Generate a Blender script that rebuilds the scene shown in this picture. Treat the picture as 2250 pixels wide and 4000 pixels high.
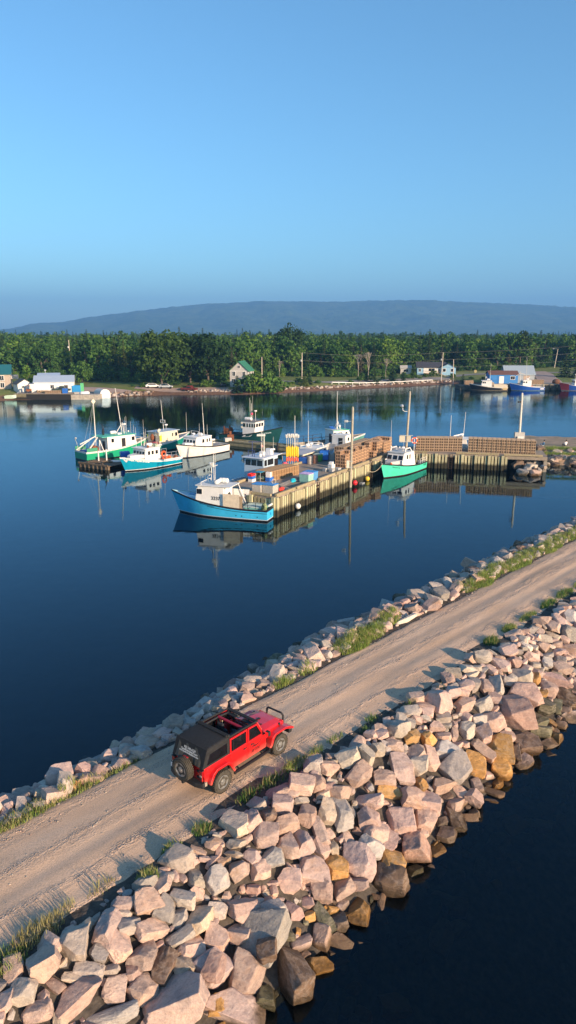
import bpy, bmesh, math, random
from math import radians as rad, sin, cos, pi, sqrt
from mathutils import Vector, Matrix, Euler, noise as mnoise
import numpy as np

for _o in list(bpy.data.objects):
    bpy.data.objects.remove(_o)
scene = bpy.context.scene
COL = scene.collection

# ------------------------------------------------------------------ camera, sky, sun, exposure
cam_d = bpy.data.cameras.new('camera')
cam = bpy.data.objects.new('camera', cam_d)
COL.objects.link(cam)
cam.location = (0, 0, 17.0)
cam.rotation_euler = (rad(90 - 13.973), 0, 0)
cam_d.sensor_fit = 'VERTICAL'
cam_d.sensor_height = 36.0
cam_d.lens = 36.0 * 2773.0 / 4000.0
cam_d.clip_start = 0.1
cam_d.clip_end = 30000
scene.camera = cam

SUN_EL = 14.8
SUN_AZ = 133.0                      # degrees clockwise from +Y: behind the camera, to the right
world = bpy.data.worlds.new('World')
scene.world = world
world.use_nodes = True
wn = world.node_tree
wn.nodes.clear()
w_out = wn.nodes.new('ShaderNodeOutputWorld')
w_bg = wn.nodes.new('ShaderNodeBackground')
w_sky = wn.nodes.new('ShaderNodeTexSky')
w_sky.sky_type = 'NISHITA'
w_sky.sun_disc = False
w_sky.sun_elevation = rad(SUN_EL)
w_sky.sun_rotation = rad(SUN_AZ)
w_sky.altitude = 0
w_sky.air_density = 1.0
w_sky.dust_density = 0.8
w_sky.ozone_density = 5.5
w_bg.inputs['Strength'].default_value = 0.132
w_tint = wn.nodes.new('ShaderNodeMix'); w_tint.data_type = 'RGBA'; w_tint.blend_type = 'MULTIPLY'
w_tint.inputs[0].default_value = 1.0
w_tint.inputs[7].default_value = (1.05, 1.13, 0.99, 1)      # white balance of the sky light
wn.links.new(w_sky.outputs[0], w_tint.inputs[6])
wn.links.new(w_tint.outputs[2], w_bg.inputs['Color'])
wn.links.new(w_bg.outputs[0], w_out.inputs['Surface'])

sun_d = bpy.data.lights.new('sun', 'SUN')
sun_d.energy = 5.0
sun_d.angle = rad(0.53)
sun_d.color = (1.0, 0.73, 0.49)
sun = bpy.data.objects.new('sun', sun_d)
COL.objects.link(sun)
_to_sun = Vector((sin(rad(SUN_AZ)) * cos(rad(SUN_EL)), cos(rad(SUN_AZ)) * cos(rad(SUN_EL)), sin(rad(SUN_EL))))
sun.rotation_euler = (-_to_sun).to_track_quat('-Z', 'Y').to_euler()
sun.location = (60, -60, 60)

vs = scene.view_settings
vs.view_transform = 'Standard'
vs.look = 'None'
vs.exposure = 0.85
vs.gamma = 1.0
vs.use_curve_mapping = False
scene.render.film_transparent = False
cy = scene.cycles
cy.use_denoising = True
cy.max_bounces = 6
cy.diffuse_bounces = 3
cy.glossy_bounces = 3
cy.transmission_bounces = 4
cy.transparent_max_bounces = 8
cy.volume_bounces = 0
cy.caustics_reflective = False
cy.caustics_refractive = False
cy.sample_clamp_indirect = 4.0

RNG = random.Random(7)

# ------------------------------------------------------------------ helpers
class MB:
    """collects shapes into one mesh"""
    def __init__(self):
        self.v = []; self.f = []; self.m = []; self.cur = 0; self.T = None
    def _add(self, vs_, fs_):
        n = len(self.v)
        if self.T is not None:
            vs_ = [tuple(self.T @ Vector(p)) for p in vs_]
        self.v += [tuple(p) for p in vs_]
        for f in fs_:
            self.f.append(tuple(i + n for i in f)); self.m.append(self.cur)
        return n
    def box(self, c, s, rz=0.0, rot=None, taper=1.0):
        hx, hy, hz = s[0] / 2, s[1] / 2, s[2] / 2
        pts = []
        M = rot if rot is not None else Matrix.Rotation(rz, 3, 'Z')
        for z in (-hz, hz):
            k = 1.0 if z < 0 else taper
            for x, y in ((-hx, -hy), (hx, -hy), (hx, hy), (-hx, hy)):
                p = M @ Vector((x * k, y * k, z))
                pts.append((p.x + c[0], p.y + c[1], p.z + c[2]))
        self._add(pts, [(3, 2, 1, 0), (4, 5, 6, 7), (0, 1, 5, 4), (1, 2, 6, 5), (2, 3, 7, 6), (3, 0, 4, 7)])
        return self
    def b2(self, a, b):
        return self.box(((a[0] + b[0]) / 2, (a[1] + b[1]) / 2, (a[2] + b[2]) / 2),
                        (abs(b[0] - a[0]), abs(b[1] - a[1]), abs(b[2] - a[2])))
    def bar(self, p, q, r, r2=None, n=6):
        p = Vector(p); q = Vector(q); d = q - p
        if d.length < 1e-6: return self
        r2 = r if r2 is None else r2
        z = d.normalized(); x = z.orthogonal().normalized(); y = z.cross(x)
        vs_ = []
        for c, rr in ((p, r), (q, r2)):
            for i in range(n):
                a = 2 * pi * i / n
                vs_.append(c + (x * cos(a) + y * sin(a)) * rr)
        fs = [(i, (i + 1) % n, n + (i + 1) % n, n + i) for i in range(n)]
        fs += [tuple(range(n - 1, -1, -1)), tuple(range(n, 2 * n))]
        self._add(vs_, fs)
        return self
    def beam(self, p, q, w, h, up=(0, 0, 1)):
        p = Vector(p); q = Vector(q); z = (q - p).normalized()
        u = Vector(up); x = z.cross(u)
        if x.length < 1e-4: x = z.orthogonal()
        x.normalize(); y = x.cross(z).normalized()
        vs_ = []
        for c in (p, q):
            for a, b in ((-1, -1), (1, -1), (1, 1), (-1, 1)):
                vs_.append(c + x * a * w / 2 + y * b * h / 2)
        self._add(vs_, [(3, 2, 1, 0), (4, 5, 6, 7), (0, 1, 5, 4), (1, 2, 6, 5), (2, 3, 7, 6), (3, 0, 4, 7)])
        return self
    def tube(self, pts, r, n=6):
        for a, b in zip(pts[:-1], pts[1:]):
            self.bar(a, b, r, n=n)
        return self
    def lathe(self, prof, c=(0, 0, 0), axis='z', n=12, a0=0.0):
        rows = len(prof); vs_ = []
        for r, h in prof:
            for i in range(n):
                a = a0 + 2 * pi * i / n
                u, v = r * cos(a), r * sin(a)
                if axis == 'z': p = (u, v, h)
                elif axis == 'x': p = (h, u, v)
                else: p = (u, h, v)
                vs_.append((p[0] + c[0], p[1] + c[1], p[2] + c[2]))
        fs = []
        for j in range(rows - 1):
            for i in range(n):
                k = (i + 1) % n
                f = (j * n + i, j * n + k, (j + 1) * n + k, (j + 1) * n + i)
                fs.append(f if axis != 'y' else f[::-1])
        fs.append(tuple(range(n - 1, -1, -1))); fs.append(tuple(range((rows - 1) * n, rows * n)))
        self._add(vs_, fs)
        return self
    def ball(self, c, r, n=10, m=6, sz=1.0):
        prof = [(max(1e-3, r * sin(pi * j / m)), -r * sz * cos(pi * j / m)) for j in range(m + 1)]
        return self.lathe(prof, c, 'z', n)
    def torus(self, c, R, r, axis='z', n=16, m=6, a0=0, a1=2 * pi):
        full = abs(a1 - a0 - 2 * pi) < 1e-6
        k = n if full else n + 1
        vs_ = []
        for i in range(k):
            a = a0 + (a1 - a0) * i / n
            for j in range(m):
                b = 2 * pi * j / m
                u, v, w = (R + r * cos(b)) * cos(a), (R + r * cos(b)) * sin(a), r * sin(b)
                p = {'z': (u, v, w), 'x': (w, u, v), 'y': (u, w, v)}[axis]
                vs_.append((p[0] + c[0], p[1] + c[1], p[2] + c[2]))
        fs = []
        for i in range(n if full else n):
            i2 = (i + 1) % k
            for j in range(m):
                j2 = (j + 1) % m
                fs.append((i * m + j, i2 * m + j, i2 * m + j2, i * m + j2))
        self._add(vs_, fs)
        return self
    def prism(self, poly, d0, d1, axis='y'):
        """poly in the plane normal to axis: y -> (x,z), x -> (y,z), z -> (x,y)"""
        n = len(poly); vs_ = []
        for d in (d0, d1):
            for a, b in poly:
                vs_.append({'y': (a, d, b), 'x': (d, a, b), 'z': (a, b, d)}[axis])
        fs = [(i, (i + 1) % n, n + (i + 1) % n, n + i) for i in range(n)]
        fs += [tuple(range(n - 1, -1, -1)), tuple(range(n, 2 * n))]
        self._add(vs_, fs)
        return self
    def ring(self, outer, inner, d0, d1, axis='y'):
        n = len(outer); vs_ = []
        for d in (d0, d1):
            for poly in (outer, inner):
                for a, b in poly:
                    vs_.append({'y': (a, d, b), 'x': (d, a, b), 'z': (a, b, d)}[axis])
        fs = []
        for i in range(n):
            k = (i + 1) % n
            fs += [(i, k, n + k, n + i), (2 * n + k, 2 * n + i, 3 * n + i, 3 * n + k),
                   (k, i, 2 * n + i, 2 * n + k), (n + i, n + k, 3 * n + k, 3 * n + i)]
        self._add(vs_, fs)
        return self
    def quad(self, *pts):
        self._add(pts, [tuple(range(len(pts)))])
        return self
    def grid(self, rows):
        m = len(rows[0])
        vs_ = [p for r in rows for p in r]
        fs = [(j * m + i, j * m + i + 1, (j + 1) * m + i + 1, (j + 1) * m + i)
              for j in range(len(rows) - 1) for i in range(m - 1)]
        self._add(vs_, fs)
        return self
    def mesh(self, name, mats, fix=True, smooth=False):
        me = bpy.data.meshes.new(name)
        me.from_pydata(self.v, [], self.f)
        for m in (mats if isinstance(mats, (list, tuple)) else [mats]):
            me.materials.append(m)
        me.polygons.foreach_set('material_index', self.m)
        if smooth:
            me.polygons.foreach_set('use_smooth', [True] * len(me.polygons))
        if fix:
            b = bmesh.new(); b.from_mesh(me)
            bmesh.ops.recalc_face_normals(b, faces=b.faces)
            b.to_mesh(me); b.free()
        me.update()
        return me
    def obj(self, name, mats, parent=None, **kw):
        bev = kw.pop('bevel', 0)
        o = bpy.data.objects.new(name, self.mesh(name, mats, **kw))
        COL.objects.link(o)
        if parent is not None: o.parent = parent
        if bev:
            md = o.modifiers.new('bevel', 'BEVEL'); md.width = bev; md.segments = 2; md.limit_method = 'ANGLE'; md.angle_limit = rad(30)
        return o

def tag(o, label, cat, group=None, kind=None):
    o['label'] = label
    o['category'] = cat
    if group: o['group'] = group
    if kind: o['kind'] = kind
    return o

def thing(name, label, cat, loc=(0, 0, 0), rz=0.0, group=None):
    o = bpy.data.objects.new(name, None)
    o.empty_display_size = 0.2
    COL.objects.link(o)
    o.location = loc; o.rotation_euler = (0, 0, rz)
    return tag(o, label, cat, group)

def struct(o, label=None):
    o['kind'] = 'structure'
    if label: o['label'] = label
    return o

def clone(o, parent=None, loc=None, rz=None, label=None, group=None):
    c = o.copy(); COL.objects.link(c)
    if parent is not None: c.parent = parent
    if loc is not None: c.location = loc
    if rz is not None: c.rotation_euler = (0, 0, rz)
    if label: c['label'] = label
    if group: c['group'] = group
    for ch in list(o.children):
        clone(ch, c)
    return c

# ------------------------------------------------------------------ materials
MATS = {}
def mat(name, col, rough=0.6, metal=0.0, var=0.0, vscale=4.0, bump=0.0, bscale=20.0, spec=0.4, coat=0.0,
        col2=None, coord='Object', detail=4.0):
    if name in MATS: return MATS[name]
    m = bpy.data.materials.new(name); m.use_nodes = True
    nt = m.node_tree; b = nt.nodes['Principled BSDF']
    b.inputs['Base Color'].default_value = (*col, 1)
    b.inputs['Roughness'].default_value = rough
    b.inputs['Metallic'].default_value = metal
    b.inputs['Specular IOR Level'].default_value = spec
    b.inputs['Coat Weight'].default_value = coat
    if coat: b.inputs['Coat Roughness'].default_value = 0.06
    if var or col2 or bump:
        tc = nt.nodes.new('ShaderNodeTexCoord')
    if var or col2:
        nz = nt.nodes.new('ShaderNodeTexNoise'); nz.inputs['Scale'].default_value = vscale; nz.inputs['Detail'].default_value = detail
        nz.inputs['Roughness'].default_value = 0.65
        nt.links.new(tc.outputs[coord], nz.inputs['Vector'])
        rp = nt.nodes.new('ShaderNodeValToRGB')
        c2 = col2 if col2 else tuple(c * (1 - var) for c in col)
        c1 = col if col2 else tuple(min(1, c * (1 + var)) for c in col)
        rp.color_ramp.elements[0].position = 0.32; rp.color_ramp.elements[1].position = 0.68
        rp.color_ramp.elements[0].color = (*c2, 1); rp.color_ramp.elements[1].color = (*c1, 1)
        nt.links.new(nz.outputs['Fac'], rp.inputs['Fac'])
        nt.links.new(rp.outputs['Color'], b.inputs['Base Color'])
    if bump:
        nb = nt.nodes.new('ShaderNodeTexNoise'); nb.inputs['Scale'].default_value = bscale; nb.inputs['Detail'].default_value = 5
        nt.links.new(tc.outputs[coord], nb.inputs['Vector'])
        bp = nt.nodes.new('ShaderNodeBump'); bp.inputs['Strength'].default_value = 1.0; bp.inputs['Distance'].default_value = bump
        nt.links.new(nb.outputs['Fac'], bp.inputs['Height']); nt.links.new(bp.outputs['Normal'], b.inputs['Normal'])
    MATS[name] = m
    return m

def N(nt, t, **kw):
    n = nt.nodes.new(t)
    for k, v in kw.items():
        if k in n.inputs.keys(): n.inputs[k].default_value = v
        else: setattr(n, k, v)
    return n

def ramp(nt, fac, stops):
    r = nt.nodes.new('ShaderNodeValToRGB')
    e = r.color_ramp.elements
    while len(e) < len(stops): e.new(0.5)
    for el, (p, c) in zip(e, stops):
        el.position = p; el.color = (*c, 1) if len(c) == 3 else c
    nt.links.new(fac, r.inputs['Fac'])
    return r.outputs['Color']

def mixc(nt, fac, a, b, mode='MIX'):
    n = nt.nodes.new('ShaderNodeMix'); n.data_type = 'RGBA'; n.blend_type = mode
    for sock, v in ((n.inputs['Factor'], fac), (n.inputs['A'], a), (n.inputs['B'], b)):
        pass
    ins = [i for i in n.inputs if i.enabled]
    for i, v in zip((n.inputs[0], n.inputs[6], n.inputs[7]), (fac, a, b)):
        if isinstance(v, (int, float)): i.default_value = v
        elif isinstance(v, tuple): i.default_value = (*v, 1) if len(v) == 3 else v
        else: nt.links.new(v, i)
    return n.outputs[2]

def math_n(nt, op, a, b=None, clamp=False):
    n = nt.nodes.new('ShaderNodeMath'); n.operation = op; n.use_clamp = clamp
    for i, v in ((0, a), (1, b)):
        if v is None: continue
        if isinstance(v, (int, float)): n.inputs[i].default_value = v
        else: nt.links.new(v, n.inputs[i])
    return n.outputs[0]

def new_mat(name):
    m = bpy.data.materials.new(name); m.use_nodes = True
    MATS[name] = m
    return m, m.node_tree, m.node_tree.nodes['Principled BSDF']

def bump_on(nt, b, h, dist, strength=1.0):
    bp = nt.nodes.new('ShaderNodeBump'); bp.inputs['Distance'].default_value = dist; bp.inputs['Strength'].default_value = strength
    nt.links.new(h, bp.inputs['Height']); nt.links.new(bp.outputs['Normal'], b.inputs['Normal'])
    return bp

# causeway frame: s along the road, o across it (to the right)
AX = Vector((0.686, 0.7276, 0)); NX = Vector((0.7276, -0.686, 0))
def SO(s, o, z=0.0):
    p = AX * s + NX * o
    return Vector((p.x, p.y, z))
CW_YAW = math.atan2(AX.y, AX.x)
# ================================================================== THE SETTING
def water_material():
    m, nt, b = new_mat('sea_water')
    nt.nodes.remove(b)
    out = [n for n in nt.nodes if n.type == 'OUTPUT_MATERIAL'][0]
    geo = N(nt, 'ShaderNodeNewGeometry')
    mp = N(nt, 'ShaderNodeMapping'); mp.inputs['Rotation'].default_value = (0, 0, rad(8)); mp.inputs['Scale'].default_value = (0.45, 1.0, 1.0)
    nt.links.new(geo.outputs['Position'], mp.inputs['Vector'])
    n1 = N(nt, 'ShaderNodeTexNoise', Scale=1.1, Detail=3.0, Roughness=0.5)
    n2 = N(nt, 'ShaderNodeTexNoise', Scale=4.5, Detail=2.0, Roughness=0.5)
    nt.links.new(mp.outputs[0], n1.inputs['Vector']); nt.links.new(mp.outputs[0], n2.inputs['Vector'])
    mp2 = N(nt, 'ShaderNodeMapping'); mp2.inputs['Scale'].default_value = (0.010, 0.035, 0.05)
    nt.links.new(geo.outputs['Position'], mp2.inputs['Vector'])
    n3 = N(nt, 'ShaderNodeTexNoise', Scale=1.0, Detail=3.0)
    nt.links.new(mp2.outputs[0], n3.inputs['Vector'])
    sep = N(nt, 'ShaderNodeSeparateXYZ'); nt.links.new(geo.outputs['Position'], sep.inputs[0])
    # breeze reaches the open channel behind the wharf, the basin in front of it lies calm
    far = math_n(nt, 'DIVIDE', math_n(nt, 'SUBTRACT', sep.outputs['Y'], 104.0), 30.0, True)
    patch = ramp(nt, n3.outputs['Fac'], [(0.42, (0, 0, 0)), (0.62, (1, 1, 1))])
    amt = math_n(nt, 'ADD', math_n(nt, 'MULTIPLY', math_n(nt, 'MULTIPLY', far, patch), 0.9), 0.14)
    h = math_n(nt, 'ADD', n1.outputs['Fac'], math_n(nt, 'MULTIPLY', n2.outputs['Fac'], 0.30))
    h = math_n(nt, 'MULTIPLY', h, amt)
    bp = N(nt, 'ShaderNodeBump', Strength=1.0, Distance=0.040)
    nt.links.new(h, bp.inputs['Height'])
    fr = N(nt, 'ShaderNodeFresnel', IOR=1.37); nt.links.new(bp.outputs[0], fr.inputs['Normal'])
    gl = N(nt, 'ShaderNodeBsdfGlossy', Roughness=0.02); nt.links.new(bp.outputs[0], gl.inputs['Normal'])
    gl.inputs['Color'].default_value = (0.64, 0.85, 1, 1)
    df = N(nt, 'ShaderNodeBsdfDiffuse'); df.inputs['Color'].default_value = (0.0006, 0.0014, 0.0030, 1)
    tr = N(nt, 'ShaderNodeBsdfTransparent'); tr.inputs['Color'].default_value = (0.50, 0.46, 0.30, 1)
    mb = N(nt, 'ShaderNodeMixShader'); mb.inputs[0].default_value = 0.78
    nt.links.new(df.outputs[0], mb.inputs[1]); nt.links.new(tr.outputs[0], mb.inputs[2])
    mx = N(nt, 'ShaderNodeMixShader'); nt.links.new(fr.outputs[0], mx.inputs[0])
    nt.links.new(mb.outputs[0], mx.inputs[1]); nt.links.new(gl.outputs[0], mx.inputs[2])
    nt.links.new(mx.outputs[0], out.inputs['Surface'])
    return m

M_WATER = water_material()
wb = MB(); wb.quad((-4200, -400, 0), (4200, -400, 0), (4200, 700, 0), (-4200, 700, 0))
struct(wb.obj('water', M_WATER, fix=False), 'calm dark blue harbour water')

# ---- sea bed
M_BED = mat('sea_bed', (0.030, 0.028, 0.020), 0.95, var=0.5, vscale=0.6, col2=(0.006, 0.008, 0.010), coord='Object')
bb = MB(); bb.quad((-4200, -400, -3.4), (4200, -400, -3.4), (4200, 700, -3.4), (-4200, 700, -3.4))
struct(bb.obj('sea_bed', M_BED, fix=False), 'dark sea bed')

# ---- far shore terrain
SHORE = [(-4200, 60), (-600, 110), (-300, 140), (-120, 172), (-80, 188), (-74, 193.5), (-60, 196), (-37, 209), (-12, 212), (6, 222), (19, 232), (40, 246),
         (61, 260), (64, 250), (68, 240), (76, 235), (100, 233), (140, 222), (260, 190), (600, 140), (4200, 60)]
_sx = [p[0] for p in SHORE]; _sy = [p[1] for p in SHORE]
def shore_y(x):
    y = float(np.interp(x, _sx, _sy))
    return y + 0.8 * mnoise.noise(Vector((x * 0.09, 0, 3))) + 0.35 * mnoise.noise(Vector((x * 0.4, 1, 3)))
_tx = [-60, -14, 0, 3, 6, 9, 14, 30, 60, 120, 300, 700, 1800, 2600, 6000]
_tz = [-3.3, -3.0, -0.05, 0.35, 0.75, 1.35, 1.9, 2.3, 2.8, 3.6, 5.0, 6.5, 10, 10, 6]
def ground_z(x, y):
    t = y - shore_y(x)
    z = float(np.interp(t, _tx, _tz))
    if t > 8: z += 0.25 * mnoise.noise(Vector((x * 0.03, y * 0.03, 0))) * min(1, (t - 8) / 20)
    return z

def terrain_material():
    m, nt, b = new_mat('shore_ground')
    geo = N(nt, 'ShaderNodeNewGeometry'); sep = N(nt, 'ShaderNodeSeparateXYZ')
    nt.links.new(geo.outputs['Position'], sep.inputs[0])
    n1 = N(nt, 'ShaderNodeTexNoise', Scale=0.12, Detail=6.0, Roughness=0.7); nt.links.new(geo.outputs['Position'], n1.inputs['Vector'])
    n2 = N(nt, 'ShaderNodeTexNoise', Scale=1.3, Detail=5.0, Roughness=0.7); nt.links.new(geo.outputs['Position'], n2.inputs['Vector'])
    grass = ramp(nt, n1.outputs['Fac'], [(0.33, (0.10, 0.15, 0.032)), (0.52, (0.18, 0.21, 0.055)), (0.70, (0.31, 0.27, 0.12))])
    grass = mixc(nt, 0.5, grass, ramp(nt, n2.outputs['Fac'], [(0.3, (0.08, 0.12, 0.03)), (0.7, (0.24, 0.25, 0.085))]))
    beach = ramp(nt, n2.outputs['Fac'], [(0.3, (0.12, 0.065, 0.04)), (0.55, (0.21, 0.12, 0.075)), (0.75, (0.28, 0.18, 0.12))])
    zz = math_n(nt, 'ADD', sep.outputs['Z'], math_n(nt, 'MULTIPLY', math_n(nt, 'SUBTRACT', n2.outputs['Fac'], 0.5), 0.7))
    f = math_n(nt, 'DIVIDE', math_n(nt, 'SUBTRACT', zz, 0.85), 0.4, True)
    nt.links.new(mixc(nt, f, beach, grass), b.inputs['Base Color'])
    b.inputs['Roughness'].default_value = 0.95; b.inputs['Specular IOR Level'].default_value = 0.1
    bump_on(nt, b, n2.outputs['Fac'], 0.25)
    return m
M_GROUND = terrain_material()
xs = sorted(set([-4200, -3000, -2000, -1300, -800, -500, -350, -250] + [round(-200 + 2.0 * i, 2) for i in range(201)] + [250, 350, 500, 800, 1300, 2000, 3000, 4200]))
ts = [-60, -30, -14, -8, -4, -2, 0, 1, 2, 3, 4.5, 6, 7.5, 9, 11, 14, 18, 24, 30, 40, 60, 90, 130, 200, 300, 450, 700, 1100, 1800, 2600, 4000, 6000]
rows = []
for t in ts:
    rows.append([(x, shore_y(x) + t, ground_z(x, shore_y(x) + t)) for x in xs])
tb = MB(); tb.grid(rows)
struct(tb.obj('ground', M_GROUND, fix=False, smooth=True), 'grassy far shore with a red brown beach')

# ---- hills
HP = [(-0.50, .000), (-0.406, .003), (-0.37, .0060), (-0.33, .0115), (-0.255, .0240), (-0.168, .0350), (-0.11, .0408), (-0.03, .0440), (0.06, .0435),
      (0.13, .0450), (0.18, .0455), (0.23, .0430), (0.30, .0405), (0.355, .0370), (0.41, .0360), (0.50, .0355), (0.6, .035), (0.8, .04), (1.2, .03)]
_hx = [p[0] for p in HP]; _hz = [p[1] for p in HP]
def hills(name, y0, ridge, y1, prof, cam_h, nx, ny, label, seed, xr):
    rows = []
    for j in range(ny):
        v = j / (ny - 1); y = y0 + (y1 - y0) * v
        k = (y - y0) / (ridge - y0)
        row = []
        for i in range(nx):
            x = (-xr + 2 * xr * i / (nx - 1)) * ridge
            top = prof(x / ridge) * ridge + cam_h
            if k <= 1: f = k * k * (3 - 2 * k)
            else: f = 1.0 - 0.25 * ((y - ridge) / (y1 - ridge))
            nzv = mnoise.fractal(Vector((x / 420, y / 420, seed)), 1.0, 2.0, 5)
            gully = mnoise.noise(Vector((x / 240 + y / 900, 0.2 * y / 900, seed + 5)))
            z = 6 + (top - 6) * f + 26 * nzv * k * (1 - min(1, k)) * 4 * 0.35 + 34 * gully * (f * (1 - f)) * 4
            z += (mnoise.noise(Vector((x / 24, y / 24, seed))) * 5.0 + mnoise.noise(Vector((x / 70, y / 70, seed + 2))) * 9.0) * min(1, 2 * k)
            row.append((x, y, z - 1))
        rows.append(row)
    h = MB(); h.grid(rows)
    return struct(h.obj(name, MATS['hill_forest'], fix=False, smooth=True), label)
def hill_material():
    m, nt, b = new_mat('hill_forest')
    geo = N(nt, 'ShaderNodeNewGeometry')
    n1 = N(nt, 'ShaderNodeTexNoise', Scale=0.022, Detail=6.0, Roughness=0.75); nt.links.new(geo.outputs['Position'], n1.inputs['Vector'])
    n2 = N(nt, 'ShaderNodeTexNoise', Scale=0.006, Detail=4.0); nt.links.new(geo.outputs['Position'], n2.inputs['Vector'])
    c = ramp(nt, n1.outputs['Fac'], [(0.3, (0.02, 0.05, 0.018)), (0.7, (0.17, 0.23, 0.065))])
    c = mixc(nt, 0.35, c, ramp(nt, n2.outputs['Fac'], [(0.4, (0.03, 0.065, 0.022)), (0.6, (0.16, 0.20, 0.07))]))
    nt.links.new(c, b.inputs['Base Color'])
    b.inputs['Roughness'].default_value = 1.0; b.inputs['Specular IOR Level'].default_value = 0.0
    bump_on(nt, b, n1.outputs['Fac'], 16.0)
hill_material()
hills('hills', 4000, 6400, 7200, lambda u: float(np.interp(u, _hx, _hz)), 17, 520, 80, 'long wooded hill fading blue behind the harbour', 1.7, 0.75)
hills('hills', 7400, 8600, 9100, lambda u: float(np.interp(u, [-0.9, -0.55, -0.42, -0.37, -0.33, -0.25, 0.9], [.006, .005, .0042, .0050, .0062, .003, .001])), 17, 220, 14,
      'low blue ridge far behind the left end of the hill', 4.1, 0.95)

# ---- causeway: core, road
def z_slope(o, s=0.0):
    if o > -15.2:
        d = o + 15.2
        return 1.93 if d < 1.0 else max(-3.6, 1.93 - (d - 1.0) * 0.56)
    if o < -19.6:
        d = -19.6 - o
        k = max(0.0, min(1.0, (s - 17.0) / 8.0))         # the left bank is broader farther along
        return 1.93 - (0.12 - .20 * k) * d if d < 1.2 + .5 * k else max(-3.6, 1.79 + .26 * k - (d - 1.2 - .5 * k) * (0.74 - .06 * k))
    return 2.0
M_CORE = mat('rubble_core', (0.075, 0.062, 0.05), 0.95, var=0.5, vscale=3.0, bump=0.06, bscale=6.0, coord='Object')
rows = []
ol = [-31, -28, -25.5, -24.5, -23.5, -22.5, -21.5, -20.6, -19.9, -19.6, -15.2, -14.9, -14.4, -13.5, -12.5, -11.5, -10.5, -9.5, -8.5, -6.5, -4.0]
for i in range(0, 141):
    s = -30 + i * 1.0
    r = []
    for o in ol:
        z = z_slope(o, s)
        if z < 1.9: z += 0.12 * mnoise.noise(Vector((s * 0.9, o * 0.9, 0)))
        else: z = 1.97
        p = SO(s, o, z); r.append((p.x, p.y, p.z))
    rows.append(r)
cb = MB(); cb.grid(rows)
struct(cb.obj('causeway', M_CORE, fix=False), 'rubble causeway carrying the gravel road')

def road_material():
    m, nt, b = new_mat('gravel_road')
    tc = N(nt, 'ShaderNodeTexCoord')
    mp = N(nt, 'ShaderNodeMapping'); mp.inputs['Scale'].default_value = (0.22, 0.9, 1.0)
    nt.links.new(tc.outputs['Object'], mp.inputs['Vector'])
    streak = N(nt, 'ShaderNodeTexNoise', Scale=1.0, Detail=2.5, Roughness=0.5); nt.links.new(mp.outputs[0], streak.inputs['Vector'])
    mp3 = N(nt, 'ShaderNodeMapping'); mp3.inputs['Scale'].default_value = (0.9, 3.2, 1.0)
    nt.links.new(tc.outputs['Object'], mp3.inputs['Vector'])
    fine = N(nt, 'ShaderNodeTexNoise', Scale=1.0, Detail=4.0, Roughness=0.6); nt.links.new(mp3.outputs[0], fine.inputs['Vector'])
    gr = N(nt, 'ShaderNodeTexNoise', Scale=26.0, Detail=3.0, Roughness=0.7); nt.links.new(tc.outputs['Object'], gr.inputs['Vector'])
    vo = N(nt, 'ShaderNodeTexVoronoi', Scale=17.0); nt.links.new(tc.outputs['Object'], vo.inputs['Vector'])
    sep = N(nt, 'ShaderNodeSeparateXYZ'); nt.links.new(tc.outputs['Object'], sep.inputs[0])
    base = ramp(nt, streak.outputs['Fac'], [(0.30, (0.55, 0.375, 0.250)), (0.50, (0.61, 0.422, 0.288)), (0.72, (0.67, 0.478, 0.335))])
    # coarser grey gravel gathers between the wheel tracks
    def band(c, w):
        d = math_n(nt, 'ABSOLUTE', math_n(nt, 'SUBTRACT', math_n(nt, 'ADD', sep.outputs['Y'], math_n(nt, 'MULTIPLY', math_n(nt, 'SUBTRACT', streak.outputs['Fac'], 0.5), 0.9)), c))
        return math_n(nt, 'SUBTRACT', 1.0, math_n(nt, 'DIVIDE', d, w), True)
    bands = math_n(nt, 'ADD', math_n(nt, 'ADD', band(0.28, 0.42), band(-1.22, 0.30)), math_n(nt, 'ADD', band(1.62, 0.40), band(-2.1, 0.35)), True)
    gmix = math_n(nt, 'MULTIPLY', bands, ramp(nt, fine.outputs['Fac'], [(0.38, (0, 0, 0)), (0.6, (1, 1, 1))]))
    grav = ramp(nt, vo.outputs['Color'], [(0.2, (0.22, 0.175, 0.15)), (0.5, (0.36, 0.285, 0.235)), (0.8, (0.54, 0.44, 0.37))])
    base = mixc(nt, math_n(nt, 'MULTIPLY', gmix, 0.6), base, grav)
    speck = ramp(nt, gr.outputs['Fac'], [(0.30, (0.62, 0.62, 0.62)), (0.5, (1, 1, 1)), (0.72, (1.25, 1.22, 1.2))])
    col = mixc(nt, 0.85, base, speck, 'MULTIPLY')
    nt.links.new(col, b.inputs['Base Color'])
    b.inputs['Roughness'].default_value = 0.95; b.inputs['Specular IOR Level'].default_value = 0.15
    h = math_n(nt, 'ADD', math_n(nt, 'MULTIPLY', gr.outputs['Fac'], 0.6), math_n(nt, 'MULTIPLY', math_n(nt, 'MULTIPLY', vo.outputs['Distance'], gmix), 1.6))
    h = math_n(nt, 'ADD', h, math_n(nt, 'MULTIPLY', fine.outputs['Fac'], 0.15))
    bump_on(nt, b, h, 0.03)
    return m
M_ROAD = road_material()
ro = bpy.data.objects.new('road', None)
rows = []
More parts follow.
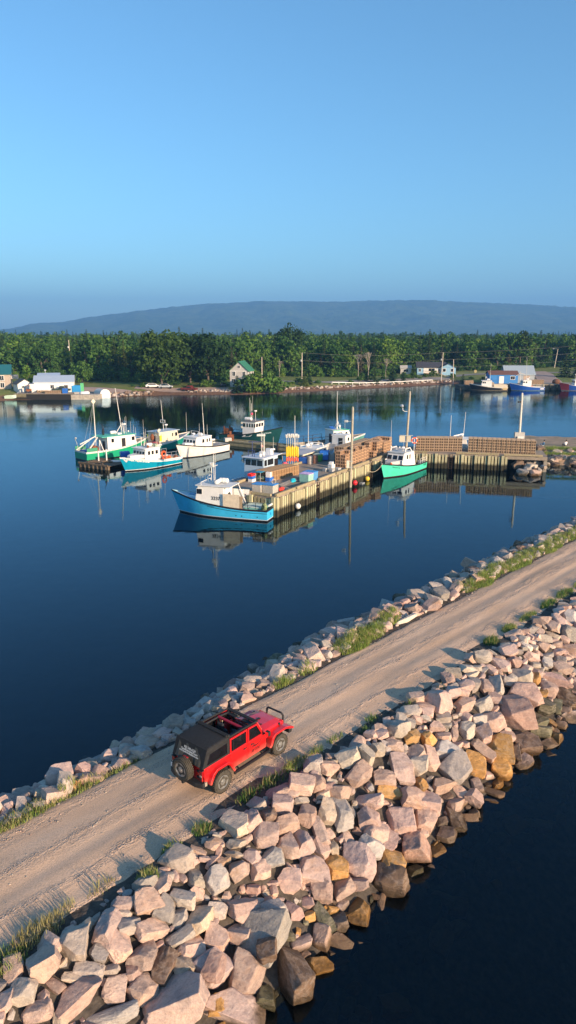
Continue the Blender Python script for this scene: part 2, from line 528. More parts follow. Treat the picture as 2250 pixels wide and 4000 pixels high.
for i in range(0, 401):
    s = -30 + i * 0.35
    r = []
    for j in range(0, 37):
        q = -3.05 + 5.5 * j / 36
        edge = 0.0
        ww = 0.20 * mnoise.noise(Vector((s * 0.35, 7, 0))) + 0.12 * mnoise.noise(Vector((s * 1.3, 3, 0)))
        qq = q * (1 + ww * 0.25)
        z = 2.03 - 0.016 * q * q * 0.6
        z += 0.030 * mnoise.noise(Vector((s * 0.25, q * 1.6, 1))) + 0.012 * mnoise.noise(Vector((s * 1.1, q * 3.5, 2)))
        z -= 0.030 * (math.exp(-((q + 0.35) / 0.28) ** 2) + math.exp(-((q - 1.05) / 0.28) ** 2) + 0.6 * math.exp(-((q + 1.75) / 0.25) ** 2))
        if q > 2.2: z -= (q - 2.2) * 0.8
        if q < -2.2: z -= 0.05 * min(1, (-2.2 - q) / .3) - .04 * mnoise.noise(Vector((s * 2.1, q * 3, 5)))
        if q < -2.85: z -= (-2.85 - q) * 1.2
        r.append((s, qq, z))
    rows.append(r)
rb = MB(); rb.grid(rows)
road = rb.obj('road', M_ROAD, fix=False, smooth=True)
bpy.data.objects.remove(ro)
# local frame: x along the road, y to the left
road.location = SO(0, -17.4, 0); road.rotation_euler = (0, 0, CW_YAW)
struct(road, 'sandy gravel road with wheel tracks along the causeway')

# ---- spit of land at the right end of the wharf
def spit_z(x, y):
    cx, cyy = 50.0, 101.0
    d = max(abs(x - cx) - 14.0, abs(y - cyy + 0.25 * (x - cx)) - 7.0 + 0.5 * mnoise.noise(Vector((x * .3, y * .3, 0))))
    return 1.75 - max(0.0, d) * 0.62 if d > 0 else 1.75
rows = []
for j in range(46):
    y = 84 + j * 1.0
    rows.append([(24 + i * 1.0, y, max(-3.5, spit_z(24 + i * 1.0, y) + 0.05 * mnoise.noise(Vector((i * .7, j * .7, 2))))) for i in range(60)])
sb = MB(); sb.grid(rows)
M_SPIT = mat('spit_ground', (0.40, 0.28, 0.20), 0.95, col2=(0.20, 0.17, 0.10), vscale=0.5, bump=0.05, bscale=8.0)
struct(sb.obj('ground', M_SPIT, fix=False), 'gravel spit beside the right end of the wharf')
# ================================================================== RIPRAP
# placed rocks, measured: s, o, length, width, yaw, colour
PLACED = (
    '7.12,-14.15,0.80,0.76,89,b 6.28,-14.14,0.73,0.62,26,p 7.98,-14.07,0.99,0.57,82,p 7.95,-13.55,0.75,0.80,39,p 7.08,-13.50,0.73,0.43,0,c 6.68,-13.57,0.57,0.28,11,b 6.60,-13.20,1.15,0.72,38,p 5.59,-13.91,0.61,0.65,0,g 7.38,-12.87,0.65,0.57,94,p '
    '7.94,-12.46,0.70,0.63,49,p 7.04,-12.46,1.26,0.50,11,g 5.62,-13.40,0.67,0.43,0,p 5.12,-13.93,0.56,0.40,102,p 7.99,-12.88,0.46,0.52,0,p 7.55,-13.25,0.46,0.23,0,g 7.46,-13.66,0.47,0.50,75,g 8.42,-13.02,0.80,0.65,73,p 8.47,-13.77,0.61,0.46,26,g '
    '6.00,-13.05,0.33,0.38,0,b 9.52,-14.45,0.58,0.56,54,g 9.19,-14.00,0.77,0.66,33,p 9.54,-13.58,0.68,0.55,74,g 9.73,-13.25,0.45,0.40,0,c 10.19,-12.96,0.93,0.66,80,b 10.06,-13.60,0.88,0.56,336,b 10.50,-13.50,0.50,0.42,0,p 11.24,-13.46,0.66,0.66,40,g '
    '10.76,-13.82,0.63,0.42,298,b 11.43,-12.50,0.95,0.69,31,p 10.95,-12.14,0.73,0.63,336,p 11.33,-11.69,1.43,1.22,66,g 10.25,-12.32,0.68,0.62,0,p 9.70,-11.93,0.91,0.88,58,p 9.59,-11.61,0.72,0.49,67,r 10.35,-11.31,0.89,0.96,338,p 8.48,-11.80,1.53,1.17,11,p '
    '9.69,-10.93,1.58,0.89,349,p 11.58,-10.69,1.74,0.84,107,w 12.02,-11.88,0.75,0.76,0,c 8.88,-13.42,0.88,0.50,45,p 9.40,-12.89,0.88,0.46,25,g 9.44,-12.53,0.81,0.53,30,p 9.13,-12.25,0.73,0.56,24,b 8.67,-12.58,0.87,0.52,71,w 10.76,-12.88,0.54,0.45,347,c '
    '13.21,-12.37,0.72,0.69,0,p 9.25,-11.19,0.43,0.41,96,o 10.98,-11.11,0.54,0.61,0,w 10.52,-10.74,0.61,0.56,91,v 15.83,-14.28,0.88,0.73,0,p 16.92,-14.69,0.72,0.60,0,g 17.21,-14.27,0.76,0.49,37,p 18.17,-14.14,0.89,0.61,0,b 18.93,-13.94,0.97,0.74,300,b '
    '19.56,-13.82,0.56,0.52,0,b 18.05,-13.52,1.04,0.66,41,p 18.90,-13.01,0.79,0.61,0,p 19.83,-12.91,1.16,0.79,93,p 20.45,-12.68,0.86,0.69,342,b 20.10,-12.20,0.89,0.45,99,o 18.65,-12.64,0.94,0.49,15,o 19.23,-11.99,1.09,0.88,93,p 17.58,-12.71,1.14,0.69,329,p '
    '16.34,-12.83,1.07,0.72,99,g 15.88,-13.20,0.77,0.61,80,b 15.19,-13.42,0.71,0.60,50,p 14.71,-14.11,0.71,0.76,0,p 14.30,-13.59,0.84,0.64,21,p 13.41,-14.24,0.70,0.63,305,p 13.97,-14.04,0.48,0.44,0,w 13.43,-13.63,0.81,0.72,0,p 13.88,-13.12,0.89,0.62,104,p '
    '14.39,-12.93,0.90,0.63,103,p 14.82,-12.53,0.74,0.54,119,p 15.17,-12.90,0.96,0.45,108,p 18.10,-11.75,0.98,1.00,0,p 16.80,-11.87,0.81,0.76,0,p 17.03,-12.29,0.73,0.78,0,p 16.97,-11.46,0.90,0.61,61,r 16.31,-11.68,0.89,0.80,83,c 15.63,-11.56,1.05,0.98,84,p '
    '16.62,-10.99,0.92,0.89,81,o 14.07,-12.17,0.96,0.85,0,p 14.85,-11.91,0.75,0.72,86,o 13.19,-13.08,0.66,0.75,0,g 16.00,-10.65,1.12,0.82,325,w 17.79,-10.89,1.01,0.92,80,r 17.15,-10.50,0.58,0.45,12,v 18.59,-11.20,0.84,0.48,86,p 12.57,-13.01,0.65,0.60,0,p '
    '12.04,-13.36,0.75,0.64,93,p 15.00,-11.29,0.88,0.52,346,p 13.92,-11.69,0.71,0.60,86,p 19.02,-11.30,0.97,0.70,86,p 19.70,-11.57,0.96,0.77,79,p 13.88,-13.88,0.43,0.44,0,w 28.61,-12.23,1.55,1.23,316,r 27.15,-11.95,1.39,1.50,0,r 29.27,-11.53,0.87,0.98,0,v '
    '28.15,-11.23,0.79,0.51,0,v 26.28,-10.95,1.02,0.90,0,w 24.75,-11.45,1.62,1.05,79,o 23.99,-10.92,0.91,0.80,73,o 21.86,-11.84,1.32,1.10,0,g 23.06,-11.60,0.96,0.79,75,o 22.63,-11.95,0.72,0.45,76,o 23.87,-11.76,1.18,0.63,313,p 22.31,-12.49,1.00,0.73,0,g '
    '21.49,-13.57,0.65,0.68,0,o 22.06,-13.16,0.61,0.62,0,o 24.11,-12.64,0.78,0.71,30,c 24.61,-12.12,0.73,0.83,0,p 25.72,-12.34,1.08,0.79,0,p 25.17,-13.40,0.96,0.74,18,p 26.11,-12.95,0.83,0.68,0,c 24.14,-13.88,0.96,0.97,304,p 26.66,-13.80,0.83,0.70,75,g '
    '27.75,-13.25,1.27,0.71,83,c 27.06,-12.88,0.90,0.70,74,p 27.20,-13.43,0.63,0.71,0,p 28.65,-13.12,0.59,0.59,0,c 29.80,-12.88,0.96,0.74,0,b 31.46,-11.96,1.50,0.69,336,r 30.98,-11.28,1.26,0.74,288,w 30.56,-11.96,0.78,0.67,0,p 32.66,-12.29,1.02,0.64,26,p '
    '32.22,-12.83,1.15,0.50,74,c 35.82,-13.24,0.88,0.99,0,g 26.60,-14.87,0.86,0.59,0,b 26.03,-14.66,0.62,0.64,0,p 23.46,-14.78,0.75,0.73,0,p 24.40,-14.46,0.71,0.43,0,p 25.16,-13.99,0.71,0.74,0,p 28.75,-14.93,0.91,0.75,0,p 28.84,-14.55,0.79,0.68,0,g '
    '30.61,-14.14,0.87,0.77,0,p 32.65,-14.83,0.91,0.66,0,p 35.34,-13.93,0.81,0.84,0,p 25.32,-11.03,0.88,0.59,77,w 30.54,-12.63,0.67,0.48,71,o 20.41,-13.64,0.63,0.60,0,p 20.92,-12.94,0.68,0.71,0,p 21.39,-12.63,0.98,0.66,84,p 23.17,-13.92,0.47,0.41,0,p '
    '22.43,-14.01,0.47,0.41,0,p 21.86,-14.35,0.51,0.52,0,b 22.97,-13.34,0.67,0.47,0,p 23.68,-13.47,0.58,0.53,0,g 23.40,-12.79,0.69,0.35,77,p 22.78,-12.90,0.61,0.46,0,p 30.02,-11.98,0.47,0.47,0,o 33.22,-13.47,0.85,0.66,42,p 31.80,-13.45,0.75,0.64,0,p '
    '30.35,-13.64,0.67,0.69,0,p 29.27,-13.87,0.91,0.54,313,p 10.04,-21.73,0.54,0.55,0,p 9.70,-22.03,0.71,0.55,0,b 9.83,-19.66,0.85,0.63,36,p 10.50,-21.34,0.66,0.55,0,g 11.70,-23.52,0.89,0.68,36,g 11.47,-22.12,0.52,0.45,0,p 12.38,-22.12,0.93,0.60,27,p '
    '13.77,-23.30,0.93,0.35,18,c 12.52,-21.02,0.63,0.58,0,p 11.10,-19.66,1.00,0.41,0,p 10.56,-19.33,0.42,0.35,105,o 10.86,-19.27,0.36,0.29,0,p 13.23,-19.67,0.88,0.50,330,g 12.59,-19.32,0.54,0.34,0,p 12.26,-19.46,0.38,0.43,0,p 10.22,-19.56,0.66,0.58,106,g '
    '9.16,-19.41,0.54,0.33,0,b 8.37,-20.01,0.49,0.39,0,b 8.79,-21.29,0.52,0.47,0,p 12.92,-19.94,0.39,0.31,0,b 15.29,-20.77,0.77,0.71,0,g 14.33,-19.25,0.30,0.30,0,g 15.82,-20.37,0.53,0.36,0,g 17.50,-22.57,0.50,0.48,0,g 18.59,-22.68,0.89,0.67,310,g '
    '17.50,-20.33,1.00,0.37,28,b 19.17,-21.75,0.94,0.58,37,c 18.73,-20.49,0.38,0.43,0,p 20.19,-21.95,0.61,0.37,0,p 18.69,-19.48,0.72,0.50,28,p 19.38,-19.45,0.37,0.34,0,p 29.79,-27.25,1.17,1.32,0,p 30.16,-25.97,1.16,0.91,0,p 30.33,-25.09,1.03,0.90,0,g '
    '25.00,-22.94,0.69,0.67,0,p 24.99,-21.90,0.58,0.65,0,b 26.00,-21.96,0.59,0.56,0,p 38.76,-26.63,1.14,0.90,59,g 38.04,-27.12,1.06,0.75,0,p 42.22,-27.29,1.27,0.79,0,p 42.50,-26.28,1.12,0.79,0,p 32.99,-19.85,1.18,0.73,0,p 45.71,-27.44,1.93,0.83,329,p '
    '42.72,-23.42,1.55,0.60,25,p 39.04,-20.30,1.32,0.68,33,p 36.44,-20.40,1.41,0.52,50,p 30.29,-19.26,1.73,0.27,31,c 35.35,-26.62,1.69,0.43,23,b 34.66,-23.21,0.71,0.66,0,g 53.11,-24.60,0.94,0.70,0,p 42.96,-21.49,0.78,0.59,0,b')
RCOL = {'p': (0.52, 0.368, 0.298), 'r': (0.45, 0.29, 0.235), 'g': (0.41, 0.36, 0.315), 'b': (0.48, 0.395, 0.31), 'c': (0.58, 0.50, 0.42),
        'o': (0.52, 0.29, 0.10), 'w': (0.20, 0.135, 0.095), 'v': (0.145, 0.135, 0.085)}

def rock_material(name, attr):
    m, nt, b = new_mat(name)
    geo = N(nt, 'ShaderNodeNewGeometry')
    if attr:
        at = N(nt, 'ShaderNodeAttribute'); at.attribute_name = 'rock_col'; col = at.outputs['Color']
        vec = geo.outputs['Position']
    else:
        oi = N(nt, 'ShaderNodeObjectInfo'); col = oi.outputs['Color']
        vec = geo.outputs['Position']
    n1 = N(nt, 'ShaderNodeTexNoise', Scale=2.6, Detail=8.0, Roughness=0.68); nt.links.new(vec, n1.inputs['Vector'])
    n2 = N(nt, 'ShaderNodeTexNoise', Scale=13.0, Detail=6.0, Roughness=0.75); nt.links.new(vec, n2.inputs['Vector'])
    mpv = N(nt, 'ShaderNodeMapping'); mpv.inputs['Rotation'].default_value = (0.6, 0.9, 0.3); mpv.inputs['Scale'].default_value = (1.0, 1.0, 5.0)
    nt.links.new(vec, mpv.inputs['Vector'])
    n3 = N(nt, 'ShaderNodeTexNoise', Scale=1.5, Detail=5.0, Roughness=0.6); nt.links.new(mpv.outputs[0], n3.inputs['Vector'])
    vein = ramp(nt, n3.outputs['Fac'], [(0.44, (0, 0, 0)), (0.495, (1, 1, 1)), (0.55, (0, 0, 0))])
    c = mixc(nt, 1.0, col, ramp(nt, n1.outputs['Fac'], [(0.28, (0.62, 0.64, 0.68)), (0.5, (1, 1, 1)), (0.74, (1.22, 1.16, 1.08))]), 'MULTIPLY')
    c = mixc(nt, 0.8, c, ramp(nt, n2.outputs['Fac'], [(0.30, (0.70, 0.70, 0.70)), (0.5, (1, 1, 1)), (0.70, (1.22, 1.2, 1.18))]), 'MULTIPLY')
    c = mixc(nt, math_n(nt, 'MULTIPLY', vein, 0.16), c, (0.66, 0.55, 0.46))
    # rust coloured patches
    n4 = N(nt, 'ShaderNodeTexNoise', Scale=0.9, Detail=5.0, Roughness=0.6); nt.links.new(vec, n4.inputs['Vector'])
    rust = math_n(nt, 'MULTIPLY', ramp(nt, n4.outputs['Fac'], [(0.60, (0, 0, 0)), (0.70, (1, 1, 1))]), 0.35)
    c = mixc(nt, rust, c, (0.40, 0.20, 0.07))
    # wet, weed-stained foot along the tide line
    sep = N(nt, 'ShaderNodeSeparateXYZ'); nt.links.new(geo.outputs['Position'], sep.inputs[0])
    zz = math_n(nt, 'ADD', sep.outputs['Z'], math_n(nt, 'MULTIPLY', math_n(nt, 'SUBTRACT', n1.outputs['Fac'], 0.5), 0.35))
    wet = math_n(nt, 'SUBTRACT', 1.0, math_n(nt, 'DIVIDE', math_n(nt, 'SUBTRACT', zz, 0.16), 0.22, True), True)
    c = mixc(nt, math_n(nt, 'MULTIPLY', wet, 0.88), c, mixc(nt, 1.0, c, (0.24, 0.21, 0.13), 'MULTIPLY'))
    nt.links.new(c, b.inputs['Base Color'])
    r = math_n(nt, 'SUBTRACT', 0.9, math_n(nt, 'MULTIPLY', wet, 0.45)); nt.links.new(r, b.inputs['Roughness'])
    b.inputs['Specular IOR Level'].default_value = 0.25
    h = math_n(nt, 'ADD', math_n(nt, 'MULTIPLY', n1.outputs['Fac'], 1.0), math_n(nt, 'MULTIPLY', n2.outputs['Fac'], 0.25))
    bump_on(nt, b, h, 0.075)
    return m
M_ROCK = rock_material('granite', False)
M_ROCK_J = rock_material('granite_rubble', True)

def rock_mesh(seed, sub=1):
    """angular quarry block: a box split by random cleavage planes, edges chipped"""
    r = random.Random(seed)
    b = bmesh.new(); bmesh.ops.create_cube(b, size=2.0)
    boxy = r.uniform(.25, 1.0)
    for k in range(r.randint(9, 15)):
        n = Vector((r.gauss(0, 1), r.gauss(0, 1), r.gauss(0, 1))).normalized()
        sup = abs(n.x) + abs(n.y) + abs(n.z)               # how far the box reaches that way
        cut = (0.80 + (sup * .80 - 0.80) * boxy) * r.uniform(0.80, 1.06)
        if cut >= max(v.co.dot(n) for v in b.verts): continue
        bmesh.ops.bisect_plane(b, geom=b.verts[:] + b.edges[:] + b.faces[:], plane_co=n * cut, plane_no=n, clear_outer=True)
        bmesh.ops.edgeloop_fill(b, edges=[e for e in b.edges if e.is_boundary])
    bmesh.ops.recalc_face_normals(b, faces=b.faces)
    bmesh.ops.dissolve_limit(b, angle_limit=rad(6), verts=b.verts[:], edges=b.edges[:])
    bmesh.ops.remove_doubles(b, verts=b.verts[:], dist=.05)
    bmesh.ops.bevel(b, geom=b.edges[:], offset=r.uniform(.03, .08), segments=1, affect='EDGES', clamp_overlap=True)
    bmesh.ops.triangulate(b, faces=b.faces[:])
    for lim in (0.55, 0.30, 0.2)[:sub + 1]:
        bmesh.ops.subdivide_edges(b, edges=[e for e in b.edges if e.calc_length() > lim], cuts=1, use_grid_fill=True)
        bmesh.ops.triangulate(b, faces=b.faces[:])
    off = Vector((seed * 3.1, seed * 1.7, 0))
    for v in b.verts:
        nn = v.co.normalized()
        k = 0.045 * mnoise.noise(v.co * 1.5 + off) + 0.030 * mnoise.noise(v.co * 3.7 + off) + 0.016 * mnoise.noise(v.co * 8.0 + off)
        # stepped fracture ledges
        st = (v.co.dot(Vector((.3, .5, .8))) * 3.1 + mnoise.noise(v.co * 1.1 + off)) % 1.0
        k += 0.018 * (1 if st < .5 else -1) * (0.5 + mnoise.noise(v.co * 0.9 - off))
        v.co += nn * k
    me = bpy.data.meshes.new('rock'); b.to_mesh(me); b.free()
    lo_ = [min(v.co[i] for v in me.vertices) for i in range(3)]; hi_ = [max(v.co[i] for v in me.vertices) for i in range(3)]
    for v in me.vertices: v.co = [(v.co[i] - (lo_[i] + hi_[i]) / 2) / (hi_[i] - lo_[i]) for i in range(3)]
    me.polygons.foreach_set('use_smooth', [True] * len(me.polygons))
    me.set_sharp_from_angle(angle=rad(22))
    me.materials.append(M_ROCK)
    me.update()
    return me
ROCKS = [rock_mesh(i * 7 + 3, 2) for i in range(26)]
ROCKS_LO = [rock_mesh(i * 7 + 3, 0) for i in range(26)]

# ---- height field for piling, on the causeway frame
GS, GO = 0.10, 0.10
S0, S1, O0, O1 = -6.0, 84.0, -30.0, -5.0
NS, NO = int((S1 - S0) / GS), int((O1 - O0) / GO)
_oc = O0 + (np.arange(NO) + 0.5) * GO
HF = np.array([[z_slope(o, S0 + (i + .5) * GS) for o in _oc] for i in range(NS)])
BASE = HF.copy()
ALLROCK = []        # (s,o,z, dims, yaw, tiltx, tilty, colour key, variant, placed)
def footprint(s, o, l, w, a, shrink=1.0):
    ca, sa = cos(a), sin(a)
    R_ = (l + w) / 2
    i0, i1 = max(0, int((s - R_ - S0) / GS)), min(NS, int((s + R_ - S0) / GS) + 1)
    j0, j1 = max(0, int((o - R_ - O0) / GO)), min(NO, int((o + R_ - O0) / GO) + 1)
    if i1 <= i0 or j1 <= j0: return None
    ss = S0 + (np.arange(i0, i1) + .5) * GS - s; oo = O0 + (np.arange(j0, j1) + .5) * GO - o
    A, B = np.meshgrid(ss, oo, indexing='ij')
    u = (A * ca + B * sa) / (l / 2 * shrink); v = (-A * sa + B * ca) / (w / 2 * shrink)
    q = np.abs(u) ** 3 + np.abs(v) ** 3
    return (slice(i0, i1), slice(j0, j1)), q
def drop(s, o, l, w, t, a, key, var, placed, sink=0.28):
    fp = footprint(s, o, l, w, a)
    if fp is None: return False
    sl, q = fp; ins = q < 1
    if ins.sum() < 2: return False
    hb = HF[sl][ins]
    zb = float(np.percentile(hb, 55)) - sink * t
    zc = zb + t / 2
    top = np.where(ins, zb + t * (1 - 0.35 * q), -9)
    HF[sl] = np.maximum(HF[sl], top)
    ALLROCK.append((s, o, zc, l, w, t, a, RNG.uniform(-.42, .42), RNG.uniform(-.42, .42), key, var, placed))
    return True
for it in PLACED.split():
    s, o, l, w, yw, key = it.split(',')
    s, o, l, w = float(s), float(o), float(l), float(w)
    a = rad(float(yw)) - CW_YAW
    a = -a      # the frame (s, o) is left-handed
    if o < -24.5: o = -24.5 + RNG.uniform(-.3, .8)
    if o < -19.0: o = min(o, -20.0)
    if l < w: l, w = w, l; a += pi / 2
    t = w * RNG.uniform(0.6, 0.95)
    drop(s, o, l, w, t, a, key, RNG.randrange(26), True, 0.26)
def fill(n, olo, ohi, slo, shi, smin, smax, cover, placed=False, edge=None):
    made = 0
    for _ in range(n):
        s = RNG.uniform(slo, shi); o = RNG.uniform(olo, ohi)
        l = smin + (smax - smin) * RNG.random() ** 1.7; w = l * RNG.uniform(.48, .9); a = RNG.uniform(0, pi)
        fp = footprint(s, o, l, w, a)
        if fp is None: continue
        sl, q = fp; ins = q < 1
        if ins.sum() < 2: continue
        cov = float((HF[sl][ins] - BASE[sl][ins] > 0.06).mean())
        if cov > cover: continue
        if edge and edge(s, o): continue
        # keep clear of the road
        if -19.75 < o - w * .42 < -15.05 or -19.8 < o + w * .5 < -15.0: continue
        x = RNG.random()
        key = 'p' if x < .55 else 'g' if x < .72 else 'b' if x < .83 else 'c' if x < .88 else 'r' if x < .97 else 'b'
        if o > -11.5 and x > .5: key = RNG.choice('wvoow')
        if o < -23.2: key = RNG.choice('ggpvw')
        if s > 37 and o < -20 and RNG.random() < .65: key = RNG.choice('ggwg')
        drop(s, o, l, w, w * RNG.uniform(.5, .95), a, key, RNG.randrange(26), placed, 0.32)
        made += 1
    return made
fill(700, -14.6, -13.7, 3.0, 46.0, 0.5, 1.0, 0.30)
fill(2600, -14.6, -10.4, 3.0, 44.0, 0.55, 1.15, 0.22)
fill(2600, -25.0, -20.0, 20.0, 72.0, 0.6, 1.25, 0.25)
fill(3600, -24.6, -19.9, 3.0, 70.0, 0.5, 1.05, 0.25)
fill(4200, -14.65, -10.0, 3.0, 46.0, 0.30, 0.62, 0.30)
fill(4800, -25.4, -19.8, 3.0, 74.0, 0.32, 0.62, 0.36)
fill(2600, -14.8, -10.4, 3.0, 34.0, 0.14, 0.30, 0.42)
fill(1000, -23.0, -19.7, 6.0, 40.0, 0.18, 0.34, 0.4)
fill(260, -10.6, -8.6, 3.0, 34.0, 0.4, 0.95, 0.25)

CAMV = Vector((0, 0, 17))
def in_view(p):
    d = p.y * 0.97041 + (17 - p.z) * 0.24146
    if d < 1: return None
    X = 1125 + 2773 * p.x / d; Y = 2000 + 2773 * ((17 - p.z) * 0.97041 - p.y * 0.24146) / d
    return X, Y, d
cand = []
for i, r in enumerate(ALLROCK):
    p = SO(r[0], r[1], r[2]); q = in_view(p)
    if q is None or not (-40 < q[0] < 2290 and 0 < q[1] < 4040): continue
    if r[2] + r[5] * .3 < 0: continue
    cov_top = r[2] + r[5] * 0.5
    cand.append(((r[3] * r[4]) / (q[2] ** 2) * (1.6 if r[11] else 1.0), i))
cand.sort(reverse=True)
single = set(i for _, i in cand[:236])
SIZEW = [(1.15, 'huge'), (0.8, 'large'), (0.55, 'mid-sized'), (0.38, 'small'), (0, 'very small')]
KEYW = {'p': 'pinkish', 'r': 'reddish pink', 'g': 'grey', 'b': 'buff', 'c': 'pale cream', 'o': 'orange stained', 'w': 'dark brown', 'v': 'dark olive'}
def rock_label(r):
    s, o, zc, l, w, t, a, tx, ty, key, var, pl = r
    sz = next(n for v, n in SIZEW if l >= v)
    shp = 'slab' if t / w < .66 else 'long block' if l / w > 1.7 else 'block' if t / w > .8 else 'boulder'
    if o > -17:
        band = 'right waterline' if zc < 0.55 else 'right mid-slope' if zc < 1.5 else 'right road edge'
    else:
        band = 'left waterline' if zc < 0.7 else 'left road edge'
    side = 'nearest camera' if s < 9 else 'behind red car' if s < 14 else 'beside red car' if s < 19 else 'just ahead of red car' if s < 25 else 'well ahead of red car' if s < 36 else 'far along the road'
    return f'{sz} {KEYW[key]} {shp}, {band}, {side}'
_lab = {}
for i in sorted(single, key=lambda i: ALLROCK[i][0]): _lab.setdefault(rock_label(ALLROCK[i]), []).append(i)
ROCKLAB = {}
NTH = ['nearest', 'second nearest', 'third nearest', 'fourth nearest', 'fifth nearest', 'sixth nearest', 'seventh nearest', 'eighth nearest', 'ninth nearest', 'tenth nearest']
for lb, ids in _lab.items():
    for k, i in enumerate(ids): ROCKLAB[i] = lb if len(ids) == 1 else f'{lb}, {NTH[min(k, 9)]} of its kind'
lo_v = []; lo_f = []; lo_c = []
for i, r in enumerate(ALLROCK):
    s, o, zc, l, w, t, a, tx, ty, key, var, pl = r
    c = RCOL[key]; k = RNG.uniform(.66, 1.16); h_ = RNG.uniform(-.05, .05); c = (c[0] * k * (1 + h_), c[1] * k, c[2] * k * (1 - h_ + RNG.uniform(-.04, .06)))
    P_ = SO(s, o, zc)
    rot = (Matrix.Rotation(CW_YAW - a, 3, 'Z') @ Euler((tx, ty, 0)).to_matrix())
    if i in single:
        ob = bpy.data.objects.new('boulder', ROCKS[var]); COL.objects.link(ob)
        ob.location = P_; ob.rotation_euler = rot.to_euler(); ob.scale = (l * 1.05, w * 1.05, t * 1.08)
        ob.color = (*c, 1)
        tag(ob, ROCKLAB[i], 'boulder', 'riprap boulders on the causeway')
    else:
        me = ROCKS_LO[var]
        n = len(lo_v) and sum(len(x) for x in lo_v)
        co = np.empty(len(me.vertices) * 3, dtype=np.float32); me.vertices.foreach_get('co', co)
        co = co.reshape(-1, 3) * np.array([l * 1.05, w * 1.05, t * 1.08]) @ np.array(rot).T + np.array(P_)
        tri = np.empty(len(me.polygons) * 3, dtype=np.int32); me.polygons.foreach_get('vertices', tri)
        lo_f.append(tri.reshape(-1, 3) + (sum(len(x) for x in lo_v) if lo_v else 0)); lo_v.append(co)
        lo_c.append(np.tile(np.array([c[0], c[1], c[2], 1.0]), (len(co), 1)))
def np_mesh(name, V, F, mats, smooth=True):
    me = bpy.data.meshes.new(name)
    me.vertices.add(len(V)); me.vertices.foreach_set('co', np.asarray(V, dtype=np.float32).ravel())
    k = F.shape[1]
    me.loops.add(F.size); me.loops.foreach_set('vertex_index', F.astype(np.int32).ravel())
    me.polygons.add(len(F)); me.polygons.foreach_set('loop_start', np.arange(0, F.size, k, dtype=np.int32))
    me.update(calc_edges=True)
    me.validate()
    for m in mats: me.materials.append(m)
    if smooth: me.polygons.foreach_set('use_smooth', [True] * len(me.polygons))
    return me
def rubble(name, label, parts):
    V = np.concatenate([lo_v[i] for i in parts]); 
    F = []; base = 0
    for i in parts:
        f = lo_f[i]; F.append(f - f.min() + base); base += len(lo_v[i])
    F = np.concatenate(F)
    me = np_mesh(name, V, F, [M_ROCK_J])
    at = me.color_attributes.new('rock_col', 'FLOAT_COLOR', 'POINT')
    at.data.foreach_set('color', np.concatenate([lo_c[i] for i in parts]).astype(np.float32).ravel())
    me.set_sharp_from_angle(angle=rad(24))
    ob = bpy.data.objects.new(name, me); COL.objects.link(ob)
    ob['kind'] = 'stuff'; ob['label'] = label
    return ob
rubble('rubble', 'smaller pink and grey rubble filling the gaps of the causeway banks', range(len(lo_v)))

# ---- rocks round the spit by the wharf
SPIT = []
for i in range(64):
    x = RNG.uniform(29.5, 40.0); f = RNG.random()
    yb = 86.2 + (29.8 - x) * 0.05 + (1 - 0.0) * 0
    # front edge of the spit
    yf = 101.0 - 7.0 - 0.25 * (x - 50.0)
    y = yf - 3.4 * f
    z = 1.7 - f * 1.9
    if x < 32.5: y = 90.2 + RNG.uniform(-3.2, 2.2); z = RNG.uniform(-0.1, 1.0)
    l = RNG.uniform(.8, 1.8); w = l * RNG.uniform(.6, .9); t = w * .75
    ob = bpy.data.objects.new('boulder', ROCKS_LO[RNG.randrange(26)]); COL.objects.link(ob)
    ob.location = (x, y, z); ob.rotation_euler = (RNG.uniform(-.3, .3), RNG.uniform(-.3, .3), RNG.uniform(0, 6)); ob.scale = (l, w, t)
    c = RCOL[RNG.choice('ggbpwc')]; ob.color = (c[0] * .8, c[1] * .82, c[2] * .82, 1)
    szw = next(n for v, n in SIZEW if l >= v)
    SPIT.append((x, ob, f"{szw} grey brown boulder {'low' if z < .4 else 'half way' if z < 1.1 else 'high'} on rock bank {'under' if x < 33 else 'right of'} wharf end"))

_c = {}
for x, ob, lb in sorted(SPIT, key=lambda q: q[0]):
    k = _c.get(lb, 0); _c[lb] = k + 1
    tag(ob, lb + ', ' + ['first', 'second', 'third', 'fourth', 'fifth', 'sixth', 'seventh', 'eighth', 'ninth', 'tenth', 'eleventh', 'twelfth', 'thirteenth', 'fourteenth', 'fifteenth', 'sixteenth', 'seventeenth', 'eighteenth'][min(k, 17)] + ' from left', 'boulder', 'boulders at the wharf end')
